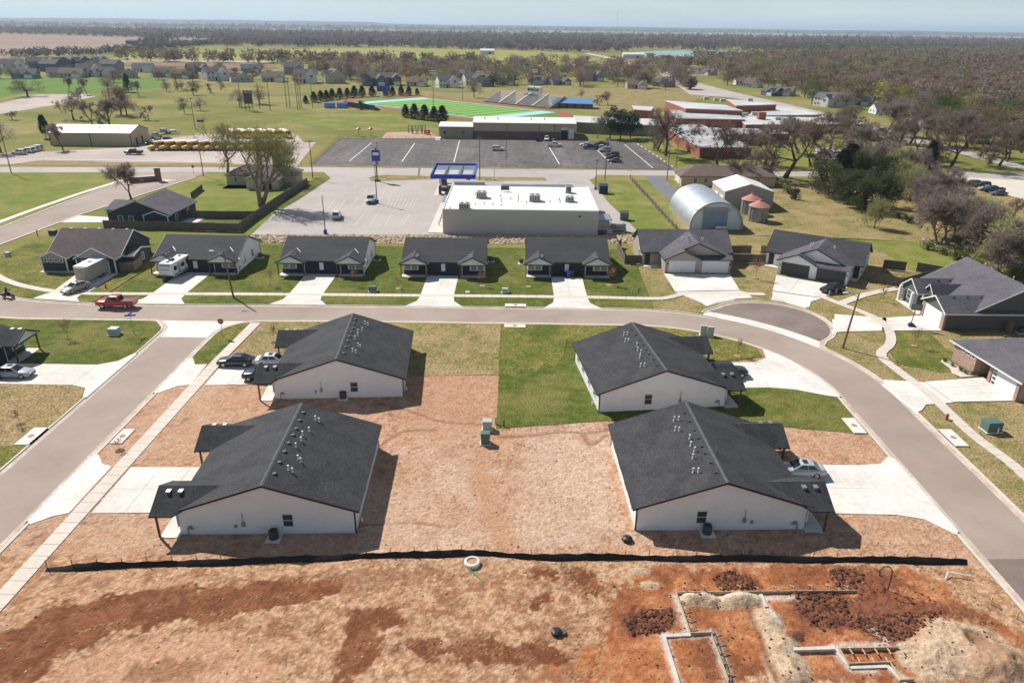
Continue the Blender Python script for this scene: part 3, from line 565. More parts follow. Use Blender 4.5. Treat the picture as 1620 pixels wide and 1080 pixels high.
# ---- pavements
walk('sidewalk', [(-38.6, 101.3), (-39.2, 88), (-39.4, 60), (-39.6, 30)], 1.55, 0.158, 'concrete_walk', 'straight concrete pavement left of the duplexes')
wl = [(-98, 128), (-88, 119.5), (-80, 115.3), (-72, 113.3), (-62, 113.4), (-45, 113.9), (-20, 114.3), (10, 114.6), (22, 114.3), (25.5, 114.6), (28.6, 116.6), (31, 117.3), (36, 117.4), (43, 117.2)]
walk('sidewalk', spline(wl, 4), 1.3, 0.158, 'concrete_walk', 'concrete pavement along the front of the row duplexes')
we = [at(*p) for p in ((1290, 466), (1330, 482), (1365, 495), (1395, 510), (1408, 528), (1408, 545), (1393, 562), (1415, 583), (1470, 625), (1540, 690), (1620, 752))] + [(50.9, 50)]
walk('sidewalk', spline(we, 5), 1.35, 0.16, 'concrete_walk', 'winding concrete pavement on the right of the street curve')
wp = [at(*p) for p in ((1330, 481), (1372, 466), (1425, 456), (1500, 440), (1560, 426), (1620, 412))]
walk('footpath', spline(wp, 4), 1.5, 0.156, 'concrete_walk', 'footpath leading from the court towards the creek trees')
for q, lb in (([(-36.5, 53.1), (-36.5, 54.5), (-30.6, 54.9), (-30.6, 53.6)], None),):
    pass

# ================================================================== HOUSES
def obox(b, c, n, w_, h_, d_):
    """box of width w_ (across), height h_, depth d_ along horizontal normal n, centred at c"""
    nx, ny = n; ux, uy = -ny, nx; cx, cy, cz = c
    P = lambda u, v: (cx + ux * u + nx * v, cy + uy * u + ny * v)
    b.prism([P(-w_ / 2, d_ / 2), P(-w_ / 2, -d_ / 2), P(w_ / 2, -d_ / 2), P(w_ / 2, d_ / 2)][::-1], cz - h_ / 2, cz + h_ / 2)
    return b
def window(par, c, n, w_, h_, frame='trim_white', pane='glass', cross=True, fw=0.09, name='window'):
    b = MB(); nx, ny = n; ux, uy = -ny, nx
    for s in (-1, 1):
        obox(b, (c[0] + ux * s * (w_ / 2 + fw / 2), c[1] + uy * s * (w_ / 2 + fw / 2), c[2]), n, fw, h_ + 2 * fw, .1)
        obox(b, (c[0], c[1], c[2] + s * (h_ / 2 + fw / 2)), n, w_, fw, .1)
    if cross: obox(b, c, n, w_, .05, .08)
    o = b.build(name, frame, par)
    obox(MB(), c, n, w_, h_, .06).build('pane', pane, o)
    return o
def panel(name, par, c, n, w_, h_, d_, m): return obox(MB(), c, n, w_, h_, d_).build(name, m, par)
def garage_door(par, c, n, w_, h_, m='door_white', rows=4, windows=False):
    o = panel('garage_door', par, c, n, w_, h_, .06, m)
    for i in range(rows):
        z = c[2] - h_ / 2 + h_ * (i + .5) / rows
        obox(MB(), (c[0] + n[0] * .035, c[1] + n[1] * .035, z), n, w_ - .06, h_ / rows - .05, .05).build('door_panel', m, o)
    if windows:
        for i in range(4): obox(MB(), (c[0] + n[0] * .075 - n[1] * (w_ / 2 - .45) * -1, c[1] + n[1] * .075 + n[0] * (w_ / 2 - .45) * -1, c[2] - h_ / 2 + h_ * (i + .5) / 4), n, .55, .3, .04).build('pane', 'glass_car', o)
    return o
def gable(par, x0, x1, y0, y1, eave, peak, axis='x', ov=.4, og=.3, wm='siding_white', rm='shingle', t=.14, z0=0.0, fascia='trim_dark', ends=(1, 1), rname='roof', wall=True, cap=None):
    """gabled block: wall prism, two-sided roof, rake boards"""
    T = (lambda a, b_, z: (a, b_, z)) if axis == 'x' else (lambda a, b_, z: (b_, a, z))
    a0, a1, b0, b1 = (x0, x1, y0, y1) if axis == 'x' else (y0, y1, x0, x1)
    bm_ = (b0 + b1) / 2; sl_ = (peak - eave) / (bm_ - b0)
    if wall:
        pts = lambda a: [T(a, b0, z0), T(a, b1, z0), T(a, b1, eave), T(a, bm_, peak), T(a, b0, eave)]
        MB().hull(pts(a0), pts(a1)).build('wall', wm, par)
    g = .012
    rb = MB(); A0, A1 = a0 - og * ends[0], a1 + og * ends[1]
    e0 = eave - ov * sl_ + g
    up = t
    for s in (-1, 1):
        be = bm_ + s * (bm_ - b0 + ov)
        q = [T(A0, be, e0), T(A1, be, e0), T(A1, bm_, peak + g), T(A0, bm_, peak + g)]
        rb.hull(q, [(p[0], p[1], p[2] + up) for p in q])
    roof = rb.build(rname, rm, par)
    if fascia:
        fb = MB()
        for a, e in ((A0, ends[0]), (A1, ends[1])):
            if not e: continue
            sa = -1 if a == A0 else 1
            for s in (-1, 1):
                be = bm_ + s * (bm_ - b0 + ov + .02)
                q = [T(a, be, e0 - .06), T(a, bm_, peak - .06), T(a, bm_, peak + up + g + .015), T(a, be, e0 + up + .015)]
                fb.hull(q, [T(*((p[0] + sa * .04, p[1]) if axis == 'x' else (p[1] + sa * .04, p[0])), p[2]) for p in q])
        for s in (-1, 1):
            be = bm_ + s * (bm_ - b0 + ov); q = [T(A0, be, e0 - .06), T(A1, be, e0 - .06), T(A1, be, e0 + up - .01), T(A0, be, e0 + up - .01)]
            fb.hull(q, [T(*((p[0], p[1] + s * .03) if axis == 'x' else (p[1], p[0] + s * .03)), p[2]) for p in q])
        fb.build('fascia', fascia, roof)
    if cap:
        q = [T(A0, bm_ - .16, peak + g + up - .16 * sl_ + .012), T(A1, bm_ - .16, peak + g + up - .16 * sl_ + .012), T(A1, bm_, peak + g + up + .02), T(A0, bm_, peak + g + up + .02)]
        b = MB(); b.quad(*q); b.quad(*[T(A0, bm_ + .16, q[0][2]), T(A0, bm_, q[2][2]), T(A1, bm_, q[2][2]), T(A1, bm_ + .16, q[0][2])]); b.build('ridge_cap', cap, roof)
    return roof
BOXV = MB().add([(-.17, -.15, -.1), (.17, -.15, -.1), (.17, .15, -.1), (-.17, .15, -.1), (-.17, -.15, .10), (.17, -.15, .10), (.13, .15, .14), (-.13, .15, .14)], [(0, 3, 2, 1), (4, 5, 6, 7), (0, 1, 5, 4), (1, 2, 6, 5), (2, 3, 7, 6), (3, 0, 4, 7)])
me_boxvent = BOXV.build('roof_vent', 'metal_dark'); C.objects.unlink(me_boxvent); me_boxvent = me_boxvent.data
PV = MB().tube((0, 0, -.15), (0, 0, .5), .055, n=8).tube((0, 0, -.15), (0, 0, .12), .13, .07, n=8).tube((0, 0, .42), (0, 0, .5), .09, n=8)
me_pipe = PV.build('vent_pipe', 'pipe_white'); C.objects.unlink(me_pipe); me_pipe = me_pipe.data
HT = MB().box(-.2, .2, -.16, .16, -.1, .16).box(-.24, .24, -.2, .2, .16, .2)
me_hat = HT.build('roof_vent', 'metal_grey'); C.objects.unlink(me_hat); me_hat = me_hat.data

def duplex(label, loc, rz, L=14.6, D=12.4, roofm='shingle_row', peak=5.1, pd=1.5, flash=False, vents=(), group='dark roofed duplexes', detail=True, name='duplex', pvents=True, winside=True, pw=2.55, px_=5.25):
    t = thing(name, label, 'house', (*loc, .1), rz, group)
    x0, x1, y0, y1 = -L / 2, L / 2, -D / 2, D / 2; ev = 2.55; sl_ = (peak - ev) / (D / 2)
    roof = gable(t, x0, x1, y0, y1, ev, peak, 'x', .42, .32, 'siding_white', roofm, cap='ridge_cap')
    panel('front_siding', t, (0, y0 - .02, 1.25), (0, -1), L - .1, 2.4, .05, 'siding_dark')
    # concrete foundation line and corner boards
    for sx in (-1, 1): MB().box(sx * (L / 2) - .06, sx * (L / 2) + .06, y1 - .06, y1 + .06, 0, ev - .15).build('downspout', 'trim_dark', t)
    pz = 3.75; half = pw
    for sx in (-1, 1):
        cx = sx * px_; yf = y0 - pd
        # porch: floor, gable roof reaching into the main slope, white gable, beam, posts
        MB().box(cx - half + .2, cx + half - .2, yf, y0, -.1, .08).build('porch_floor', 'concrete', t)
        e = 2.42; reach = y0 + (pz - ev) / sl_ + .1
        rb = MB(); hw = half + .15
        for s in (-1, 1):
            ye = y0 + max(0, (e - .0 - ev)) / sl_
            q = [(cx + s * hw, yf - .3, e), (cx, yf - .3, pz), (cx, reach, pz), (cx + s * hw, y0 - .1, e)]
            rb.hull(q, [(p[0], p[1], p[2] + .13) for p in q])
        pr = rb.build('porch_roof', roofm, t)
        fb = MB()
        for s in (-1, 1):
            q = [(cx + s * (hw + .03), yf - .31, e - .08), (cx, yf - .31, pz - .06), (cx, yf - .31, pz + .15), (cx + s * (hw + .03), yf - .31, e + .15)]
            fb.hull(q, [(p[0], p[1] - .04, p[2]) for p in q])
        fb.build('fascia', 'trim_dark', pr)
        if flash:
            q = [(cx + hw - .05, y0 - .15, e + .16), (cx + .05, reach - .1, pz + .16), (cx + .2, reach - .1, pz + .15), (cx + hw + .12, y0 - .15, e + .15)]
            MB().hull(q, [(p[0], p[1], p[2] + .02) for p in q]).build('valley_flashing_glint', 'trim_white', pr)  # flashing strip coloured white: painted sun glint, right valley of each porch only
        if pvents:
            for k in (0, 1):
                o = inst('roof_vent', me_hat if not flash else me_boxvent, pr, (cx + sx * -.55 * (1 if L > 14.4 else -1), yf + .7 + k * 1.05, pz - .2)); o.rotation_euler[1] = 0
        MB().add([(cx - half, yf - .05, e), (cx + half, yf - .05, e), (cx, yf - .05, pz - .03), (cx - half, yf + .03, e), (cx + half, yf + .03, e), (cx, yf + .03, pz - .03)], [(0, 1, 2), (5, 4, 3), (0, 3, 4, 1), (1, 4, 5, 2), (2, 5, 3, 0)]).build('gable_siding', 'siding_white', t)
        MB().box(cx - half + .1, cx + half - .1, yf - .06, yf + .1, e - .22, e - .002).build('porch_beam', 'wood_post', t)
        for s in (-1, 1): MB().box(cx + s * (half - .25) - .08, cx + s * (half - .25) + .08, yf - .04, yf + .12, .08, e - .22).build('porch_post', 'wood_post', t)
        if detail:
            wx = cx + sx * .7
            panel('window_surround', t, (wx, y0 - .06, 1.6), (0, -1), 2.7, 1.35, .04, 'trim_white')
            for k in (-.62, .62): window(t, (wx + k, y0 - .1, 1.6), (0, -1), 1.0, 1.1, 'trim_white', 'glass_curtain')
            d = panel('door', t, (cx - sx * 1.45, y0 - .07, 1.12), (0, -1), .95, 2.05, .06, 'door_dark')
            panel('door_handle', d, (cx - sx * 1.8, y0 - .12, 1.05), (0, -1), .06, .12, .06, 'metal_grey')
            panel('door_frame', t, (cx - sx * 2.02, y0 - .07, 1.15), (0, -1), .1, 2.15, .07, 'trim_white')
    if detail:
        window(t, (-.15, y0 - .08, 1.45), (0, -1), .55, 1.15, 'trim_white', 'door_white', cross=False)
    if winside:
        for sx in (-1, 1):
            if sx == winside or winside is True:
                window(t, (sx * (L / 2 + .02), 1.8, 1.45), (sx, 0), .85, 1.25, 'trim_white', 'glass')
                panel('meter_box', t, (sx * (L / 2 + .06), -2.1, 1.1), (sx, 0), .3, .45, .16, 'metal_grey')
                b = MB(); b.tube((sx * (L / 2 + .1), -2.1, 1.3), (sx * (L / 2 + .1), -2.1, 2.3), .03); b.build('conduit', 'metal_grey', t)
                panel('meter_box', t, (sx * (L / 2 + .06), 1.0 - 3.8, .9), (sx, 0), .22, .3, .12, 'metal_grey')
                b = MB(); b.tube((sx * (L / 2 + .14), -D / 2 + .7, 0), (sx * (L / 2 + .14), -D / 2 + .7, .75), .045).tube((sx * (L / 2 + .14), -D / 2 + .7, .7), (sx * (L / 2 + .14), -D / 2 + 1.3, .7), .045); b.box(sx * (L / 2 + .14) - .1, sx * (L / 2 + .14) + .1, -D / 2 + .75, -D / 2 + 1.05, .72, .95); b.build('gas_meter', 'metal_grey', t)
        for yy in (-1,):
            pass
    # back windows (small, along the rear wall)
    if roofm == 'shingle':
        for k in (-4.6, -1.6, 2.0, 5.0): window(t, (k, y1 + .02, 1.5), (0, 1), .8, 1.1, 'trim_white', 'glass')
    for (vx, vy, kind) in vents:
        z = peak + .14 - abs(vy) * sl_
        inst('vent_pipe' if kind == 'p' else 'roof_vent', me_pipe if kind == 'p' else me_boxvent, roof, (vx, vy, z + (0 if kind == 'p' else .0)), 0 if vy > 0 else math.pi)
    return t
VENT = [(-5.6, .55, 'b'), (-4.0, .55, 'b'), (-2.4, .6, 'b'), (-1.2, .6, 'b'), (.3, .55, 'b'), (1.8, .55, 'b'), (3.6, .55, 'b'), (5.4, .6, 'b'), (-4.9, 1.9, 'p'), (-4.7, 2.3, 'p'), (-2.6, 1.8, 'p'), (-1.6, 1.4, 'p'), (-.6, 1.5, 'p'), (.6, 1.3, 'p'), (2.4, 1.9, 'p'), (2.7, 2.2, 'p'), (4.3, 1.5, 'p'), (4.5, 1.9, 'p')]
GRP = None
near = dict(L=14.2, D=15.3, roofm='shingle', peak=5.15, pd=1.7, vents=VENT, group=None)
duplex('near left dark roofed white duplex beside the empty concrete driveway', (-21.5, 59.25), R(-90 + 2), **near)
duplex('dark roofed white duplex with three cars on its driveway', (-21.2, 84.9), R(-90 + 4), **near)
duplex('near right dark roofed white duplex beside the silver sedan', (18.7, 60.6), R(90 + 1.8), **near)
duplex('dark roofed white duplex inside the street curve on deep green lawn', (17.0, 83.0), R(90 + 7), **near)
duplex('dark roofed duplex at the left edge with a porch facing the side street', (-74.2, 83.4), R(90), **{**near, 'detail': True})
duplex('row duplex behind the camper, left end of the row of four', (-56.9, 131.4), R(-0.5), flash=True, group=None)
duplex('second row duplex from the left, beside the green utility box', (-34.3, 131.5), R(0), flash=True, group=None)
duplex('third row duplex, straight below the white store', (-12.4, 131.6), 0, flash=False, group=None)
duplex('fourth row duplex, with bins on its driveway', (9.9, 132.4), 0, flash=False, group=None)

# ---- navy corner house
def navy_house():
    t = thing('house', 'navy blue corner house with a white garage door behind the cargo trailer', 'house', (-77.3, 131.3, .1), R(-1))
    gable(t, -6.6, 6.4, -4.8, 6.0, 2.8, 5.9, 'x', .35, .3, 'siding_navy', 'shingle_weathered', fascia='trim_white')
    gable(t, -6.9, -2.4, -6.9, -2.0, 2.55, 3.7, 'y', .25, .25, 'siding_navy', 'shingle_weathered', fascia='trim_white', ends=(1, 0))
    gable(t, -.4, 6.5, -7.2, -1.0, 2.7, 4.6, 'y', .3, .3, 'siding_navy', 'shingle_weathered', fascia='trim_white', ends=(1, 0))
    gable(t, 4.2, 8.4, -4.4, 1.6, 2.4, 3.2, 'x', .2, .2, 'siding_navy', 'shingle_weathered', fascia='trim_white', ends=(0, 1))
    MB().hull([(-.2, -7.25, 2.75), (6.3, -7.25, 2.75), (3.05, -7.25, 4.4)], [(-.2, -7.2, 2.75), (6.3, -7.2, 2.75), (3.05, -7.2, 4.4)]).build('gable_siding', 'trim_grey', t)
    MB().hull([(-6.8, -6.95, 2.5), (-2.5, -6.95, 2.5), (-4.65, -6.95, 3.6)], [(-6.8, -6.9, 2.5), (-2.5, -6.9, 2.5), (-4.65, -6.9, 3.6)]).build('gable_siding', 'trim_grey', t)
    garage_door(t, (3.0, -7.24, 1.2), (0, -1), 4.9, 2.3)
    for k in range(4): window(t, (-6.1 + k * .95, -6.93, 2.1), (0, -1), .5, .5, 'trim_white', 'glass', cross=False, fw=.12)
    for k in range(2): window(t, (-1.9 + k * .85, -4.85, 2.15), (0, -1), .45, .4, 'trim_white', 'glass', cross=False, fw=.12)
    window(t, (8.42, -1.0, 1.5), (1, 0), .7, 1.2)
    for x in (-6.85, -2.45, -.35, 6.45): MB().box(x - .09, x + .09, -7.25 if x > -1 else -6.97, -7.0 if x > -1 else -6.8, 0, 2.45).build('corner_board', 'trim_white', t)
    MB().box(-7.3, -.3, -7.5, -4.9, -.1, .1).build('porch_floor', 'concrete', t)
    panel('door', t, (-1.2, -4.87, 1.1), (0, -1), .95, 2.05, .08, 'door_dark')
    for k in range(5): inst('roof_vent', me_hat, t, (-5 + k * 2.6, .75, 5.85))
navy_house()

# ---- double garage houses on the court
def garage_house(label, loc, rz, wall, door, trim='trim_dark'):
    t = thing('house', label, 'house', (*loc, .1), rz)
    # local origin: middle of the garage front
    gable(t, -9.4, 7.4, 5.0, 15.6, 2.6, 5.4, 'x', .4, .35, wall, 'shingle_grey' if wall == 'siding_tan' else 'shingle_row', fascia='trim_dark')
    rm = 'shingle_grey'
    main = gable(t, -6.0, 6.1, 1.2, 9.5, 2.6, 5.25, 'y', .35, .25, wall, rm, fascia=trim, ends=(1, 0))
    gable(t, -6.0, .6, 0.0, 1.3, 2.6, 4.1, 'y', .35, .3, wall, rm, fascia=trim, ends=(1, 0))
    MB().slab([(.3, -.3, 2.62), (6.4, -.3, 2.62), (6.4, 1.25, 3.15), (.3, 1.25, 3.15)], .12).build('porch_roof', rm, t)
    MB().box(.6, 6.1, 0, 1.2, 0, 2.55).build('wall', wall, t)
    garage_door(t, (-2.9, -.03, 1.2), (0, -1), 4.9, 2.25, door)
    garage_door(t, (3.25, -.03, 1.2), (0, -1), 4.9, 2.25, door)
    panel('trim_panel', t, (.18, -.03, 1.25), (0, -1), .7, 2.4, .06, wall if wall == 'siding_tan' else 'siding_white')
    for x in (-5.6, 5.9): panel('wall_lamp', t, (x, -.08, 1.75), (0, -1), .14, .3, .14, 'black')
    panel('door', t, (-8.4, 4.95, 1.15), (0, -1), .95, 2.05, .07, 'door_dark'); panel('door', t, (6.75, 4.95, 1.15), (0, -1), .95, 2.05, .07, 'door_dark')
    window(t, (-9.42, 8.4, 1.5), (-1, 0), .8, 1.2); window(t, (7.42, 9.0, 1.5), (1, 0), .8, 1.2)
    panel('meter_box', t, (-9.46, 6.6, 1.1), (-1, 0), .3, .5, .16, 'metal_grey'); panel('meter_box', t, (7.46, 6.4, 1.1), (1, 0), .3, .5, .16, 'metal_grey')
    MB().box(-9.2, -6.1, 3.4, 5.0, -.1, .08).build('porch_floor', 'concrete', t); MB().box(6.2, 7.3, 3.4, 5.0, -.1, .08).build('porch_floor', 'concrete', t)
    for vx, vy in ((-1.0, 3.2), (.95, 3.0), (-.8, 4.6), (.9, 4.4), (-.7, 6.0), (.9, 5.8)): inst('roof_vent', me_boxvent, main, (vx, vy, 5.25 - abs(vx) * .43 + .12))
    for vx, vy in ((-2.0, 6.2), (-1.7, 6.5), (2.2, 6.6), (2.0, 7.0)): inst('vent_pipe', me_pipe, main, (vx, vy, 5.25 - abs(vx) * .43 + .12))
    return t
garage_house('beige house with two white garage doors and a wide driveway', (34.0, 128.5), R(0.5), 'siding_tan', 'door_white')
garage_house('white house with two charcoal garage doors turned towards the court', (54.0, 125.8), R(-32), 'siding_white', 'door_charcoal')

# ---- grey green house on the right
def green_house():
    t = thing('house', 'grey green house with stone pillars and a white garage door by the basketball hoop', 'house', (65.2, 102.2, .1), R(1))
    gable(t, 0, 12, 0, 6.2, 2.7, 4.3, 'x', .35, .35, 'siding_green', 'shingle_grey', fascia='trim_white', ends=(1, 0))
    gable(t, 4.2, 19, .4, 15.5, 2.7, 6.6, 'y', .4, .35, 'siding_green', 'shingle_grey', fascia='trim_white')
    gable(t, 2.2, 9, 7.2, 10.2, 2.7, 4.2, 'x', .25, .3, 'siding_green', 'shingle_grey', fascia='trim_white', ends=(1, 0))
    gable(t, 0.6, 8, 9.0, 13.6, 2.7, 4.3, 'x', .3, .35, 'siding_green', 'shingle_grey', fascia='trim_white', ends=(1, 0))
    garage_door(t, (-.03, 3.1, 1.2), (-1, 0), 4.6, 2.35)
    for y in (.35, 5.85): MB().box(-.16, .2, y - .38, y + .38, 0, 2.6).build('stone_pillar', 'brick_pink', t)
    for y in (9.4, 13.2): MB().box(-.3, .1, y - .2, y + .2, 0, 2.6).build('porch_post', 'trim_white', t)
    MB().box(-.4, 4.2, 6.3, 13.5, -.1, .09).build('porch_floor', 'concrete', t)
    window(t, (.58, 11.3, 1.6), (-1, 0), 1.5, 1.3); panel('wall_lamp', t, (-.08, 6.6, 2.9), (-1, 0), .2, .35, .15, 'white_paint')
    panel('gate', t, (9.6, -.75, .9), (-1, 0), 1.4, 1.75, .08, 'wood_fence_tan')
    for k in range(3): inst('roof_vent', me_boxvent, t, (2.2 + k * 2.1, 2.75, 4.25))
    for k in range(2): inst('roof_vent', me_boxvent, t, (4.4 + k * 1.9, 11.0, 4.25))
    for y in (3, 6.5, 9.5): inst('roof_vent', me_boxvent, t, (12.2, y, 6.45))
    inst('vent_pipe', me_pipe, t, (12.3, 5, 6.4)); inst('vent_pipe', me_pipe, t, (12.2, 12, 6.4))
green_house()
def brick_house():
    t = thing('house', 'pink brick house with a white garage door at the right edge', 'house', (61.9, 79.0, .1), R(2))
    # hipped roof block with a recessed porch
    MB().box(0, 14, .2, 5.6, 0, 2.7).build('wall', 'siding_tan', t); MB().box(-.9, 14, 7.6, 12.3, 0, 2.7).build('wall', 'brick_pink', t); MB().box(1.3, 14, 5.6, 7.6, 0, 2.65).build('wall', 'brick_pink', t)
    e, p = 2.7, 5.6; X0, X1, Y0, Y1 = -.5, 14.5, -.5, 12.9
    A, B_, C_, D_ = (X0, Y0, e), (X1, Y0, e), (X1, Y1, e), (X0 - .9, Y1, e); r0, r1 = (6.8, 5.5, p), (7.4, 7.2, p)
    b = MB(); b.add([A, B_, C_, D_, r0, r1], [(0, 1, 4), (1, 2, 5, 4), (2, 3, 5), (3, 0, 4, 5), (3, 2, 1, 0)]); rf = b.build('roof', 'shingle_grey', t)
    MB().add([(X0 - .04, Y0, e - .14), (X0 - .94, Y1, e - .14), (X0 - .94, Y1, e + .08), (X0 - .04, Y0, e + .08), (X0 + .06, Y0, e - .14), (X0 - .84, Y1, e - .14), (X0 - .84, Y1, e + .03), (X0 + .06, Y0, e + .03)], [(0, 1, 2, 3), (7, 6, 5, 4), (0, 4, 5, 1), (3, 2, 6, 7), (0, 3, 7, 4), (1, 5, 6, 2)]).build('fascia', 'trim_white', rf)
    garage_door(t, (-.03, 2.9, 1.2), (-1, 0), 4.5, 2.3, windows=True)
    for y in (.4, 5.5): MB().box(-.2, .2, y - .25, y + .25, 0, 2.6).build('brick_pillar', 'brick_pink', t)
    for k in range(4): window(t, (-.92, 8.2 + k * 1.05, 2.3), (-1, 0), .6, .35, 'trim_white', 'glass', cross=False, fw=.06)
    panel('door', t, (1.25, 6.6, 1.1), (-1, 0), .95, 2.05, .08, 'door_dark')
    inst('roof_vent', me_boxvent, rf, (4.5, 10.8, 4.1)); inst('vent_pipe', me_pipe, rf, (12.5, 9.4, 4.6))
    panel('dark_trim', t, (-.93, 9.8, 2.62), (-1, 0), 4.6, .3, .04, 'trim_dark')
brick_house()

# ---- second navy house, brown ranch house, shed
def navy_back():
    t = thing('house', 'dark slate blue house behind the wooden fence', 'house', (-81.8, 163.2, 0), R(-3))
    gable(t, -7.0, 6.6, -6.2, 6.4, 2.9, 5.6, 'y', .4, .35, 'siding_navy', 'shingle_grey', fascia='trim_grey')
    gable(t, -9.6, -5, -2.5, 6.0, 2.7, 3.9, 'x', .3, .3, 'siding_navy', 'shingle_grey', fascia='trim_grey', ends=(1, 0))
    gable(t, 1.2, 6.6, -6.8, -5, 2.6, 3.6, 'y', .2, .2, 'siding_navy', 'shingle_grey', fascia='trim_white', ends=(1, 0))
    for x in (-4.4, -2.0): window(t, (x, -6.22, 1.6), (0, -1), 1.0, 1.2)
    for y in (-3, 2.5): window(t, (6.62, y, 1.6), (1, 0), .9, 1.2)
    MB().box(6.7, 10.5, -2.0, 2.4, -.05, .1).build('patio', 'concrete', t)
    panel('door', t, (6.63, .5, 1.1), (1, 0), 1.6, 2.1, .08, 'glass')
    for x in (1.2, 6.6): MB().box(x - .08, x + .08, -6.92, -6.75, 0, 2.6).build('corner_board', 'trim_white', t)
    for k in range(6): inst('roof_vent', me_boxvent, t, (.6, -4 + k * 1.7, 5.4))
navy_back()
def hip(par, x0, x1, y0, y1, e, p, m, ov=.5, name='roof'):
    x0 -= ov; x1 += ov; y0 -= ov; y1 += ov; h = min(x1 - x0, y1 - y0) / 2
    if x1 - x0 > y1 - y0: r0, r1 = (x0 + h, (y0 + y1) / 2, p), (x1 - h, (y0 + y1) / 2, p)
    else: r0, r1 = ((x0 + x1) / 2, y0 + h, p), ((x0 + x1) / 2, y1 - h, p)
    v = [(x0, y0, e), (x1, y0, e), (x1, y1, e), (x0, y1, e), r0, r1]
    f = [(0, 1, 5, 4), (1, 2, 5), (2, 3, 4, 5), (3, 0, 4)] if x1 - x0 > y1 - y0 else [(0, 1, 4), (1, 2, 5, 4), (2, 3, 5), (3, 0, 4, 5)]
    b = MB(); b.add(v, f); n_ = len(b.v); b.add([(p_[0], p_[1], e - .18) for p_ in v[:4]], [(3, 2, 1, 0)]); b.f += [(i, n_ + i, n_ + (i + 1) % 4, (i + 1) % 4) for i in range(4)]
    return b.build(name, m, par)
def ranch():
    t = thing('house', 'brown ranch house under the bare cottonwoods behind the fence', 'house', (-73.0, 207, 0), R(2))
    MB().box(-7, 12, -4, 4, 0, 2.9).build('wall', 'siding_beige', t); hip(t, -7, 12, -4, 4, 2.9, 5.0, 'shingle_brown')
    MB().box(0, 8.5, -9.5, -4, 0, 2.7).build('wall', 'siding_beige', t); gable(t, 0, 8.5, -9.5, -3, 2.7, 4.4, 'y', .5, .4, 'siding_beige', 'shingle_brown', fascia='trim_grey', ends=(1, 0), wall=False)
    MB().hull([(0, -9.5, 2.7), (8.5, -9.5, 2.7), (4.25, -9.5, 4.4)], [(0, -9.2, 2.7), (8.5, -9.2, 2.7), (4.25, -9.2, 4.4)]).build('gable_siding', 'siding_beige', t)
    for x in (-4.5, -1.3): window(t, (x, -4.02, 1.6), (0, -1), .8, 1.1)
    panel('garage_door', t, (5.6, -9.53, 1.1), (0, -1), 2.4, 2.1, .06, 'door_dark')
    sheet('patio', [(-7, -9), (-.1, -9), (-.1, -4.1), (-7, -4.1)], 'brown_field', .02, parent=t)
ranch()
def ranch_right():
    t = thing('house', 'long tan ranch house behind the steel quonset hut', 'house', (61, 215, 0), R(0))
    MB().box(-13, 14, -5, 4.5, 0, 2.9).build('wall', 'siding_beige', t); hip(t, -13, 14, -5, 4.5, 2.9, 5.2, 'shingle_brown', .6)
    garage_door(t, (-13.04, -.5, 1.2), (-1, 0), 5, 2.2)
    for x in (-9, -6, 4.5, 9): window(t, (x, -5.03, 1.6), (0, -1), 1.0, 1.1)
    panel('door', t, (2.2, -5.04, 1.1), (0, -1), 1.0, 2.05, .08, 'door_white')
ranch_right()

# ================================================================== MIDDLE AND FAR GROUND
def gp(name, pts, m, z, label): return sheet(name, pts, m, z, label, px=True)
gp('road', [(-60, 264), (0, 264.5), (500, 264.5), (700, 266.5), (1040, 270), (1300, 271.5), (1500, 272.5), (1720, 275), (1720, 285), (1500, 282), (1300, 280), (1040, 278), (700, 275), (500, 272.5), (0, 273), (-60, 273)], 'lot_paving', .03, 'pale asphalt road crossing behind the store')
gp('road', [(-40, 378), (0, 361.5), (110, 318), (205, 284), (218, 272), (330, 272.3), (308, 281), (123, 341), (0, 387), (-40, 402)], 'asphalt', .035, 'asphalt street slanting up from the left edge')
strip('kerb', [at(*p) for p in ((-40, 378), (0, 361.5), (110, 318), (205, 284))], 0, .35, -.05, .13, 'concrete', 'pale kerb on the far side of the slanting street')
strip('kerb', [at(*p) for p in ((-40, 402), (0, 387), (123, 341), (308, 281))], 0, -.35, -.05, .13, 'concrete', 'pale kerb on the near side of the slanting street')
gp('driveway', [(95, 352), (123, 341), (172, 344), (176, 352)], 'concrete', .045, 'concrete driveway of the slate blue house')
walk('sidewalk', [at(*p) for p in ((-30, 362), (0, 351), (60, 329), (130, 305), (206, 281.5))], 1.6, .05, 'concrete', 'pale pavement along the field by the slanting street', step=3)
gp('lawn', [(0, 271), (0, 349), (60, 327), (205, 281), (190, 273)], 'grass_bright', .02, 'open green field inside the street corner on the left')
gp('lawn', [(127, 343), (310, 281), (330, 274), (420, 274), (520, 281), (395, 372), (175, 358), (172, 345)], 'grass_bright', .02, 'grass yards round the ranch house')
gp('lawn', [(290, 342), (392, 344), (378, 361), (270, 362)], 'lawn_green', .04, 'clipped green back yard of the slate blue house')
gp('lawn', [(440, 330), (450, 315), (500, 281), (524, 282), (470, 318), (447, 331)], 'lawn_green', .075, 'green verge between fence and store car park')
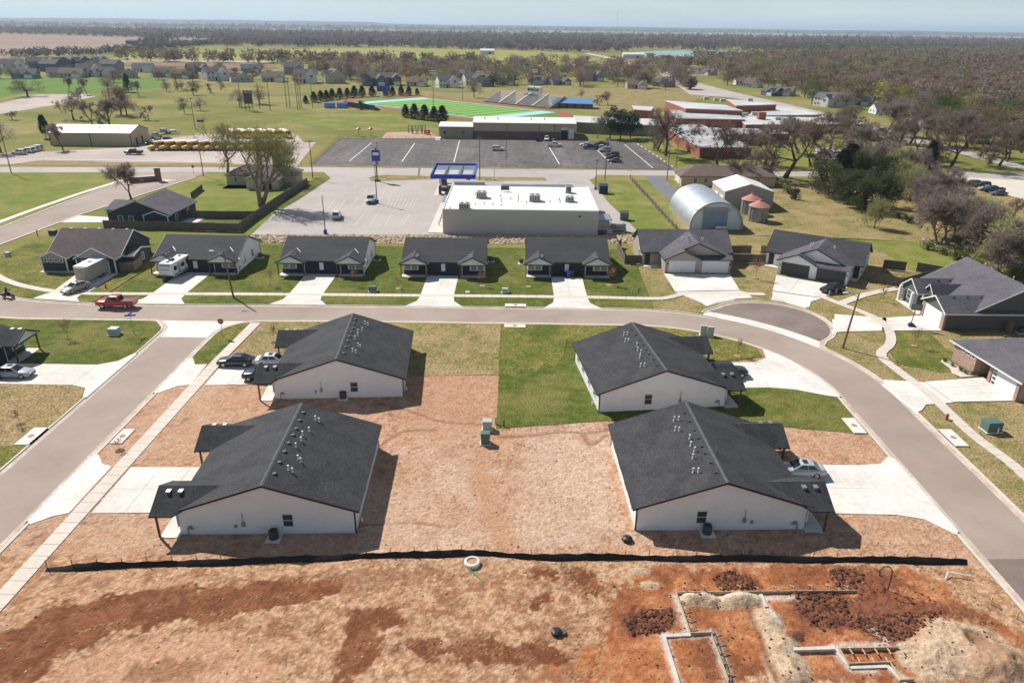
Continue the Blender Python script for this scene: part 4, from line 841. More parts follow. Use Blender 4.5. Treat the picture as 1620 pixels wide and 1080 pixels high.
# store car park and its surround
gp('car_park', [(398, 371.5), (440, 331), (522, 281), (512, 272), (945, 276.5), (938, 283), (960, 318), (1010, 367), (975, 370), (960, 372), (700, 371.5)], 'lot_paving', .045, 'pale asphalt car park in front of the store')
for a in ([(583, 282), (592, 278.5), (610, 277), (690, 279), (690, 284), (620, 286), (588, 287)], [(750, 280), (860, 281), (866, 286), (755, 286.5)]): gp('verge', a, 'lawn_dry', .07, 'planted island between the store car park and the road')
gp('verge', [(932, 284), (990, 283), (1045, 345), (1085, 372), (1010, 372), (1000, 352), (962, 318), (945, 300)], 'grass_bright', .06, 'grass strip beside the wooden rail fence')
gp('verge', [(1030, 285), (1080, 286), (1065, 300), (1062, 335), (1068, 360), (1075, 366), (1030, 330), (1000, 284)], 'grass_bright', .055, 'grass beside the quonset hut')
gp('driveway', [(1020, 279), (1050, 279.5), (1064, 296), (1092, 312), (1062, 318), (1040, 302)], 'asphalt_blue', .07, 'blue grey asphalt driveway behind the quonset hut')
gp('lawn', [(1055, 283), (1300, 285), (1420, 290), (1500, 330), (1560, 430), (1350, 420), (1180, 374), (1078, 372)], 'lawn_dry', .03, 'dormant meadow round the quonset hut')
gp('lawn', [(1180, 373), (1330, 376), (1450, 383), (1540, 425), (1480, 440), (1430, 420), (1390, 395), (1230, 372)], 'grass_bright', .05, 'bright green grass behind the court houses')
gp('rock_bed', [(398, 372), (1000, 372), (1005, 384), (940, 386), (600, 385), (385, 384)], 'stone_rock', .055, 'tan soil of the rock bed behind the row duplexes')
gp('car_park', [(1500, 287), (1530, 281), (1720, 290), (1720, 325), (1620, 316), (1560, 300)], 'concrete_walk', .055, 'pale car park with five cars at the right edge')
gp('meadow', [(1430, 285), (1500, 288), (1620, 317), (1720, 330), (1720, 420), (1560, 400), (1440, 340)], 'lawn_tan', .035, 'straw coloured meadow below the right car park')
# north of the road
gp('verge', [(25, 260), (60, 255.5), (340, 258.5), (420, 261), (420, 263), (60, 262.5)], 'lawn_tan', .05, 'brown grass median between the road and the bus yard')
gp('verge', [(470, 263.5), (490, 260.5), (700, 262.5), (920, 266), (925, 269), (700, 266)], 'lawn_dry', .05, 'yellow grass verge along the dark car park')
gp('bus_yard', [(-40, 262), (-40, 252), (0, 243), (80, 240), (215, 233), (240, 222), (310, 214), (400, 208), (470, 213), (480, 226), (500, 225), (470, 263), (420, 260.5), (60, 254.5), (20, 260)], 'gravel', .04, 'pale gravel yard where the school buses stand')
gp('car_park', [(490, 261.5), (538, 219), (1004, 224), (1073, 268.5), (930, 267), (700, 264.5)], 'asphalt_dark', .06, 'large dark weathered school car park')
gp('verge', [(1004, 224), (1200, 228), (1300, 245), (1500, 268), (1500, 272), (1300, 270.5), (1074, 268.5)], 'grass_bright', .05, 'school lawn right of the dark car park')
gp('car_park', [(1290, 232), (1350, 240), (1345, 262), (1290, 250)], 'gravel', .06, 'small gravel lot by the school')
gp('gravel_lot', [(-40, 180), (0, 164), (60, 150), (138, 149), (152, 153), (90, 166), (0, 181), (-40, 192)], 'gravel', .06, 'pinkish gravel lot at the left edge')
gp('lawn', [(-40, 122), (257, 124), (258, 139), (150, 148), (40, 148), (0, 155), (-40, 160)], 'golf_green', .05, 'mown bright green fairway by the far houses')
gp('lawn', [(420, 190), (545, 175), (600, 172), (694, 187), (692, 208), (540, 207), (470, 196)], 'grass_bright', .05, 'bright grass field below the running track')
gp('play_court', [(603, 219), (612, 210), (680, 208), (693, 219)], 'sandpit', .07, 'pink sand play court beside the school car park')
gp('road', [(1092, 150), (1110, 133), (1170, 148), (1320, 182), (1420, 208), (1450, 218), (1620, 262), (1620, 270), (1400, 213), (1310, 190), (1160, 155)], 'lot_paving', .06, 'residential road slanting through the trees on the right')
gp('road', [(1092, 150), (1110, 133), (1060, 112), (1000, 97), (930, 84), (925, 85), (985, 98), (1040, 114)], 'gravel', .07, 'pale country road winding into the far trees')
gp('lawn', [(560, 138), (640, 142), (720, 148), (870, 140), (1060, 140), (1130, 150), (1080, 165), (940, 172), (860, 168), (700, 152), (590, 152)], 'lawn_dry', .04, 'dormant school field behind the bleachers')
# far fields
gp('field', [(-100, 52), (0, 54), (330, 60), (335, 66), (230, 72), (0, 94), (-100, 100)], 'pink_field', .4, 'pinkish ploughed field at the far left')
gp('field', [(150, 97), (200, 89), (330, 80), (640, 76), (770, 79), (890, 83), (960, 96), (1000, 108), (760, 104), (600, 90), (420, 100)], 'yellow_field', .4, 'yellow green field in the distance')
gp('field', [(150, 96), (210, 97), (420, 100), (440, 108), (380, 112), (290, 107), (170, 103)], 'brown_field', .45, 'brown plot with a dirt road behind the far houses')
gp('road', [(155, 97), (210, 96), (420, 98), (430, 100.5), (210, 98.5), (150, 100)], 'gravel', .6, 'dirt road behind the far houses on the left')
gp('field', [(545, 62), (640, 66), (636, 78), (560, 74)], 'straw_field', .5, 'small straw field among the far woods')
gp('field', [(985, 92), (1060, 93), (1075, 101), (1000, 101)], 'brown_field', .45, 'reddish brown ploughed plot near the white shed')
gp('field', [(820, 49.5), (900, 48), (960, 50), (900, 53)], 'pale_green_field', .9, 'pale green field close to the horizon')
gp('field', [(1080, 52), (1180, 50), (1320, 49.5), (1420, 54), (1300, 57), (1160, 58)], 'pale_green_field', .9, 'pale green field near the horizon on the right')
gp('field', [(1350, 57), (1480, 56), (1640, 59), (1640, 64), (1400, 63)], 'pink_field', .9, 'pinkish field near the horizon on the right')
gp('field', [(-40, 40.5), (200, 42), (330, 46), (150, 47), (-40, 46)], 'pale_green_field', .9, 'thin pale field near the horizon on the left')
mat('pond', (0.25, 0.36, 0.36), (0.22, 0.33, 0.33), 0.01, 0.25, spec=0.5)
gp('pond', [(1005, 83), (1060, 80), (1150, 80), (1260, 87), (1230, 92), (1100, 91), (1020, 89)], 'pond', .5, 'pale turquoise pond beyond the trees on the right')
# creek bank
strip('creek_bank', spline([at(*p) for p in ((1460, 378), (1490, 392), (1520, 408), (1545, 420))], 4), 0, .8, -.1, .12, 'stone_rock', 'pale stony creek edge below the trees')

# ---- painted lines
def lines(parent_name, label, segs, wd, m, z):
    """painted stripes of one car park; every stripe its own piece"""
    root = None
    for a, b in segs:
        A, B = at(*a), at(*b); dx, dy = B[0] - A[0], B[1] - A[1]; L = math.hypot(dx, dy); ox, oy = -dy / L * wd / 2, dx / L * wd / 2
        q = [(A[0] + ox, A[1] + oy), (A[0] - ox, A[1] - oy), (B[0] - ox, B[1] - oy), (B[0] + ox, B[1] + oy)]
        o = MB().quad(*[(p[0], p[1], z) for p in (q if area2(q) > 0 else q[::-1])]).build('painted_stripe', m, root)
        if root is None: root = o; o.name = parent_name; tag(o, label, None, None, 'structure')
seg = [((553, 255), (587, 227)), ((636, 256), (656, 227)), ((718, 257), (727, 223)), ((885, 260), (868, 232)), ((967, 259), (945, 238)), ((1033, 266), (988, 229))]
lines('painted_lines', 'long white lines dividing the dark school car park', seg, .35, 'white_line', .075)
seg = []
for (xa, ya, xb, yb) in ((553, 255, 587, 227), (636, 256, 656, 227), (718, 257, 727, 223), (800, 258, 796, 226), (885, 260, 868, 228)):
    for k in range(10):
        u = k / 9.5; x = xa + (xb - xa) * u; y = ya + (yb - ya) * u; wv = 21 - 5 * u
        seg += [((x - wv, y + .1), (x - 2, y + .3)), ((x + 2, y + .3), (x + wv, y + .6))]
lines('painted_lines', 'faded stall lines of the dark school car park', seg, .28, 'worn_line', .07)
seg = [((513 + 24 * k, 357), (532 + 22 * k, 338)) for k in range(5)] + [((638, 356), (648, 339)), ((633, 356), (643, 339)), ((518, 331), (530, 316)), ((537, 329), (548, 314)), ((555, 328), (566, 312)), ((572, 328), (579, 316))]
seg += [((561, 324 - 2), (568, 312)), ((606, 306), (614, 293)), ((624, 306), (630, 293)), ((620, 306), (626, 294)), ((560, 300), (566, 289)), ((575, 307), (583, 296)), ((560, 287), (566, 281)), ((634, 287), (640, 283)), ((645, 287), (650, 283))]
seg += [((610 + 6.2 * k, 329), (617 + 6.2 * k, 314)) for k in range(8)]
lines('painted_lines', 'cream stall lines of the store car park', seg, .16, 'yellow_line', .06)
strip('kerb', [at(*p) for p in ((68, 253.5), (200, 255.3), (340, 258))], 0, .8, 0, .16, 'concrete', 'white concrete kerb along the bus yard')
for k in range(11):
    a = at(1008 + k * 6, 228 + k * 3.85); b = at(1011 + k * 6, 230 + k * 3.85)
    o = MB().prism([(a[0] - .15, a[1]), (a[0] + .15, a[1]), (b[0] + .15, b[1]), (b[0] - .15, b[1])][::-1], 0, .22).build('wheel_stop', 'concrete')
    tag(o, 'pale concrete wheel stop along the right edge of the dark car park', 'wheel stop', 'wheel stops along the dark car park')

# ================================================================== STORE, SHEDS, SCHOOL, STADIUM
def store():
    t = thing('store_building', 'store with flat white roof and grey rear wall behind the row duplexes', 'store', (0, 0, 0))
    x0, x1, y0, y1, h = -15.3, 18.3, 154.2, 180.6, 5.2
    MB().box(x0, x1, y0, y1, 0, h).build('wall', 'stucco', t)
    MB().box(x0 + .25, x1 - .25, y0 + .25, y1 - .25, h - .02, h + .12).build('roof', 'membrane', t)
    for a in ((x0, x1, y0, y0 + .22), (x0, x1, y1 - .22, y1), (x0, x0 + .22, y0 + .222, y1 - .222), (x1 - .22, x1, y0 + .222, y1 - .222)): MB().box(*a, h + .003, h + .28).build('parapet', 'membrane', t)
    MB().box(x0 + .5, x0 + 8, y1 + .02, y1 + 2.4, 3.2, h + .9).build('entrance_canopy', 'trim_grey', t)
    MB().box(-3.2, 14.5, y1 - .6, y1 - .3, h + .1, h + .75).build('sign_parapet', 'membrane', t)
    def unit(px, py, w_, d_, hh):
        x, y = at(px, py, h + .1); o = MB().box(x - w_ / 2, x + w_ / 2, y - d_ / 2, y + d_ / 2, h + .3, h + hh).build('rooftop_unit', 'hvac', t)
        MB().box(x - w_ / 2 - .1, x + w_ / 2 + .1, y - d_ / 2 - .1, y + d_ / 2 + .1, h + .1, h + .3).build('curb', 'metal_grey', o)
        for k in (-1, 1): MB().lathe([(d_ * .2, h + hh), (d_ * .2, h + hh + .12)], 12, (x + k * w_ * .24, y)).build('fan', 'metal_dark', o)
        for k in range(4): MB().box(x - w_ / 2 + .15 + k * w_ / 4.4, x - w_ / 2 + .35 + k * w_ / 4.4, y - d_ / 2 - .06, y - d_ / 2 - .005, h + .5, h + hh - .2).build('louvre', 'metal_dark', o)
    unit(735, 331, 2.3, 1.7, 1.5); unit(762, 313, 2.3, 1.9, 1.6); unit(846, 318, 2.4, 1.9, 1.6); unit(901, 319, 1.9, 1.5, 1.3); unit(899, 305, 1.3, 1.6, 1.8)
    for px, py in ((752, 324), (766, 323), (780, 324), (792, 311), (793, 316), (793, 320), (793, 325), (808, 315), (870, 320), (886, 320), (885, 316), (712, 330), (833, 321)):
        x, y = at(px, py, h + .1); MB().tube((x, y, h), (x, y, h + .45), .1, n=8).build('vent_pipe', 'metal_dark', t)
    for px, py, hh in ((820, 319, 1.6), (752, 310, 1.0)):
        x, y = at(px, py, h); MB().tube((x, y, h), (x, y, h + hh), .09, n=8).build('vent_pipe', 'metal_grey', t)
    x, y = at(799, 304, h); MB().box(x - 1.0, x + 1.0, y - .1, y + .1, h + .5, h + 1.4).tube((x - .8, y, h), (x - .8, y, h + .6), .05).tube((x + .8, y, h), (x + .8, y, h + .6), .05).build('dark_roof_screen', 'metal_dark', t)
    panel('wall_vent', t, (14.2, y0 - .03, 4.2), (0, -1), .6, .35, .1, 'metal_dark')
    # stairs, rear dock
    d = MB().box(18.4, 21.6, 156.4, 161.5, 2.9, 3.05).build('dock_roof', 'metal_grey', t)
    for x, y in ((21.4, 156.6), (21.4, 161.3)): MB().tube((x, y, 0), (x, y, 2.9), .06).build('dock_post', 'metal_grey', t)
    MB().box(18.32, 21.8, 156.0, 162, .0, .9).build('dock', 'concrete_walk', t)
    b = MB()
    for k in range(6): b.tube((22 + k * .45, 155.6, 0), (22 + k * .45, 155.6, 2.2), .03)
    for z in (.4, 1.2, 2.1): b.tube((22, 155.6, z), (24.3, 155.6, z), .025)
    for k in range(5): b.tube((24.3, 155.6 + k * .6, 0), (24.3, 155.6 + k * .6, 2.2), .03)
    b.tube((24.3, 155.6, 2.1), (24.3, 158, 2.1), .025); b.build('railing', 'metal_grey', t)
    sheet('front_walk', [(-18.6, 154.3), (-15.32, 154.3), (-15.32, 181), (-12, 183), (-12, 186), (-18.6, 186)], 'concrete_walk', .17, parent=t)
    for k in range(6): MB().tube((-16.8, 161 + k * 3.2, .15), (-16.8, 161 + k * 3.2, 1.2), .1, n=8).build('bollard', 'metal_dark', t)
    MB().box(-17.2, -15.3, 172, 179, 2.9, 3.1).build('awning', 'metal_grey', t)
store()
def pallets():
    for k, (px, py, n_, lb) in enumerate(((978, 366, 6, 'grey pallet stack behind the right corner of the store'), (948, 371, 3, 'low blue grey pallet stack behind the store wall'))):
        x, y = at(px, py); t = thing('pallet_stack', lb, 'pallets', (x, y, .05), R(8))
        for i in range(n_):
            p = MB().box(-1.6, 1.6, -.1 - .45, .45, i * .3 + .14, i * .3 + .2).box(-1.6, -1.4, -.5, .4, i * .3, i * .3 + .14).box(1.4, 1.6, -.5, .4, i * .3, i * .3 + .14).build('pallet', 'metal_grey' if i % 2 else 'metal_dark', t); p.location = (random.uniform(-.1, .1), random.uniform(-.2, .2), 0)
pallets()
def canopy():
    t = thing('fuel_canopy', 'blue rimmed fuel canopy in front of the store', 'canopy', (-16.2, 200.5, 0), R(1))
    W, D, z = 5.9, 8.6, 4.7; mat('deck_blue', (.13, .16, .22), (.1, .125, .17), .3, .7)
    MB().box(-W + .31, W - .31, -D + .31, D - .31, z, z + .55).build('deck', 'deck_blue', t)
    for a in ((-W, W, -D, -D + .3), (-W, W, D - .3, D), (-W, -W + .3, -D + .302, D - .302), (W - .3, W, -D + .302, D - .302)): MB().box(*a, z - .1, z + 1.0).build('fascia', 'blue_paint', t)
    for x in (-2, 2): MB().box(x - .1, x + .1, -D + .31, D - .31, z + .56, z + .72).build('deck_rib', 'metal_dark', t)
    for k in range(3): MB().box(-W + .8 + k * 3.8, -W + 3.4 + k * 3.8, -6.0, .5, z + .56, z + .62).build('deck_panel', 'membrane_grey', t)
    for x in (-3.6, 3.6):
        for y in (-5.5, 5.5): MB().box(x - .25, x + .25, y - .25, y + .25, .1, z).build('column', 'white_paint', t)
    for x in (-3.6, 0, 3.6):
        for y in (-5.5, 5.5):
            if x == 0 and y > 0: continue
            p = MB().box(x - .35, x + .35, y - 1.6, y - .7, .1, 2.0).build('fuel_pump', 'metal_dark', t); MB().box(x - .36, x + .36, y - 1.62, y - .68, 2.0, 2.25).build('pump_top', 'blue_paint', p)
    MB().box(-5.2, 5.2, -8.2, 8.2, 0, .1).build('fuel_slab', 'concrete_walk', t)
canopy()
for px, py, hh, lb in ((702, 290, 2.2, 'dark vending box left of the fuel canopy'), (703, 302, 1.7, 'dark ice box by the store entrance')):
    x, y = at(px, py); o = thing('vending_box', lb, 'vending box', (x, y, .06)); MB().box(-.9, .9, -.5, .5, 0, hh).build('cabinet', 'metal_dark', o); MB().box(-.8, .8, -.54, -.502, hh * .55, hh * .9).build('front_panel', 'white_paint', o)
def pole(name, label, cat, px, py, h, r_=.14, m='wood_pole', lean=(0, 0), arm=None, base=None, head=None, cross=False):
    x, y = at(px, py); t = thing(name, label, cat, (x, y, 0))
    MB().tube((0, 0, 0), (lean[0], lean[1], h), r_, r_ * .62, n=8).build('pole', m, t)
    if base: MB().box(-.32, .32, -.32, .32, 0, base).build('pole_base', 'blue_paint', t)
    if arm:
        b = MB().tube((lean[0], lean[1], h - .6), (lean[0] + arm[0] * .6, lean[1] + arm[1] * .6, h - .15), .04).tube((lean[0] + arm[0] * .6, lean[1] + arm[1] * .6, h - .15), (lean[0] + arm[0], lean[1] + arm[1], h - .1), .04); a = b.build('arm', 'metal_grey', t)
        l_ = MB().box(-.35, .35, -.13, .13, -.09, .06).build('lamp_head', 'white_paint', a); l_.location = (lean[0] + arm[0], lean[1] + arm[1], h - .12)
    if head: MB().box(lean[0] - head, lean[0] + head, lean[1] - .25, lean[1] + .25, h, h + .18).build('lamp_head', 'metal_dark', t)
    if cross:
        MB().box(lean[0] - 1.1, lean[0] + 1.1, lean[1] - .06, lean[1] + .06, h - .6, h - .45).build('crossarm', 'wood_pole', t)
        for s in (-.9, -.3, .3, .9): MB().tube((lean[0] + s, lean[1], h - .45), (lean[0] + s, lean[1], h - .25), .05).build('insulator', 'metal_grey', t)
    return t
pole('street_light', 'wooden street light pole casting a shadow over the main street', 'street light', 370, 472, 8.2, .17, lean=(-.5, -.3), arm=(-1.9, .2))
pole('street_light', 'wooden street light pole beside the winding pavement', 'street light', 1333, 551, 8.4, .17, lean=(.6, -.2), arm=(-1.6, .5))
pole('lamp_post', 'black lamp post at the near edge of the store car park', 'lamp post', 515, 370, 8.3, .12, 'metal_dark', base=.9)
pole('lamp_post', 'black lamp post beside the silver car in the store car park', 'lamp post', 596.5, 322, 9.5, .13, 'metal_dark', base=.9, head=.5)
pole('lamp_post', 'black lamp post at the corner of the store drive', 'lamp post', 942, 300, 8.0, .12, 'metal_dark', base=.6, head=.4)
for px, py, h, lb in ((18, 274, 14, 'utility pole at the left edge beside the green field'), (495, 282, 11, 'utility pole at the end of the wooden fence'), (759, 285, 12.5, 'utility pole right of the fuel canopy'), (957, 286, 12, 'utility pole near the rail fence'), (1055, 286, 10.5, 'utility pole beside the blue grey driveway'), (1069, 270, 9, 'utility pole on the school lawn'), (322, 279, 10, 'utility pole behind the ranch house'), (309, 205, 13, 'utility pole left of the bus yard'), (598, 262, 7.5, 'thin dark pole at the near edge of the dark car park')):
    pole('utility_pole', lb, 'utility pole', px, py, h, .15, cross=h > 9.5)
pole('lamp_post', 'thin lamp post among the stalls of the dark car park', 'lamp post', 801, 253, 8, .1, 'metal_dark', head=.5)
pole('lamp_post', 'pale lamp post beside the row of cars on the dark car park', 'lamp post', 959, 264, 9, .1, 'metal_grey', head=.5)
def big_sign():
    x, y = at(597, 287); t = thing('pole_sign', 'tall blue pole sign at the car park entrance', 'sign', (x, y, 0))
    MB().box(-.16, .16, -.16, .16, 0, 9.5).build('post', 'metal_dark', t); MB().box(-1.15, 1.15, -.25, .25, 5.8, 8.8).build('sign_board', 'blue_paint', t)
    MB().box(-.85, .85, -.28, -.252, 7.4, 8.2).build('sign_stripe', 'white_paint', t); MB().box(-.7, .7, -.7, .7, 0, .5).build('pole_base', 'metal_dark', t)
big_sign()
x, y = at(661, 280); t = thing('banner', 'white feather banner leaning on the planted island', 'banner', (x, y, .05)); MB().tube((0, 0, 0), (.5, 0, 3.4), .03).build('staff', 'metal_grey', t); MB().hull([(.08, -.01, .3), (.5, -.01, .3), (1.0, -.01, 3.2), (.5, -.01, 3.4)], [(.08, .01, .3), (.5, .01, .3), (1.0, .01, 3.2), (.5, .01, 3.4)]).build('cloth', 'white_paint', t)
x, y = at(782, 286); t = thing('price_sign', 'slim white roadside sign on the second island', 'sign', (x, y, .05)); MB().box(-.12, .12, -.12, .12, 0, 3.4).build('post', 'white_paint', t); MB().box(-.5, .5, -.15, .15, 0, .4).build('pole_base', 'concrete', t)
def quonset():
    x, y = 45.6, 160.6; t = thing('quonset_hut', 'silver arched steel quonset hut with a blue grey door', 'hut', (x, y, 0), R(1.5))
    W, L, n = 6.0, 20.5, 20
    ar = [(-W * math.cos(math.pi * i / n), 0, .4 + (W * .98) * math.sin(math.pi * i / n) ** .9) for i in range(n + 1)]; ar[0] = (-W, 0, 0); ar[-1] = (W, 0, 0)
    b = MB(); v = ar + [(p[0], L, p[2]) for p in ar]; b.add(v, [(i, i + 1, n + 2 + i, n + 1 + i) for i in range(n)][::1]); b.build('shell', 'galvanised', t, smooth=True)
    b = MB(); b.add([(p[0] * 1.01, p[1] - .15, p[2] * 1.012) for p in ar] + [(p[0] * .95, p[1] - .15, p[2] * .95) for p in ar], [(i, i + 1, n + 2 + i, n + 1 + i) for i in range(n)]); b.build('arch_rim', 'metal_grey', t)
    MB().add([(p[0] * .985, .25, p[2] * .985) for p in ar], [tuple(range(n + 1))]).build('end_wall', 'panel_white', t)
    MB().add([(p[0] * .985, L - .2, p[2] * .985) for p in ar], [tuple(range(n + 1))[::-1]]).build('end_wall', 'panel_white', t)
    mat('door_bluegrey', (0.24, 0.31, 0.4), (0.2, 0.27, 0.36), .5, .6, wave=('x', .3, .4)); MB().box(-3.2, 2.4, .1, .22, 0, 4.3).build('sliding_door', 'door_bluegrey', t); MB().box(-5.2, 3, .02, .1, 4.32, 4.5).build('door_rail', 'metal_grey', t)
    MB().box(-3.2, 2.4, .12, .24, 4.5, 5.1).build('door_header', 'trim_grey', t)
    t2 = thing('flatbed_trailer', 'small trailer parked against the quonset door', 'trailer', (x + .6, y - .9, 0), R(3)); MB().box(-1.2, 1.2, -.6, .6, .55, .75).build('bed', 'metal_grey', t2); MB().box(-1.2, 1.2, -.62, -.58, .75, 1.15).build('side_rail', 'white_paint', t2)
    for sx in (-.35, .35): MB().tube((sx, -.75, .3), (sx, -.6, .3), .3, n=12).build('tyre', 'tyre', t2)
quonset()
def shed():
    x, y = at(1183, 331); t = thing('metal_shed', 'tan metal shed with white roof and two white doors', 'shed', (x, y, 0), R(0))
    gable(t, -6.2, 6.0, 0, 12.5, 4.3, 6.2, 'y', .1, .1, 'siding_tan', 'metal_roof_white', fascia='trim_white')
    for yy in (2.5, 7.5): garage_door(t, (-6.24, yy, 1.5), (-1, 0), 3.2, 2.8, 'door_white')
shed()
for px, py, lb in ((1186, 338, 'rear galvanised grain bin with red conical roof'), (1198, 349, 'front galvanised grain bin with rusty red conical roof')):
    x, y = at(px, py); t = thing('grain_bin', lb, 'grain bin', (x, y, 0))
    MB().lathe([(2.3, 0), (2.3, 3.6)], 20).build('drum', 'galvanised_bin', t, smooth=False); MB().lathe([(2.5, 3.55), (1.3, 4.25), (.3, 4.8), (.3, 5.0)], 20).build('cone_roof', 'rust_red', t)
    for k in range(4):
        a = R(200 + k * 40); MB().box(-.05, .05, -.03, .03, 0, 3.6).build('rib', 'metal_grey', t).location = (2.33 * math.cos(a), 2.33 * math.sin(a), 0)
# ---- school
def block(t, name, pts, h, wm, rm, z0=0, px_=True, hb=None):
    """pts: roof corners as photo pixels on the plane z=h"""
    P = [at(*p, h) for p in pts]
    if area2(P) < 0: P = P[::-1]
    o = MB().prism(P, z0, h - .1).build('wall', wm, t)
    c = (sum(p[0] for p in P) / len(P), sum(p[1] for p in P) / len(P)); Q = [(c[0] + (p[0] - c[0]) * 1.012, c[1] + (p[1] - c[1]) * 1.012) for p in P]
    MB().prism(Q, h - .098, h + .25).build('roof', rm, t); return o
def box_building(label, cat, x0, x1, y0, y1, h, wm, rm, name='school_building', slope=0.0, base=None, rz=0):
    t = thing(name, label, cat, ((x0 + x1) / 2, y0, 0), rz); w_ = (x1 - x0) / 2; d_ = y1 - y0
    if slope: gable(t, -w_, w_, 0, d_, h, h + slope, 'x', .15, .15, wm, rm, fascia='trim_grey')
    else:
        MB().box(-w_, w_, 0, d_, 0, h).build('wall', wm, t); MB().box(-w_ - .2, w_ + .2, -.2, d_ + .2, h + .003, h + .35).build('roof', rm, t)
    if base: MB().box(-w_ - .03, w_ + .03, -.06, -.005, 0, base[0]).build('base_wall', base[1], t)
    return t
gb = box_building('long tan school gymnasium with white roof and brown base', 'gym', -16.7, 24.5, 301, 322, 6.0, 'metal_tan', 'metal_roof_white', 'gymnasium', 1.2, (2.9, 'brick_dark'))
garage_door(gb, (18.8, -.12, 2.2), (0, -1), 2.2, 4.0, 'door_white'); panel('doorway', gb, (16.0, -.12, 1.8), (0, -1), 2.5, 3.4, .06, 'black'); garage_door(gb, (16.0, -.12, 4.1), (0, -1), 2.4, 1.0, 'door_white', 1)
for x in (-7, 6, 12): MB().box(x - .08, x + .08, -.1, -.01, 2.9, 6).build('downspout', 'metal_dark', gb)
for x in (-18, -12, 3, 9): MB().tube((x * .9, 6, 6.2), (x * .9, 6, 7.6), .2, n=8).build('vent_pipe', 'metal_grey', gb)
ga = box_building('lower olive wing left of the gymnasium', 'gym wing', -30.3, -16.8, 300.2, 316, 4.4, 'metal_olive', 'metal_roof_white', 'gymnasium_wing', .9)
for x in (-4.5, 3): window(ga, (x, -.05, 2.2), (0, -1), .9, .9, 'trim_dark', 'glass', cross=False)
x, y = at(693, 221); t = thing('entrance_steps', 'white concrete steps at the left end of the gymnasium wing', 'steps', (x, y, 0)); MB().box(-1, 1, -2.5, -.8, 0, .25).build('step', 'concrete', t); MB().box(-1, 1, -.8, 4, 0, .55).build('landing', 'concrete', t)
mat('membrane_school', (.58, .57, .56), (.5, .495, .49), .08, .8, c3=(.42, .42, .42), s3=.05)
def school():
    t = thing('school_building', 'red brick school complex with flat white and grey roofs', 'school'); D = [
        (6.5, ((1053, 160), (1147, 167), (1175, 176), (1085, 172), (1085, 172)), 'brick_red', 'membrane_school'),
        (6.5, ((1150, 158), (1215, 163), (1228, 166), (1165, 168)), 'brick_red', 'membrane_school'),
        (4.2, ((1000, 168), (1035, 170), (1030, 176), (1003, 174)), 'brick_red', 'membrane_school'),
        (3.6, ((1215, 167), (1250, 170), (1300, 182), (1180, 184)), 'stucco', 'membrane_school'),
        (4.4, ((1060, 175), (1165, 180), (1178, 190), (1070, 188)), 'brick_red', 'membrane_grey'),
        (3.6, ((1165, 184), (1290, 187), (1380, 197), (1180, 198)), 'brick_red', 'membrane_school'),
        (4.2, ((908, 184), (1050, 190), (1070, 200), (1000, 198), (912, 194)), 'metal_olive', 'membrane_school'),
        (3.6, ((1050, 198), (1110, 198), (1190, 234), (1108, 234), (1072, 215)), 'brick_red', 'membrane_grey'),
        (3.6, ((1120, 203), (1215, 205), (1250, 212), (1150, 214)), 'brick_dark', 'membrane_grey')]
    for h, pts, wm, rm in D: block(t, 'block', pts, h, wm, rm)
    for px, py, h in ((1117, 158, 6.8), (1133, 160, 6.8), (1143, 161, 6.8), (1186, 160, 6.8), (1080, 173, 4.6), (1110, 176, 4.6), (1150, 184, 3.8), (1178, 183, 3.8), (1193, 182, 3.8), (1230, 190, 3.8), (1290, 192, 3.8), (1300, 190, 3.8), (1097, 211, 3.8)):
        x, y = at(px, py, h); MB().box(x - 1.3, x + 1.3, y - 1.1, y + 1.1, h, h + 1.4).build('rooftop_unit', 'hvac', t)
    x, y = at(1204, 189, 3.8); MB().box(x - 1.6, x + 1.6, y - 1.6, y + 1.6, 3.6, 7).build('chimney', 'brick_red', t)
    for k in range(6):
        x0_, y0_ = at(1085 + k * 7, 250 - 14 + k * 3); 
    A, B = at(1109, 236.3, 3.4), at(1190, 236.3, 3.4)
    for k in range(4): window(t, (A[0] + (B[0] - A[0]) * (k + .5) / 4, A[1] + (B[1] - A[1]) * (k + .5) / 4 - .15, 1.7), (0, -1), 2.2, 1.3, 'trim_dark', 'glass')
school()
x0, y0 = at(872, 171); t = thing('concession_building', 'low brick building with blue metal roof beside the track', 'building', (x0 + 12, y0 + 3, 0), R(-12))
gable(t, -11, 11, -3.5, 5, 2.9, 4.9, 'x', .8, .8, 'brick_dark', 'metal_roof_blue', fascia='trim_grey')
for x in (-7, -2.5, 2, 6.5): panel('door', t, (x, -3.56, 1.1), (0, -1), 1.4, 2.1, .08, 'door_dark')
def maintenance():
    t = thing('maintenance_building', 'long tan metal building with white roof left of the buses', 'building', (-153.3, 269.3, 0), R(1))
    gable(t, -14.6, 14.6, 0, 14.5, 4.4, 6.4, 'x', .15, .15, 'metal_tan', 'metal_roof_white', fascia='trim_dark')
    for x in (-14.5, 0, 14.5): MB().box(x - .12, x + .12, -.12, -.01, 0, 4.3).build('downspout', 'metal_dark', t)
    for yy in (4, 8.5): panel('door', t, (14.63, yy, 1.3), (1, 0), 1.1, 2.4, .08, 'black')
    for x in (2, 9): MB().tube((x, 4, 5), (x, 4, 6), .2, n=8).build('vent_pipe', 'metal_dark', t)
maintenance()
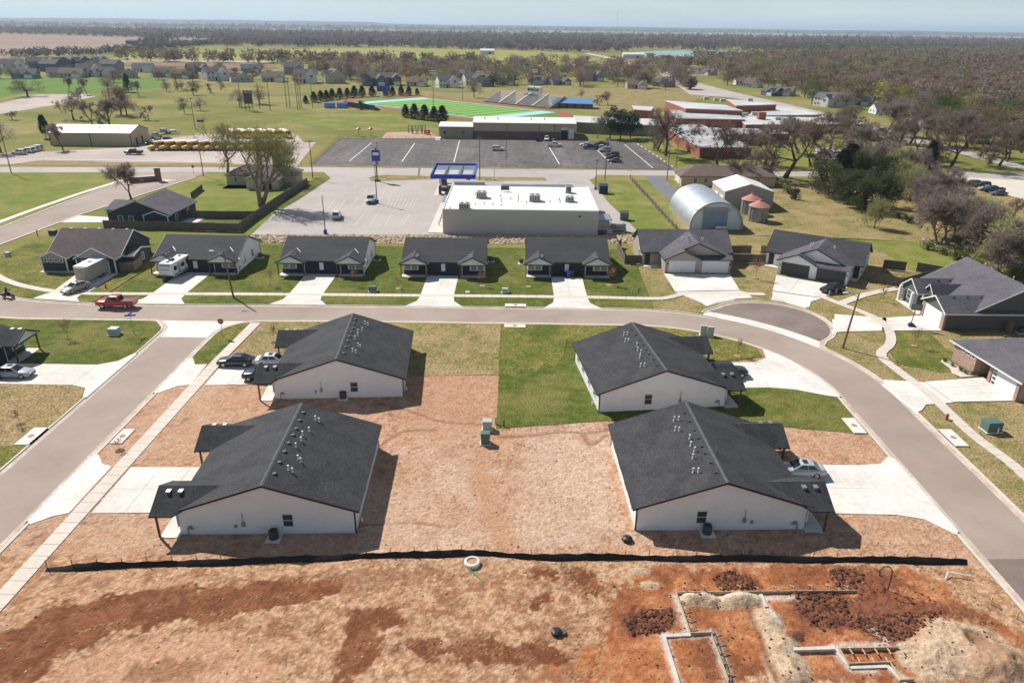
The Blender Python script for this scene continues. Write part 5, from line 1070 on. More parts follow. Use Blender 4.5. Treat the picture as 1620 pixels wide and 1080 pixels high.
# ---- stadium
def stadium():
    cx, cy, a = -35.6, 419.5, R(-43.5)
    W = lambda u, v: (cx + u * math.cos(a) - v * math.sin(a), cy + u * math.sin(a) + v * math.cos(a))
    def oval(L, r_, n=18): return [W(L + r_ * math.cos(R(-90 + 180 * i / n)), r_ * math.sin(R(-90 + 180 * i / n))) for i in range(n + 1)] + [W(-L + r_ * math.cos(R(90 + 180 * i / n)), r_ * math.sin(R(90 + 180 * i / n))) for i in range(n + 1)]
    sheet('running_track', oval(44, 33.5), 'track_red', .08, 'red oval running track')
    sheet('track_infield', oval(44, 27), 'turf_dark', .11, 'dark green infield of the running track')
    r_ = lambda u0, u1, v0, v1: [W(u0, v0), W(u1, v0), W(u1, v1), W(u0, v1)]
    f = sheet('football_field', r_(-55, 55, -25.5, 25.5), 'endzone_blue', .15, 'football field with pale blue end zones and striped turf')
    for k in range(20):
        u = -45 + k * 4.5
        sheet('turf_strip', r_(u + .1, u + 4.4, -24, 24), 'turf' if k % 2 else 'turf_dark', .2, parent=f)
    for k in range(21):
        u = -45 + k * 4.5; sheet('yard_line', r_(u - .1, u + .1, -24, 24), 'white_line', .21, parent=f)
    # bleachers far side
    bx, by = W(14, 37); t = thing('bleachers', 'large pale bleacher stand with press box beyond the field', 'bleachers', (bx, by, 0), a)
    for k in range(14): MB().box(-26, 26, k * 1.0, k * 1.0 + .98, k * .42 + .5, k * .42 + .62).build('seat_row', 'bleacher', t)
    for x in (-25.5, -13, 0, 13, 25.5): MB().hull([(x - .15, 0, 0), (x - .15, 14, 0), (x - .15, 14, 6.2), (x - .15, 0, .45)], [(x + .15, 0, 0), (x + .15, 14, 0), (x + .15, 14, 6.2), (x + .15, 0, .45)]).build('support', 'metal_grey', t)
    for x in (-13, 0, 13): MB().hull([(x - .5, 0, .64), (x + .5, 0, .64), (x + .5, 13.8, 6.45), (x - .5, 13.8, 6.45)], [(x - .5, 0, .7), (x + .5, 0, .7), (x + .5, 13.8, 6.5), (x - .5, 13.8, 6.5)]).build('aisle', 'metal_grey', t)
    pb = MB().box(-4, 5.5, 14.2, 17.2, 0, 9.2).build('press_box', 'white_paint', t)
    for k in range(4): MB().box(-3.4 + k * 2.25, -1.6 + k * 2.25, 14.1, 14.18, 7.0, 8.5).build('window_pane', 'glass', pb)
    MB().box(-4.2, 5.7, 14.0, 17.4, 9.2, 9.4).build('press_box_roof', 'metal_roof_white', pb); MB().box(-4, 5.5, 10.6, 14.0, 5.2, 5.35).build('press_deck', 'metal_dark', t)
    # near bleachers
    bx, by = W(-26, -38); t = thing('bleachers', 'low dark bleachers on the near side of the track', 'bleachers', (bx, by, 0), a + math.pi)
    for k in range(5): MB().box(-14, 14, k * .8, k * .8 + .5, k * .42 + .4, k * .42 + .5).build('seat_row', 'bleacher', t)
    for x in (-13, -6.5, 0, 6.5, 13): MB().hull([(x - .1, 0, 0), (x - .1, 4, 0), (x - .1, 4, 2.3), (x - .1, 0, .4)], [(x + .1, 0, 0), (x + .1, 4, 0), (x + .1, 4, 2.3), (x + .1, 0, .4)]).build('support', 'metal_dark', t)
    MB().box(-14, 14, 4.1, 4.2, .3, 2.9).build('back_screen', 'metal_dark', t)
    b = thing('scoreboard', 'blue scoreboard at the far left end of the track', 'scoreboard', (*W(-71, 8), 0), a + R(45)); MB().box(-4, 4, -.2, .2, 3.5, 6.6).build('board', 'blue_paint', b)
    for x in (-2.6, 2.6): MB().tube((x, 0, 0), (x, 0, 3.5), .15).build('post', 'metal_dark', b)
    for px, py, lb in ((522, 171, 'left blue team shelter near the track'), (542, 171, 'right blue team shelter near the track')):
        x, y = at(px, py); b = thing('team_shelter', lb, 'shelter', (x, y, 0)); MB().box(-2.6, 2.6, -1.5, 1.5, 0, 2.4).build('cabin', 'metal_roof_blue', b); MB().slab([(-2.9, -1.8, 2.45), (2.9, -1.8, 2.45), (2.9, 1.8, 2.8), (-2.9, 1.8, 2.8)], .12).build('roof', 'blue_paint', b)
    for px, py, h, lb in ((686, 176, 20, 'tall stadium light pole in front of the near evergreens'), (732, 158, 17, 'stadium light pole beside the bare tree left of the bleachers'), (845, 166, 19, 'stadium light pole right of the bleachers'), (1040, 0, 0, '')):
        if not h: continue
        x, y = at(px, py); b = thing('stadium_light', lb, 'light pole', (x, y, 0)); MB().tube((0, 0, 0), (0, 0, h), .25, .14, n=6).build('pole', 'metal_grey', b); MB().box(-1.6, 1.6, -.2, .2, h - .3, h + .1).build('lamp_bank', 'white_paint', b); MB().box(-1.6, 1.6, -.2, .2, h - 1.4, h - 1.0).build('lamp_bank', 'white_paint', b)
    # ball field poles and the tall dark scoreboard
    for px, py, h, lb in ((382, 172, 16, 'leftmost ball field light pole'), (427.5, 174, 16, 'ball field light pole right of the dark board'), (411, 172, 13, 'thin pole just right of the dark board'), (454, 170, 16, 'left pole of the paired ball field lights'), (459, 170, 15, 'right pole of the paired ball field lights'), (471, 174, 14, 'left pole of the netting group'), (474, 173, 14, 'middle pole of the netting group'), (477, 171, 14, 'right pole of the netting group'), (495, 171, 15, 'ball field light pole left of the evergreen row')):
        x, y = at(px, py); b = thing('light_pole', lb, 'light pole', (x, y, 0)); MB().tube((0, 0, 0), (0, 0, h), .22, .14, n=6).build('pole', 'wood_pole', b)
        if h > 14: MB().box(-.9, .9, -.15, .15, h - .7, h).build('lamp_bank', 'metal_grey', b)
    x, y = at(395, 176); b = thing('tall_board', 'tall dark board on three posts at the ball field', 'board', (x, y, 0), R(8)); MB().box(-2.1, 2.1, -.3, .3, 3.6, 10).build('panel', 'metal_dark', b); MB().box(-1.7, 1.7, -.36, -.302, 8.8, 9.5).build('name_strip', 'trim_grey', b)
    for xx in (-1.8, 0, 1.8): MB().tube((xx, 0, 0), (xx, 0, 10.5), .16).build('post', 'metal_dark', b)
stadium()
for px, py, lb in ((568, 216, 'left orange playground climber'), (587, 216, 'right orange playground climber')):
    x, y = at(px, py); t = thing('playground_climber', lb, 'climber', (x, y, 0)); MB().tube((0, 0, 0), (0, 0, 2.6), .1).build('post', 'metal_grey', t); MB().lathe([(.1, 3.6), (1.0, 3.0), (1.1, 2.7), (.1, 2.5)], 10).build('canopy', 'orange_paint', t)
for k, px in enumerate((649, 656, 664, 671)):
    x, y = at(px, 211); t = thing('climbing_frame', 'dark climbing frame on the pink play court, number %s from the left' % ('one two three four'.split()[k]), 'play frame', (x, y, 0))
    for sx in (-.8, .8):
        for sy in (-.8, .8): MB().tube((sx, sy, 0), (sx * .6, sy * .6, 3.4), .09).build('post', 'metal_dark', t)
    MB().box(-.8, .8, -.8, .8, 2.2, 2.35).build('platform', 'metal_grey', t)
x, y = at(676, 213); t = thing('play_tower', 'small red play tower at the right of the play court', 'play tower', (x, y, 0)); MB().box(-1.2, 1.2, -.8, .8, .6, 1.9).build('panel', 'light_red', t); MB().box(-.5, .5, -.9, -.81, 1.0, 1.5).build('opening', 'white_paint', t)
for sx in (-1.1, 1.1): MB().tube((sx, 0, 0), (sx, 0, .7), .1).build('leg', 'metal_dark', t)

# ================================================================== VEHICLES
WHEEL = {}
def wheel(par, x, y, r_=.34, w_=.24):
    if (r_, w_) not in WHEEL:
        a = MB().tube((0, -w_ / 2, 0), (0, w_ / 2, 0), r_, n=18).build('tyre', 'tyre'); b = MB().tube((0, -w_ / 2 - .012, 0), (0, w_ / 2 + .012, 0), r_ * .62, n=14).build('rim', 'rim')
        C.objects.unlink(a); C.objects.unlink(b); WHEEL[(r_, w_)] = (a.data, b.data)
    a, b = WHEEL[(r_, w_)]; t = inst('tyre', a, par, (x, y, r_)); inst('rim', b, t)
def loft(st):
    """st: (x, zlow, zbelt, halfwidth, crown)"""
    b = MB(); rings = []
    for (x, zl, zb, w_, cr) in st:
        zm = zl + (zb - zl) * .45
        half = [(w_ * .80, zl), (w_ * .97, zl + .1), (w_, zm), (w_ * .975, zb - .1), (w_ * .86, zb), (w_ * .45, zb + cr * .8)]
        rings.append([(x, y, z) for y, z in half] + [(x, 0, zb + cr)] + [(x, -y, z) for y, z in half[::-1]])
    n = len(rings[0]); v = [p for r_ in rings for p in r_]; f = []
    for k in range(len(rings) - 1):
        for i in range(n): f.append((k * n + i, k * n + (i + 1) % n, (k + 1) * n + (i + 1) % n, (k + 1) * n + i))
    f += [tuple(range(n))[::-1][::-1], tuple(range((len(rings) - 1) * n, len(rings) * n))[::-1]]
    return b.add(v, f)
def inset(q, a, b_, d, off=.012):
    """four-cornered pane inside quad q"""
    q = [Vector(p) for p in q]; L = lambda u, v: (q[0] * (1 - u) + q[1] * u) * (1 - v) + (q[3] * (1 - u) + q[2] * u) * v
    p = [L(a[0], b_[0]), L(a[1], b_[0]), L(a[1], b_[1]), L(a[0], b_[1])]; n = (p[1] - p[0]).cross(p[3] - p[0]).normalized() * d
    return [x + n * off for x in p], [x + n * (off - .03) for x in p]
SPEC = {
 'sedan': dict(st=[(2.36, .36, .60, .66, .02), (2.28, .26, .70, .80, .03), (1.9, .2, .80, .89, .04), (1.3, .2, .88, .91, .05), (.7, .2, .94, .92, .04), (-1.2, .2, .97, .92, .03), (-1.9, .22, .98, .9, .03), (-2.25, .28, .93, .84, .02), (-2.36, .4, .78, .74, .01)], cab=[(1.05, -1.85, .80, .94), (.2, -1.05, .60, 1.44)], wb=(1.42, -1.38), tr=.80, r=.34),
 'suv': dict(st=[(2.35, .42, .78, .70, .02), (2.28, .32, .92, .84, .03), (1.9, .28, 1.02, .92, .04), (1.1, .28, 1.08, .95, .04), (-1.6, .28, 1.1, .95, .02), (-2.2, .3, 1.1, .92, .02), (-2.36, .4, 1.0, .86, .01)], cab=[(1.05, -2.3, .86, 1.06), (.35, -2.0, .70, 1.74)], wb=(1.45, -1.45), tr=.83, r=.38),
 'pickup': dict(st=[(2.95, .5, .95, .80, .02), (2.85, .42, 1.08, .94, .03), (2.3, .4, 1.16, 1.0, .05), (1.4, .4, 1.2, 1.01, .04), (-.75, .42, 1.2, 1.01, .0), (-2.8, .45, 1.2, 1.0, .0), (-2.95, .5, 1.15, .96, .0)], cab=[(1.45, -.85, .92, 1.17), (.75, -.65, .74, 1.88)], wb=(1.85, -1.75), tr=.88, r=.42)}
CARC = {}
def vehicle(kind, colour, label, px=None, head=0.0, sc=1.0, cat=None, loc=None, group=None, far=False, top=None, bedm='black'):
    S = SPEC[kind]; x, y = loc if loc else at(*px)
    z = .03
    if kind != 'x': z = .16 if (loc and loc[1] < 125) or (px and px[1] > 400) else .07
    t = thing({'sedan': 'car', 'suv': 'car', 'pickup': 'pickup_truck'}[kind], label, cat or {'sedan': 'car', 'suv': 'car', 'pickup': 'pickup truck'}[kind], (x, y, z), R(head), group, sc)
    key = (kind, colour)
    if key not in CARC:
        parts = []; cm = 'car_' + colour
        parts.append(('body', loft(S['st']).build('body', cm, None, True)))
        (xb0, xb1, wb_, zb), (xt0, xt1, wt, zt) = S['cab']
        A = [(xb0, wb_, zb), (xb1, wb_, zb), (xb1, -wb_, zb), (xb0, -wb_, zb)]; T = [(xt0, wt, zt), (xt1, wt, zt), (xt1, -wt, zt), (xt0, -wt, zt)]
        cb = MB().hull(A[::-1], T[::-1]); cb.add([(xt0 - .1, wt - .08, zt), (xt1 + .1, wt - .08, zt), (xt1 + .1, -wt + .08, zt), (xt0 - .1, -wt + .08, zt), (xt0 - .25, wt - .3, zt + .05), (xt1 + .25, wt - .3, zt + .05), (xt1 + .25, -wt + .3, zt + .05), (xt0 - .25, -wt + .3, zt + .05)], [(0, 1, 5, 4), (1, 2, 6, 5), (2, 3, 7, 6), (3, 0, 4, 7), (4, 5, 6, 7)])
        parts.append(('cabin', cb.build('cabin', cm, None)))
        g = lambda q, a, b_, d: MB().hull(*inset(q, a, b_, d)[::-1])
        parts.append(('windscreen', g([A[3], A[0], T[0], T[3]], (.06, .94), (.1, .93), 1).build('windscreen', 'glass_car')))
        parts.append(('rear_window', g([A[1], A[2], T[2], T[1]], (.08, .92), (.15, .9), 1).build('rear_window', 'glass_car')))
        for sgn in (1, -1):
            q = [A[0], A[1], T[1], T[0]] if sgn > 0 else [A[3], A[2], T[2], T[3]]
            for a0_, a1_ in ((.13, .5), (.54, .9)): parts.append(('side_window', g(q, (a0_, a1_), (.14, .86), sgn).build('side_window', 'glass_car')))
        st = S['st']
        for sgn in (1, -1):
            f0 = st[1]; r0 = st[-2]
            parts.append(('headlight', MB().box(f0[0] - .12, f0[0] + .045, sgn * f0[3] * .72 - .16, sgn * f0[3] * .72 + .16, f0[2] - .2, f0[2] - .05).build('headlight', 'light_clear')))
            parts.append(('taillight', MB().box(r0[0] - .07, r0[0] + .1, sgn * r0[3] * .8 - .13, sgn * r0[3] * .8 + .13, r0[2] - .28, r0[2] - .06).build('taillight', 'light_red')))
        parts.append(('bumper', MB().box(st[0][0] - .2, st[0][0] + .03, -st[0][3] * .9, st[0][3] * .9, st[0][1] - .06, st[0][1] + .08).build('bumper', 'black')))
        if kind == 'pickup':
            parts.append(('truck_bed', MB().box(-2.75, -.95, -.82, .82, 1.195, 1.225).build('truck_bed', bedm)))
            for sgn in (1, -1): parts.append(('bed_rail', MB().box(-2.9, -.9, sgn * .9 - .08, sgn * .9 + .08, 1.15, 1.3).build('bed_rail', cm)))
            parts.append(('tailgate', MB().box(-2.98, -2.82, -.82, .82, .7, 1.3).build('tailgate', cm)))
        if kind == 'sedan' and colour in ('silver', 'white', 'beige') and not far: parts.append(('sunroof', MB().box(-.55, -.05, -.35, .35, 1.495, 1.505).build('sunroof', 'glass_car')))
        for nm, o in parts: C.objects.unlink(o)
        CARC[key] = [(nm, o.data) for nm, o in parts]
    for nm, me in CARC[key]:
        if far and nm in ('bumper', 'sunroof'): continue
        inst(nm, me, t)
    for wx in S['wb']:
        for sy in (-1, 1): wheel(t, wx, sy * S['tr'], S['r'])
    if top:
        pass
    return t
def hd(a, b):
    A, B = at(*a), at(*b); return math.degrees(math.atan2(B[1] - A[1], B[0] - A[0]))
vehicle('pickup', 'red', 'bright red pickup truck driving on the main street', (186, 486.5), 181)
vehicle('sedan', 'beige', 'champagne sedan behind the cargo trailer on the drive', (121, 461), hd((137, 455), (106, 466)))
vehicle('sedan', 'black', 'black sedan nearest the pavement of the three parked cars', None, 182, loc=(-36.3, 86.6))
vehicle('sedan', 'white', 'white sedan parked beside the black sedan under the porch', None, 2, loc=(-31.4, 86.9))
vehicle('suv', 'navy', 'dark blue car in front, half under the porch roof', None, 182, loc=(-31.6, 82.6))
vehicle('sedan', 'silver', 'silver sedan on the driveway at the left edge', None, 1, loc=(-62.9, 82.4))
vehicle('sedan', 'silver', 'silver sedan with blue reflections beside the near right duplex', None, 178, loc=(29.4, 62.6))
vehicle('suv', 'black', 'dark car nearly hidden behind the upper right porch', None, 5, loc=(28.2, 85.2))
vehicle('sedan', 'black', 'black sedan in front of the charcoal garage doors', (1316, 462), hd((1335, 454), (1296, 461)) + 0)
vehicle('suv', 'white', 'white car parked alone near the lamp post in the store car park', (533, 345), hd((526, 360), (535, 338)))
vehicle('pickup', 'silver', 'silver pickup beside the lamp post in the store car park', (587, 320), hd((590, 312), (584, 324)))
vehicle('suv', 'white', 'white car alone in the middle of the dark car park', (788, 238.5), 0, far=True)
vehicle('pickup', 'white', 'white pickup on the dark car park near the gymnasium doors', (877, 232.5), 2, far=True)
vehicle('suv', 'black', 'small black car against the gymnasium wall', (852, 223.3), 80, .9, far=True)
vehicle('suv', 'white', 'white van backed against the gymnasium wall', (865, 222.8), -90, far=True)
vehicle('sedan', 'beige', 'tan car beside the white van at the gymnasium', (875, 221.8), -90, .8, far=True)
for k, (kd, cl, px, py, h, lb) in enumerate((('sedan', 'white', 927, 231.5, 175, 'white car, first of the cluster on the dark car park'), ('pickup', 'navy', 934, 236, 178, 'navy pickup at the front of the car cluster'), ('pickup', 'navy', 951, 231.5, 178, 'dark blue pickup at the back of the car cluster'), ('sedan', 'white', 950, 235.5, 178, 'white sedan behind the navy pickup in the cluster'), ('suv', 'silver', 957, 240.5, 178, 'silver car beside the pale lamp post'), ('suv', 'maroon', 969, 248, 178, 'maroon car, back of three at the right of the dark car park'), ('sedan', 'black', 969, 252, 178, 'black car, middle of three at the right of the dark car park'), ('sedan', 'grey', 972.5, 257, 178, 'grey car, front of three at the right of the dark car park'))):
    vehicle(kd, cl, lb, (px, py), h, far=True)
for kd, cl, px, py, lb in (('suv', 'maroon', 1537, 294, 'maroon car, leftmost in the right car park'), ('suv', 'black', 1553, 296.5, 'black car, second in the right car park'), ('sedan', 'palegreen', 1559, 301.5, 'pale green car, third in the right car park'), ('pickup', 'navy', 1571, 304, 'blue pickup, fourth in the right car park'), ('sedan', 'grey', 1579, 309, 'grey sedan, nearest in the right car park')):
    vehicle(kd, cl, lb, (px, py), 178, .95, far=True)
for kd, cl, px, py, lb in (('suv', 'white', 31, 244.5, 'nearest white car of the row at the left edge'), ('suv', 'white', 43, 242, 'second white car of the row at the left edge'), ('suv', 'white', 51, 240, 'third white car of the row at the left edge'), ('suv', 'white', 57.5, 237.5, 'farthest white car of the row at the left edge')):
    vehicle(kd, cl, lb, (px, py), 178, far=True)
for kd, cl, px, py, h, lb in (('pickup', 'black', 212, 244.5, 178, 'black pickup driving along the bus yard'), ('sedan', 'maroon', 263, 223, 178, 'maroon car right of the long tan building'), ('pickup', 'silver', 246, 218, 60, 'silver pickup behind the long tan building'), ('sedan', 'silver', 249, 225, 178, 'silver car at the end of the long tan building'), ('sedan', 'navy', 238, 230, 178, 'navy car at the corner of the long tan building'), ('sedan', 'white', 459, 291, hd((450, 297), (465, 286)), 'white car beside the wooden fence'), ('sedan', 'blue', 468, 285, hd((460, 291), (476, 280)), 'blue car beside the wooden fence'), ('suv', 'silver', 1318, 247, 178, 'silver car on the small school lot'), ('sedan', 'white', 1304, 242, 178, 'white car on the small school lot'), ('suv', 'maroon', 1393, 209, 150, 'maroon car on the slanting road'), ('pickup', 'white', 1404, 222, 170, 'white pickup under the roadside trees'), ('sedan', 'black', 1385, 222, 170, 'black car under the roadside trees'), ('suv', 'black', 1422, 190, 20, 'black car in front of the brown roofed house'), ('suv', 'grey', 1352, 238, 170, 'grey car half hidden by the trees beside the school')):
    vehicle(kd, cl, lb, (px, py), h, far=True)
# ---- school buses
def bus():
    t = thing('school_bus', 'yellow school bus in the front row, left end', 'school bus', (0, 0, .05), 0)
    L, w_ = 9.6, 1.2
    ring = lambda x: [(x, w_, .55), (x, w_, 2.5), (x, w_ * .8, 2.95), (x, 0, 3.1), (x, -w_ * .8, 2.95), (x, -w_, 2.5), (x, -w_, .55)]
    MB().hull(ring(-4.8)[::-1], ring(3.0)[::-1]).build('body', 'bus_yellow', t)
    rr = lambda x, e: [(x, w_ * .83, 2.93 + e), (x, 0, 3.1 + e), (x, -w_ * .83, 2.93 + e), (x, 0, 3.05 + e)]
    MB().hull(rr(-4.75, .03)[::-1], rr(2.95, .03)[::-1]).build('roof', 'white_paint', t)
    MB().hull([(3.0, 1.1, .55), (3.0, 1.1, 1.75), (3.0, -1.1, 1.75), (3.0, -1.1, .55)][::-1], [(4.7, .9, .6), (4.7, .9, 1.5), (4.7, -.9, 1.5), (4.7, -.9, .6)][::-1]).build('hood', 'bus_yellow', t)
    MB().box(4.66, 4.76, -.6, .6, .75, 1.4).build('grille', 'white_paint', t); MB().box(4.65, 4.85, -1.0, 1.0, .45, .62).build('bumper', 'black', t)
    MB().box(3.0, 3.05, -1.0, 1.0, 1.8, 2.6).build('windscreen', 'glass_car', t); MB().box(-4.86, -4.8, -.9, .9, 1.7, 2.5).build('rear_window', 'glass_car', t)
    for s in (-1, 1):
        for k in range(8): MB().box(-4.4 + k * .9, -3.65 + k * .9, s * 1.205 - .015, s * 1.205 + .015, 1.75, 2.4).build('side_window', 'glass_car', t)
        for z in (1.0, 1.45): MB().box(-4.7, 2.9, s * 1.205 - .012, s * 1.205 + .012, z, z + .08).build('stripe', 'black', t)
        MB().box(-4.87, -4.79, s * .85 - .12, s * .85 + .12, 2.6, 2.8).build('taillight', 'light_red', t)
    for x in (-2.6, 3.5):
        for s in (-1, 1): wheel(t, x, s * 1.02, .48, .3)
    return t
bus0 = bus()
FR = [250, 267, 285, 302, 320, 338, 355, 373, 390, 408, 425]
ORD = 'first second third fourth fifth sixth seventh eighth ninth tenth eleventh'.split()
for i, px in enumerate(FR):
    x, y = at(px + 7, 236.5); lb = 'yellow school bus with white roof, %s from the left in the front row' % ORD[i]
    if i == 0: bus0.location = (x, y, .05); bus0.rotation_euler[2] = R(228); bus0['label'] = lb; bus0['group'] = 'school buses in the yard'
    else: dup(bus0, lb, (x, y, .05), R(228), None, 'school buses in the yard')
for i, px in enumerate([370, 386, 402, 418, 434, 452]):
    x, y = at(px, 218); dup(bus0, 'yellow school bus with white roof, %s from the left in the back row' % ORD[i], (x, y, .05), R(-52), None, 'school buses in the yard')
# ---- camper, cargo trailer, motorcycle, utility trailer
def camper():
    x, y = at(280, 436); t = thing('camper_trailer', 'white travel trailer parked on the drive of the first row duplex', 'camper', (x, y, .15), R(-97))
    sd = [(-3.0, .6), (2.6, .6), (3.25, 1.0), (3.3, 2.2), (2.9, 2.95), (-3.0, 3.0)]
    MB().hull([(p[0], -1.2, p[1]) for p in sd], [(p[0], 1.2, p[1]) for p in sd]).build('body', 'white_paint', t)
    MB().hull([(3.32, -1.0, 1.9), (3.32, 1.0, 1.9), (3.0, 1.0, 2.75), (3.0, -1.0, 2.75)], [(3.36, -1.0, 1.92), (3.36, 1.0, 1.92), (3.04, 1.0, 2.77), (3.04, -1.0, 2.77)]).build('front_cap', 'trim_grey', t)
    MB().box(.4, 1.2, -.35, .35, 3.0, 3.3).build('roof_air_unit', 'metal_dark', t)
    for x_ in (-1.8, 2.0): MB().box(x_ - .2, x_ + .2, -.2, .2, 3.0, 3.12).build('roof_vent', 'metal_dark', t)
    for s in (-1, 1):
        for k, (a, b_) in enumerate(((-2.5, -1.6), (-.9, .2), (1.5, 2.4))): MB().box(a, b_, s * 1.21 - .02, s * 1.21 + .02, 1.6, 2.3).build('window_pane', 'glass_car', t)
        MB().box(.5, 1.15, s * 1.21 - .015, s * 1.21 + .015, .75, 2.5).build('door', 'trim_grey', t)
        MB().box(-2.95, 2.55, s * 1.205 - .015, s * 1.205 + .015, .75, .95).build('stripe', 'metal_dark', t)
        for x_ in (-.9, -.1): wheel(t, x_, s * 1.08, .34, .22)
    MB().tube((2.6, -.6, .5), (4.4, 0, .5), .06).tube((2.6, .6, .5), (4.4, 0, .5), .06).tube((4.3, 0, 0), (4.3, 0, .7), .05).build('hitch', 'metal_dark', t); MB().box(3.4, 3.9, -.3, .3, .5, .95).build('gas_bottle_box', 'metal_dark', t)
camper()
def cargo():
    x, y = at(150, 440); t = thing('cargo_trailer', 'tan enclosed cargo trailer in front of the navy house garage', 'trailer', (x, y, .15), R(hd((165, 430), (133, 447))))
    MB().box(-3.6, 3.2, -1.25, 1.25, .55, 2.9).build('body', 'siding_tan', t); MB().box(-3.62, 3.22, -1.27, 1.27, 2.9, 2.98).build('roof', 'metal_roof_white', t)
    MB().hull([(3.2, -1.25, .55), (3.2, 1.25, .55), (3.2, 1.25, 2.9), (3.2, -1.25, 2.9)], [(3.55, -.8, .6), (3.55, .8, .6), (3.45, .8, 2.8), (3.45, -.8, 2.8)]).build('nose', 'siding_tan', t)
    MB().box(3.47, 3.56, -.25, .25, .9, 2.2).build('front_panel', 'trim_grey', t); MB().box(.1, .6, -.25, .25, 2.98, 3.08).build('roof_vent', 'metal_dark', t)
    for s in (-1, 1):
        for x_ in (-.9, -.1): wheel(t, x_, s * 1.15, .34, .22)
    MB().tube((3.2, -.6, .5), (4.8, 0, .5), .06).tube((3.2, .6, .5), (4.8, 0, .5), .06).build('hitch', 'metal_dark', t)
cargo()
def skin(name, par, verts, edges, m, sub=1):
    """one continuous body grown round a joint skeleton: verts (x,y,z,r)"""
    me = bpy.data.meshes.new(name); me.from_pydata([v[:3] for v in verts], edges, []); me.materials.append(MATS[m])
    o = bpy.data.objects.new(name, me); C.objects.link(o); o.parent = par
    o.modifiers.new('s', 'SKIN'); sv = me.skin_vertices[0].data if me.skin_vertices else None
    if sv is None:
        bm2 = bmesh.new(); bm2.from_mesh(me); bm2.verts.layers.skin.verify(); bm2.to_mesh(me); bm2.free(); sv = me.skin_vertices[0].data
    for i, v in enumerate(verts): sv[i].radius = (v[3], v[3]); sv[i].use_root = (i == 0)
    sd = o.modifiers.new('u', 'SUBSURF'); sd.levels = sub; sd.render_levels = sub
    return o
def motorbike():
    x, y = at(14, 471.5); t = thing('motorcycle', 'black motorcycle with a rider at the left end of the street', 'motorcycle', (x, y, .03), R(-8))
    for wx in (-.78, .8): wheel(t, wx, 0, .33, .16)
    MB().hull([(-.7, -.16, .45), (.45, -.16, .4), (.45, -.13, .8), (-.5, -.13, .78)], [(-.7, .16, .45), (.45, .16, .4), (.45, .13, .8), (-.5, .13, .78)]).build('engine_frame', 'metal_dark', t)
    MB().lathe([(.02, .74), (.17, .8), (.19, .9), (.1, 1.0)], 10, (.25, 0)).build('fuel_tank', 'black', t); MB().box(-.75, .1, -.17, .17, .76, .86).build('seat', 'black', t)
    MB().tube((.8, 0, .33), (.5, 0, 1.05), .05).tube((.48, -.38, 1.12), (.48, .38, 1.12), .025).build('fork_and_bars', 'metal_grey', t)
    MB().lathe([(.05, 1.0), (.11, 1.02), (.11, 1.12), (.04, 1.15)], 10, (.66, 0)).build('headlight', 'light_clear', t)
    for s in (-1, 1): MB().box(-1.05, -.5, s * .3 - .12, s * .3 + .12, .5, .85).build('side_case', 'black', t)
    p = thing('person', 'rider in dark jacket and helmet sitting on the motorcycle', 'person', (x, y, .03), R(-8))
    V = [(-.25, 0, .95, .15), (-.22, 0, 1.2, .15), (-.15, 0, 1.45, .17), (-.12, 0, 1.58, .06), (-.1, 0, 1.66, .055)]; E_ = [(0, 1), (1, 2), (2, 3), (3, 4)]
    for s in (-1, 1):
        k = len(V); V += [(-.22, s * .14, .92, .1), (.2, s * .22, .85, .085), (.15, s * .22, .45, .06), (.28, s * .22, .38, .05)]; E_ += [(0, k), (k, k + 1), (k + 1, k + 2), (k + 2, k + 3)]
        k = len(V); V += [(-.13, s * .2, 1.46, .075), (.1, s * .3, 1.25, .055), (.42, s * .36, 1.15, .045), (.5, s * .36, 1.13, .04)]; E_ += [(2, k), (k, k + 1), (k + 1, k + 2), (k + 2, k + 3)]
    skin('body', p, V, E_, 'navy_cloth', 2)
    MB().lathe([(.04, 1.6), (.12, 1.64), (.145, 1.74), (.13, 1.84), (.05, 1.89)], 12, (-.09, 0)).build('helmet', 'black', p, True); MB().box(.02, .055, -.09, .09, 1.67, 1.78).build('face', 'skin', p)
plain('navy_cloth', (.03, .035, .05), .9)
motorbike()
x, y = at(268, 212); t = thing('equipment_trailer', 'low trailer with parked machinery behind the long tan building', 'trailer', (x, y, .05), R(5)); MB().box(-4, 4, -1.1, 1.1, .7, .9).build('deck', 'metal_dark', t); MB().box(-3.2, -1, -.8, .8, .9, 2.1).build('machine_body', 'metal_grey', t); MB().box(.4, 2.6, -.7, .7, .9, 1.6).build('machine_body', 'white_paint', t)
for xx in (-1, 0): wheel(t, xx, -1.1, .38); wheel(t, xx, 1.1, .38)
x, y = at(317, 193); t = thing('utility_cart', 'small dark utility cart on the dormant field', 'cart', (x, y, 0)); MB().box(-1.4, 1.4, -.7, .7, .4, .9).build('body', 'black', t); MB().box(-.6, .8, -.65, .65, 1.6, 1.7).build('roof', 'metal_dark', t)
for xx in (-.55, .75):
    for yy in (-.6, .6): MB().tube((xx, yy, .9), (xx, yy, 1.6), .04).build('post', 'metal_dark', t)
for xx in (-.9, .9):
    for yy in (-.7, .7): wheel(t, xx, yy, .34)

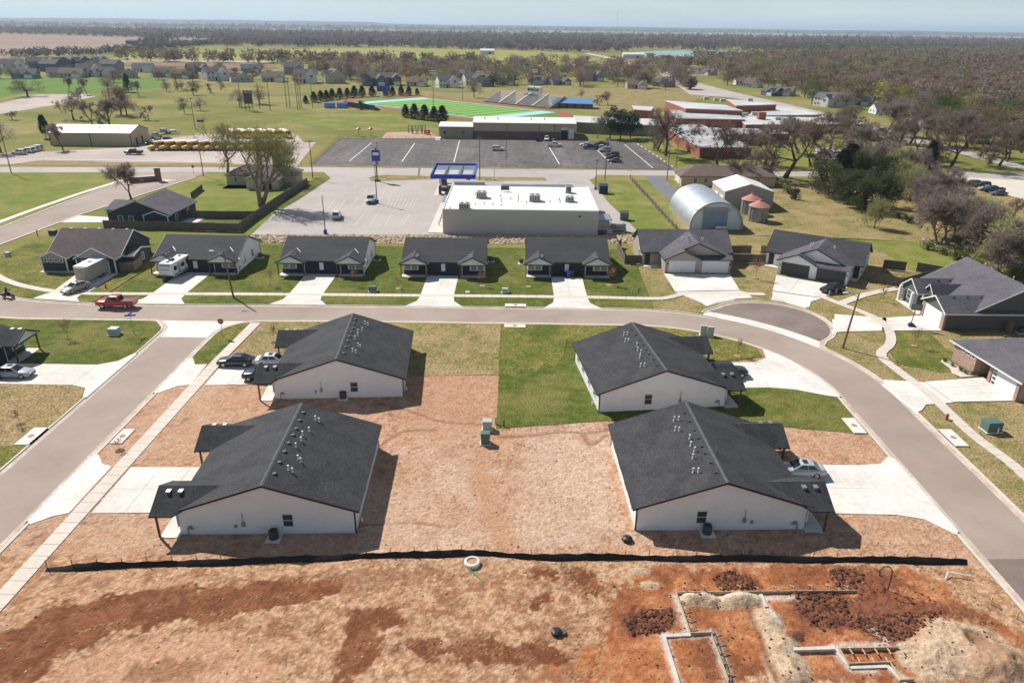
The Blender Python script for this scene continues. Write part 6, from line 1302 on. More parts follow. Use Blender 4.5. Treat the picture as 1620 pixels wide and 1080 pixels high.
# ================================================================== FENCES AND SMALL THINGS
mat('fence_boards', (0.17, 0.145, 0.125), (0.12, 0.1, 0.09), 0.8, 0.9, wave=('x', .14, .9)); mat('fence_boards_tan', (0.30, 0.23, 0.17), (0.22, 0.17, 0.13), 0.8, 0.9, wave=('x', .14, .9))
def fence(label, pts, h=1.8, m='fence_boards', bay=2.4, z=0.0, px=True):
    P = [at(*p) for p in pts] if px else pts
    root = thing('wood_fence', label, 'fence', (P[0][0], P[0][1], z)); o0 = P[0]
    for a, b in zip(P, P[1:]):
        L = math.dist(a, b); n = max(1, round(L / bay)); ang = math.atan2(b[1] - a[1], b[0] - a[0])
        for k in range(n):
            x = a[0] + (b[0] - a[0]) * k / n - o0[0]; y = a[1] + (b[1] - a[1]) * k / n - o0[1]
            pn = MB().box(.05, L / n - .05, -.02, .02, .05, h).build('fence_panel', m, root); pn.location = (x, y, random.uniform(-.03, .03)); pn.rotation_euler[2] = ang
            po = MB().box(-.05, .05, -.05, .05, 0, h + .05).build('fence_post', 'wood_fence', root); po.location = (x, y, 0); po.rotation_euler[2] = ang
        rl = MB().box(0, L, .021, .06, h * .2, h * .2 + .09).box(0, L, .021, .06, h * .8, h * .8 + .09).build('fence_rail', 'wood_fence', root); rl.location = (a[0] - o0[0], a[1] - o0[1], 0); rl.rotation_euler[2] = ang
fence('grey wooden privacy fence round the slate blue house yard', [(165, 362), (270, 364), (378, 367.5), (402, 349), (440, 322), (487, 292)], 1.9)
fence('grey wooden fence between the two back yards on the left', [(296, 345), (345, 346), (408, 346)], 1.8)
fence('black fence beside the ranch house patio', [(303, 314), (321, 300)], 1.5, 'fence_boards')
fence('tan wooden fence beside the navy corner house', [(190, 430), (213, 430), (238, 408)], 1.7, 'fence_boards_tan', z=.1)
fence('wooden fence at the left of the beige garage house', [(1023, 418), (988, 418), (977, 396), (983, 391)], 1.7, z=.1)
fence('wooden fence between the beige and the white garage house', [(1160, 416), (1200, 417), (1226, 417)], 1.7, 'fence_boards', z=.1)
fence('wooden fence panels behind the beige garage house', [(1152, 402), (1188, 402)], 1.7, 'fence_boards', z=.1)
fence('wooden fence behind the white garage house gap', [(1203, 402), (1232, 402)], 1.7, 'fence_boards', z=.1)
fence('wooden fence round the right yard of the white garage house', [(1376, 447), (1425, 456), (1491, 438), (1448, 430)], 1.8, 'fence_boards', z=.1)
fence('wooden fence behind the right yard of the white garage house', [(1396, 426), (1432, 430)], 1.8, 'fence_boards', z=.1)
def rail_fence():
    A, B = at(997, 284), at(1069, 364); L = math.dist(A, B); n = 16; ang = math.atan2(B[1] - A[1], B[0] - A[0])
    t = thing('rail_fence', 'weathered post and rail fence beside the store grass strip', 'fence', (*A, 0), ang)
    for k in range(n + 1): MB().box(L * k / n - .1, L * k / n + .1, -.1, .1, 0, 1.5).build('fence_post', 'wood_fence_tan', t)
    for k in range(n):
        for z in (.4, .85, 1.3): MB().box(L * k / n + .1, L * (k + 1) / n - .1, -.05, .05, z - .08, z + .08).build('fence_rail', 'wood_fence_tan' if z > 1 else 'wood_fence', t)
rail_fence()
def chain_fence():
    A, B = at(538, 219.5), at(694, 220); C_ = at(490, 261); L = math.dist(A, B)
    t = thing('chain_link_fence', 'dark chain link fence round the left of the dark car park', 'fence', (*A, 0))
    for P, Q in ((A, B), (A, C_)):
        d = math.dist(P, Q); n = int(d / 3)
        for k in range(n + 1): MB().tube((P[0] + (Q[0] - P[0]) * k / n - A[0], P[1] + (Q[1] - P[1]) * k / n - A[1], 0), (P[0] + (Q[0] - P[0]) * k / n - A[0], P[1] + (Q[1] - P[1]) * k / n - A[1], 1.3), .04, n=5).build('fence_post', 'metal_dark', t)
        for z in (.15, .7, 1.3): MB().tube((P[0] - A[0], P[1] - A[1], z), (Q[0] - A[0], Q[1] - A[1], z), .03, n=5).build('fence_rail', 'metal_dark', t)
chain_fence()
# ---- black silt fence in the foreground
def silt():
    base = [(75, 902), (130, 899), (200, 897), (300, 893), (400, 891), (500, 886), (600, 882), (680, 880), (735, 877), (770, 878), (800, 881), (850, 884), (900, 884), (960, 884), (1050, 886), (1150, 886), (1250, 887), (1350, 888), (1450, 889), (1530, 892)]
    P = resample(spline([at(*p) for p in base], 6), .5)
    t = thing('silt_fence', 'long black silt fence across the bare soil in the foreground', 'silt fence', (P[0][0], P[0][1], 0)); o = P[0]
    b = MB(); v = []
    for i, p in enumerate(P):
        q = i / len(P); z = soil_z(*p); hgt = .46 + .06 * math.sin(i * .23) + .05 * math.sin(i * 1.7) + random.uniform(-.03, .03); hgt *= min(1, .35 + i * .09)
        sag = -.15 - .12 * math.sin(i * .31)
        v += [(p[0] - o[0], p[1] - o[1] + sag - .2, z - .05), (p[0] - o[0], p[1] - o[1] + sag - .05, z + hgt * .45), (p[0] - o[0], p[1] - o[1], z + hgt)]
    n = len(P); b.add(v, [f for i in range(n - 1) for f in ((3 * i, 3 * i + 3, 3 * i + 4, 3 * i + 1), (3 * i + 1, 3 * i + 4, 3 * i + 5, 3 * i + 2))]); b.build('fabric', 'silt_fabric', t, True)
    for i in range(0, n, 4):
        p = P[i]; z = soil_z(*p); lx = random.uniform(-.08, .08); MB().box(p[0] - o[0] - .025, p[0] - o[0] + .025, p[1] - o[1] + .03, p[1] - o[1] + .08, z - .1, z + random.uniform(.75, .95)).build('stake', 'wood_pole', t)
silt()
# ---- footing formwork
def board(par, a, b, h=.28, th=.05, z=0.02, m='lumber', nm='form_board'):
    A, B = at(*a), at(*b); L = math.dist(A, B); o = MB().box(0, L, -th / 2, th / 2, 0, h).build(nm, m, par); z0 = (soil_z(*A) + soil_z(*B)) / 2
    o.location = (A[0], A[1], z0 - .06 + z); o.rotation_euler[2] = math.atan2(B[1] - A[1], B[0] - A[0]); return A, B
def stakes(par, a, b, n, off=.12, h=.55, brace=True):
    A, B = at(*a), at(*b); L = math.dist(A, B); nx, ny = -(B[1] - A[1]) / L, (B[0] - A[0]) / L
    for k in range(n):
        u = (k + .5) / n; x, y = A[0] + (B[0] - A[0]) * u, A[1] + (B[1] - A[1]) * u; z = soil_z(x, y)
        b_ = MB().box(-.03, .03, -.03, .03, -.1, h).build('stake', 'lumber', par); b_.location = (x + nx * off, y + ny * off, z)
        if brace: MB().tube((x + nx * off, y + ny * off, z + h * .8), (x + nx * (off + .7), y + ny * (off + .7), z), .035, n=4).build('brace', 'lumber', par)
fw = thing('footing_formwork', 'left timber footing formwork with stakes on the orange soil', 'formwork')
board(fw, (1070, 941), (1355, 938), .3); stakes(fw, (1070, 941), (1355, 938), 10, .15, .55)
board(fw, (1068, 936), (1092, 1006), .26); stakes(fw, (1068, 936), (1092, 1006), 5, .15, .3)
board(fw, (1092, 1006), (1124, 1005), .3); board(fw, (1122, 999), (1152, 1080), .26); board(fw, (1127, 999), (1157, 1080), .26, m='wood_fence'); stakes(fw, (1122, 999), (1152, 1080), 5, .15, .3)
fw = thing('footing_formwork', 'right timber footing formwork with cross braces beside the sand heap', 'formwork')
for a, b in (((1328, 1031), (1420, 1029)), ((1340, 1054), (1412, 1051)), ((1326, 1028), (1342, 1056)), ((1407, 1052), (1425, 1080)), ((1422, 1080), (1445, 1079))): board(fw, a, b, .3)
for k in range(5): board(fw, (1342 + k * 20, 1031), (1348 + k * 20, 1040), .06, .08, .3, nm='brace')
for k in range(3): board(fw, (1355 + k * 22, 1044), (1360 + k * 22, 1053), .06, .08, .25, nm='brace')
mat('fresh_concrete', (.6, .55, .49), (.48, .43, .38), 2, .95, .4, 6)
ft = thing('concrete_footing', 'white concrete footing strips among the formwork', 'footing')
for a, b in (((1047, 1008), (1092, 1006)), ((1049, 1006), (1073, 1085)), ((1252, 1032), (1318, 1030)), ((1316, 1026), (1345, 1058)), ((1344, 1058), (1402, 1056)), ((1402, 1055), (1432, 1085)), ((1203, 942), (1212, 962))): board(ft, a, b, .2, .28, -.02, 'fresh_concrete', 'footing_strip')
# ---- clods, rocks (uncountable)
def chunks(name, label, spots, m, zf, lo, hi, flat=.7):
    b = MB(); ico = [(0, 0, 1), (.9, 0, .3), (.28, .85, .3), (-.72, .53, .3), (-.72, -.53, .3), (.28, -.85, .3), (.72, .53, -.4), (-.28, .85, -.4), (-.9, 0, -.4), (-.28, -.85, -.4), (.72, -.53, -.4)]
    F = [(0, 1, 2), (0, 2, 3), (0, 3, 4), (0, 4, 5), (0, 5, 1), (1, 6, 2), (2, 7, 3), (3, 8, 4), (4, 9, 5), (5, 10, 1), (6, 7, 2), (7, 8, 3), (8, 9, 4), (9, 10, 5), (10, 6, 1)]
    for x, y in spots:
        s = lo + (hi - lo) * random.random() ** 3; a = random.uniform(0, 6.3); sx, sy, sz = s * random.uniform(.7, 1.4), s, s * flat * random.uniform(.6, 1.2); ca, sa = math.cos(a), math.sin(a); z = zf(x, y) + sz * .25
        b.add([(x + (p[0] * sx * ca - p[1] * sy * sa) * random.uniform(.8, 1.2), y + (p[0] * sx * sa + p[1] * sy * ca), z + p[2] * sz * random.uniform(.8, 1.2)) for p in ico], F)
    o = b.build(name, m); return tag(o, label, None, None, 'stuff')
def scatter(poly, n, px=True, bias=0):
    P = [at(*p) for p in poly] if px else poly; xs = [p[0] for p in P]; ys = [p[1] for p in P]; out = []
    while len(out) < n:
        x, y = random.uniform(min(xs), max(xs)), random.uniform(min(ys), max(ys))
        if inside(P, x, y): out.append((x, y))
    return out
mat('clod', (.10, .04, .024), (.24, .10, .055), 3.5, 1, c3=(.07, .03, .02), s3=1.2)
mat('clod_pale', (.48, .29, .18), (.38, .2, .12), 2.5, 1)
for lb, poly, n in (('heap of dark soil clods left of the formwork', [(985, 985), (1010, 968), (1060, 962), (1068, 985), (1050, 1002), (1000, 1005)], 420), ('heap of dark soil clods behind the long form board', [(1125, 915), (1150, 903), (1185, 915), (1200, 932), (1140, 935)], 300), ('loose dark soil clods right of the sand ridge', [(1250, 940), (1330, 940), (1350, 985), (1300, 1000), (1260, 965)], 420), ('dark soil clods beside the sand heap', [(1330, 985), (1420, 970), (1490, 968), (1480, 985), (1430, 1015), (1400, 1020)], 450), ('dark soil clods near the coiled pipe', [(1310, 905), (1360, 900), (1370, 930), (1320, 935)], 200), ('clods scattered over the orange subsoil', [(960, 920), (1500, 910), (1600, 1000), (1500, 1080), (1000, 1080)], 500)):
    chunks('soil_clods', lb, scatter(poly, int(n * 1.4) if 'scattered' not in lb else n), 'clod', soil_z, .04, .2 if 'scattered' not in lb else .12, .6)
chunks('soil_clods', 'pale clods scattered over the dry lots', scatter([(0, 1080), (0, 960), (60, 850), (330, 850), (600, 860), (1000, 860), (900, 1080)], 350) + scatter([(640, 700), (960, 700), (1000, 860), (600, 860)], 150), 'clod_pale', soil_z, .04, .14)
rk = scatter([(398, 373), (1000, 373), (1003, 383), (935, 385.5), (600, 384.5), (388, 383.5)], 2400)
chunks('riprap', 'tan riprap rocks behind the row duplexes', rk, 'stone_rock', lambda x, y: .06, .18, .55, .7)
chunks('riprap', 'pale stones along the creek edge', scatter([(1455, 378), (1470, 376), (1550, 420), (1540, 426)], 140), 'stone_rock', lambda x, y: .05, .15, .5)
chunks('garden_stones', 'small stones edging the court fences', scatter([(1196, 416), (1226, 416), (1226, 420), (1196, 421)], 30) + scatter([(1405, 450), (1425, 456), (1400, 462)], 30) + scatter([(990, 418), (1022, 418), (1022, 422), (990, 423)], 30), 'clod_pale', lambda x, y: .12, .1, .28)
# ---- storm drains
def drain(label, x, y, w_, d_, rz=0, slot=-1):
    t = thing('storm_drain', label, 'storm drain', (x, y, .1), rz); MB().box(-w_ / 2, w_ / 2, -d_ / 2, d_ / 2, -.1, .1).build('lid', 'concrete', t); MB().box(-w_ / 2 + .15, w_ / 2 - .15, slot * (d_ / 2 + .07) - .08, slot * (d_ / 2 + .07) + .08, -.09, .03).build('inlet_slot', 'black', t); MB().lathe([(.32, .1), (.32, .125)], 16).build('manhole_cover', 'rust_red', t)
drain('concrete storm drain inlet on the north kerb', .5, 110.2, 3.4, 1.3); drain('concrete storm drain inlet on the south kerb by the lawn edge', .4, 101.4, 3.2, 1.2, 0, 1)
drain('concrete storm drain inlet left of the side street', -52.0, 68.0, 3.6, 1.5, R(90), -1); drain('concrete storm drain inlet beside the left pavement', -42.2, 68.2, 3.0, 1.3, R(90), 1)
drain('concrete storm drain inlet right of the red hydrant', 49.2, 70.2, 3.6, 1.5, R(90), 1); drain('concrete storm drain inlet inside the street curve', 39.2, 72.6, 3.4, 1.5, R(90), -1)
# ---- utility boxes, AC units, hydrants, bins
def ubox(label, px, py, w_, d_, h_, m, rz=0, z=.1, cat='utility box', lid=True):
    x, y = at(px, py); t = thing('utility_box', label, cat, (x, y, z), R(rz)); MB().box(-w_ / 2 - .12, w_ / 2 + .12, -d_ / 2 - .12, d_ / 2 + .12, 0, .1).build('pad', 'concrete', t)
    MB().box(-w_ / 2, w_ / 2, -d_ / 2, d_ / 2, .1, h_ * .8).build('cabinet', m, t); MB().add([(-w_ / 2 - .03, -d_ / 2 - .03, h_ * .8), (w_ / 2 + .03, -d_ / 2 - .03, h_ * .8), (w_ / 2 + .03, d_ / 2 + .03, h_ * .8), (-w_ / 2 - .03, d_ / 2 + .03, h_ * .8), (-w_ / 2, -d_ / 2 + .05, h_), (w_ / 2, -d_ / 2 + .05, h_), (w_ / 2, d_ / 2, h_), (-w_ / 2, d_ / 2, h_)], [(3, 2, 1, 0), (4, 5, 6, 7), (0, 1, 5, 4), (1, 2, 6, 5), (2, 3, 7, 6), (3, 0, 4, 7)]).build('lid', m, t)
    return t
ubox('pale green utility box on the corner lawn by the street sign', 182, 530, 1.3, 1.2, 1.0, 'utility_pale', 0, .14)
ubox('pale green transformer box at the corner of the deep green lawn', 771, 680, 1.0, .9, 1.15, 'utility_pale'); ubox('teal utility box standing on the bare soil', 768, 702, .95, .85, 1.35, 'utility_green')
ubox('dark green utility box beside the second row duplex drive', 590, 462, 1.2, .9, .95, 'utility_green', 0, .14); ubox('pale utility box on the lawn between the third and fourth row duplex', 799, 464, 1.0, .8, .8, 'utility_pale', 0, .14)
ubox('dark green transformer on the right lawn beyond the pavement', 1566, 682, 1.7, 1.3, 1.25, 'utility_green', 5, .14); ubox('left metal mailbox cluster on the inside of the street curve', 1112, 531, .9, .5, 1.5, 'hvac', -6, .14, 'mailboxes'); ubox('right metal mailbox cluster on the inside of the street curve', 1123, 533, .9, .5, 1.5, 'hvac', -6, .14, 'mailboxes')
ubox('dark utility box on the lawn behind the navy corner house', 85, 372, 1.4, 1.1, 1.1, 'metal_dark', 0, 0); ubox('small pale box on the yellow corner lawn', 13, 406, .8, .7, .75, 'utility_pale', 0, .14); ubox('small white pad box by the store strip', 740, 464, .5, .4, .2, 'white_paint', 0, .14)
def ped(label, px, py, m='utility_green', h=.8, z=.12):
    x, y = at(px, py); t = thing('utility_pedestal', label, 'pedestal', (x, y, z)); MB().tube((0, 0, 0), (0, 0, h), .1, .09, n=8).build('shaft', m, t); MB().tube((0, 0, h), (0, 0, h + .12), .12, .06, n=8).build('cap', m, t)
for a in (('green cable pedestal at the lawn corner, right one', 797, 676), ('pale cable pedestal beside the pale green transformer', 784, 672, 'utility_pale'), ('cable pedestal right of the dark green transformer', 1580, 675, 'utility_pale', .7), ('short white pedestal in front of the dark green transformer', 1577, 687, 'pipe_white', .6), ('pale pedestal left of the lawn by the beige house', 1000, 465, 'utility_pale'), ('green pedestal right of the pale one by the beige house', 1010, 465), ('pedestal on the lawn beside the black sedan', 1311, 469, 'utility_pale'), ('second pedestal beside the black sedan', 1322, 466, 'utility_pale', .6), ('dark pedestal left of the transformer behind the navy house', 60, 374, 'metal_dark', 1.2), ('pedestal beside the dark box behind the navy house', 95, 370, 'utility_pale'), ('dark pedestal on the lawn of the first row duplex', 168, 457, 'metal_dark', .6), ('white pipe beside the deep green lawn', 937, 642, 'pipe_white', .4), ('white cleanout pipe beside the near left duplex', 573, 826, 'pipe_white', .3), ('white cleanout pipe behind the upper left duplex', 643, 618, 'pipe_white', .3)): ped(*a)
def acunit(label, x, y):
    t = thing('air_conditioner', label, 'air conditioner', (x, y, .1)); MB().box(-.65, .65, -.65, .65, 0, .08).build('pad', 'concrete', t); MB().lathe([(.4, .08), (.42, .2), (.42, .85), (.36, .92)], 12).build('casing', 'metal_dark', t); MB().lathe([(.3, .921), (.3, .95)], 12).build('fan_grille', 'black', t)
acunit('air conditioner on a pad at the near left duplex wall', *at(434, 853)); acunit('air conditioner on a pad at the near right duplex wall', *at(1118, 845)); acunit('air conditioner at the wall of the duplex with three cars', *at(543, 631)); acunit('air conditioner at the wall of the upper right duplex', *at(1040, 645))
acunit('air conditioner beside the first row duplex', -48.6, 134.5); acunit('air conditioner beside the second row duplex', -26.0, 134.0); acunit('air conditioner left of the fourth row duplex', 1.6, 133); acunit('air conditioner beside the grey green house', 76.5, 101.3); acunit('air conditioner right of the third row duplex', -4.2, 134)
x, y = at(1497, 664); t = thing('fire_hydrant', 'red fire hydrant on the grass strip by the right pavement', 'hydrant', (x, y, .12)); MB().lathe([(.16, 0), (.16, .06), (.11, .08), (.11, .5), (.15, .52), (.13, .62), (.05, .72)], 12).build('barrel', 'red_paint', t); MB().tube((-.22, 0, .42), (.22, 0, .42), .06, n=8).tube((0, -.2, .38), (0, 0, .38), .07, n=8).build('nozzle', 'red_paint', t)
def sign(name, label, px, py, h, cat='sign'): x, y = at(px, py); t = thing(name, label, cat, (x, y, .1)); MB().tube((0, 0, 0), (0, 0, h), .04, n=6).build('post', 'metal_grey', t); return t
def text(par, s, size, loc, m, rx=90, rz=0):
    cu = bpy.data.curves.new('lettering', 'FONT'); cu.body = s; cu.size = size; cu.align_x = 'CENTER'; cu.align_y = 'CENTER'; cu.extrude = .005
    o = bpy.data.objects.new('lettering', cu); C.objects.link(o); dg = bpy.context.evaluated_depsgraph_get(); me = bpy.data.meshes.new_from_object(o.evaluated_get(dg)); C.objects.unlink(o)
    me.materials.clear(); me.materials.append(MATS[m]); q = inst('lettering', me, par, loc); q.rotation_euler = (R(rx), 0, R(rz)); return q
t = sign('stop_sign', 'red octagonal stop sign at the end of the side street', 353, 534, 2.2)
oc = [(.45 * math.cos(R(22.5 + 45 * i)), .45 * math.sin(R(22.5 + 45 * i))) for i in range(8)]
MB().hull([(p[0], .03, 2.45 + p[1]) for p in oc], [(p[0], -.045, 2.45 + p[1]) for p in oc]).build('white_border', 'white_paint', t); bd = MB().hull([(p[0] * .92, 0, 2.45 + p[1] * .92) for p in oc], [(p[0] * .92, -.055, 2.45 + p[1] * .92) for p in oc]).build('sign_face', 'light_red', t); text(bd, 'STOP', .3, (0, -.062, 2.45), 'white_paint')
t = sign('street_name_sign', 'blue crossed street name sign on the corner lawn', 212, 529, 3.0)
b1 = MB().box(-.75, .75, -.015, .015, 2.75, 2.98).build('name_blade', 'blue_paint', t); b2 = MB().box(-.015, .015, -.75, .75, 3.0, 3.22).build('name_blade', 'blue_paint', t)
b1.rotation_euler[2] = R(12)
for px, py, lb in ((307, 277, 'stop sign where the slanting street meets the road'), (1316, 266, 'stop sign in front of the school trees')):
    t = sign('stop_sign', lb, px, py, 2.1); MB().hull([(p[0], .02, 2.4 + p[1]) for p in oc], [(p[0], -.02, 2.4 + p[1]) for p in oc]).build('sign_face', 'light_red', t)
# monument sign
x, y = at(233, 288); t = thing('monument_sign', 'stone monument sign on the median of the slanting street', 'sign', (x, y, 0), R(28)); MB().box(-4.5, 2.2, -.4, .4, 0, 1.5).build('stone_wall', 'brick_dark', t); MB().box(-4.55, 2.25, -.45, .45, 1.5, 1.65).build('coping', 'concrete', t); MB().box(2.2, 3.8, -.7, .7, 0, 3.6).build('tower', 'brick_dark', t); MB().box(2.1, 3.9, -.8, .8, 3.6, 3.8).build('tower_cap', 'trim_grey', t)
sheet('median', [(x - 6.5, y - 4.5), (x + 4, y - 1.0), (x + 7, y + 3.5), (x + 3, y + 3.2), (x - 5, y - 1.8)], 'concrete_walk', .07, 'pale paved median round the monument sign')
# basketball hoop
x, y = at(1441, 516); t = thing('basketball_hoop', 'portable basketball hoop on the driveway of the grey green house', 'basketball hoop', (x, y, .15), R(-15)); MB().hull([(-.55, -.8, 0), (.55, -.8, 0), (.4, .5, 0), (-.4, .5, 0)], [(-.45, -.6, .25), (.45, -.6, .25), (.3, .4, .3), (-.3, .4, .3)]).build('ballast_base', 'black', t)
MB().tube((0, .2, .2), (0, -.3, 3.0), .06, n=8).tube((0, .4, .3), (0, 0, 1.4), .03, n=6).build('pole', 'black', t); MB().box(-.75, .75, -.72, -.68, 2.75, 3.7).build('backboard', 'glass_curtain', t); MB().box(-.75, .75, -.77, -.722, 2.75, 2.82).box(-.75, .75, -.77, -.722, 3.63, 3.7).box(-.75, -.68, -.77, -.722, 2.82, 3.63).box(.68, .75, -.77, -.722, 2.82, 3.63).build('backboard_frame', 'black', t)
rg = MB()
for i in range(14): rg.tube((.23 * math.cos(i * 2 * math.pi / 14), -1.0 + .23 * math.sin(i * 2 * math.pi / 14), 3.0), (.23 * math.cos((i + 1) * 2 * math.pi / 14), -1.0 + .23 * math.sin((i + 1) * 2 * math.pi / 14), 3.0), .015, n=5)
rg.build('rim', 'orange_paint', t)
# bins, barrels
for px, py, m, lb in ((899, 440, 'blue_paint', 'blue wheeled bin on the fourth row duplex driveway'), (904.5, 438, 'brown_bin', 'brown wheeled bin beside the blue bin')):
    if m == 'brown_bin': plain('brown_bin', (.16, .08, .05))
    x, y = at(px, py); t = thing('wheeled_bin', lb, 'bin', (x, y, .15)); MB().hull([(-.26, -.3, .1), (.26, -.3, .1), (.26, .3, .1), (-.26, .3, .1)][::-1][::-1], [(-.32, -.38, 1.05), (.32, -.38, 1.05), (.32, .38, 1.05), (-.32, .38, 1.05)]).build('bin_body', m, t); MB().box(-.34, .34, -.4, .42, 1.052, 1.12).build('lid', m, t)
    for s in (-1, 1): MB().tube((s * .24, .3, .12), (s * .3, .3, .12), .12, n=10).build('tyre', 'tyre', t)
def dumpster(lb, px, py, m, w_, h_, roofm=None):
    x, y = at(px, py); t = thing('storage_bin', lb, 'bin', (x, y, .06)); MB().box(-w_ / 2, w_ / 2, -w_ * .4, w_ * .4, 0, h_).build('container', m, t); MB().slab([(-w_ / 2 - .1, -w_ * .45, h_ + .02), (w_ / 2 + .1, -w_ * .45, h_ + .02), (w_ / 2 + .1, w_ * .45, h_ + .35), (-w_ / 2 - .1, w_ * .45, h_ + .35)], .08).build('lid', roofm or m, t)
plain('navy_paint', (.02, .03, .09)); dumpster('dark blue shed shaped bin right of the store drive', 954, 306, 'navy_paint', 2.3, 2.1); dumpster('dark green refuse container on the grass strip', 987, 348, 'utility_green', 1.9, 1.7, 'metal_dark')
# manhole riser with green pipe
x, y = at(747, 894); t = thing('manhole_riser', 'pale round manhole riser beside the silt fence', 'manhole', (x, y, soil_z(x, y) - .05)); MB().lathe([(.68, 0), (.68, .34), (.6, .4), (.45, .4), (.45, .3)], 20).build('ring', 'concrete', t); MB().lathe([(.44, .0), (.44, .31)], 16).build('soil_fill', 'clod_pale', t); plain('pipe_green', (.05, .3, .06)); x2 = .25
MB().tube((-.2, -.75, .1), (.3, -1.3, .08), .06).tube((.3, -1.3, .08), (1.0, -2.1, .05), .05).build('green_pipe', 'pipe_green', t)
# tire-like black lump, coiled pipe, white pipe
x, y = at(880, 1003); t = thing('black_drum', 'crumpled black plastic lying on the straw covered soil', 'plastic', (x, y, soil_z(x, y))); MB().lathe([(.3, 0), (.42, .12), (.4, .3), (.2, .38)], 9).build('fold', 'black', t); MB().box(-.1, .7, -.2, .25, 0, .2).build('fold', 'metal_dark', t)
x, y = at(992, 856); t = thing('black_drum', 'small black plastic lump left of the near right duplex', 'plastic', (x, y, soil_z(x, y))); MB().lathe([(.3, 0), (.5, .1), (.45, .3), (.2, .4)], 8).build('fold', 'black', t)
x, y = at(1404, 935); b = MB(); pts = [(0, 0, 0), (0, 0, 1.2), (-.05, 0, 2.0), (-.35, .05, 2.35), (-.75, .1, 2.3), (-1.0, .1, 1.9), (-.9, .1, 1.4), (-.6, .1, 1.25)]
for p, q in zip(pts, pts[1:]): b.tube(p, q, .045)
t = thing('coiled_pipe', 'black hooked pipe sticking up from the dug soil', 'pipe', (x, y, soil_z(x, y))); b.build('pipe', 'black', t)
x, y = at(1495, 918); t = thing('white_pipe', 'white plastic pipe lying near the street corner', 'pipe', (x, y, soil_z(x, y) + .1)); MB().tube((0, 0, 0), (.4, .5, .25), .05).build('elbow', 'pipe_white', t); MB().tube((.4, .5, .25), (2.1, .1, .2), .05).build('length', 'pipe_white', t)
for px, py in ((1566, 957), (1607, 980)):
    x, y = at(px, py); t = thing('survey_stake', 'yellow survey stake near the street corner' if px < 1600 else 'yellow survey stake at the right edge', 'stake', (x, y, soil_z(x, y))); plain('yellow_paint', (.7, .5, .05)); MB().box(-.03, .03, -.03, .03, 0, .6).build('shaft', 'lumber', t); MB().box(-.05, .05, -.035, .035, .35, .7).build('flag', 'yellow_paint', t)
x, y = at(1404, 590); 
# planting bed of the brick house
bx = sheet('planting_bed', [at(*p) for p in ((1487, 573), (1492, 569), (1507, 575), (1520, 585), (1540, 592), (1550, 596), (1520, 598), (1506, 592), (1502, 584))], 'concrete_walk', .165, 'pale gravel planting bed in front of the brick house')

# ================================================================== TREES
rng = random.Random(11)
def rv(s=1.0): return Vector((rng.gauss(0, s), rng.gauss(0, s), rng.gauss(0, s)))
def grow(T, W, tips, p, d, L, r_, lev, maxlev, spread, up):
    """recursive limbs; thin end twigs go to W"""
    seg = 3 if lev < 2 else 2; q = p
    for k in range(seg):
        d2 = (d + rv(.13) + Vector((0, 0, up))).normalized(); n = q + d2 * (L / seg); ra = r_ * (1 - .5 * k / seg); rb = r_ * (1 - .5 * (k + 1) / seg)
        T.tube(q, n, ra, rb, n=6 if lev == 0 else 4 if lev < 3 else 3, cap=False); q = n; d = d2
        if lev >= 1 and lev < maxlev and rng.random() < .75:
            c = (d + rv(spread)).normalized(); grow(T, W, tips, q, c, L * rng.uniform(.5, .7), rb * .6, lev + 1, maxlev, spread, up)
    if lev == maxlev:
        for _ in range(TW):
            c = (d + rv(.65)).normalized(); e = q + c * rng.uniform(.5, 1.25); s = c.orthogonal().normalized() * .036; W.add([q - s, q + s, e], [(0, 1, 2)]); tips.append(e)
            for _ in range(2):
                m_ = q + (e - q) * rng.uniform(.3, .9); e2 = m_ + (c + rv(.6)).normalized() * rng.uniform(.3, .8); s2 = c.cross(Vector((0, 0, 1))).normalized() * .03 if abs(c.z) < .95 else Vector((.02, 0, 0)); W.add([m_ - s2, m_ + s2, e2], [(0, 1, 2)]); tips.append(e2)
        return
    for _ in range(3 if lev == 0 else 2):
        c = (d + rv(spread)).normalized(); grow(T, W, tips, q, c, L * rng.uniform(.62, .85), r_ * .5, lev + 1, maxlev, spread, up)
def leaves(W, tips, n, s0, s1, jit=.3):
    for _ in range(n):
        p = rng.choice(tips) + rv(jit); a = rv(1).normalized(); b = a.orthogonal().normalized(); s = rng.uniform(s0, s1); W.add([p - a * s, p + b * s * .7, p + a * s], [(0, 1, 2)])
PROTO = {}; TW = 13
def keep(name, T, W, tm, wm):
    a = T.build('trunk', tm); b = W.build('crown', wm); C.objects.unlink(a); C.objects.unlink(b)
    zs = [v[2] for v in W.v] + [v[2] for v in T.v]; PROTO[name] = (a.data, b.data, max(zs))
def make_branchy(name, seed, L, r_, maxlev, spread, up, tm, wm, leaf=0, ls=(.1, .2), stems=1):
    rng.seed(seed); T, W, tips = MB(), MB(), []
    for s in range(stems):
        d = Vector((0, 0, 1)) if stems == 1 else Vector((math.cos(s * 2.2) * .45, math.sin(s * 2.2) * .45, 1)).normalized()
        grow(T, W, tips, Vector((0, 0, -.1)), d, L, r_, 0, maxlev, spread, up)
    if leaf: W = MB() if leaf > 2500 else W; leaves(W, tips, leaf, *ls)
    keep(name, T, W, tm, wm)
make_branchy('bare_a', 1, 3.2, .34, 4, .5, .05, 'bark', 'twigs'); make_branchy('bare_b', 2, 2.8, .3, 4, .55, .03, 'bark', 'twigs'); make_branchy('bare_c', 5, 2.6, .26, 4, .45, .12, 'bark', 'twigs_grey')
TW = 4
make_branchy('cotton', 9, 3.6, .42, 4, .34, .14, 'bark_pale', 'leaf_bud', 900, (.1, .2), 3)
make_branchy('olive', 12, 3.0, .3, 4, .5, .06, 'bark_pale', 'leaf_olive', 700, (.1, .2))
TW = 9
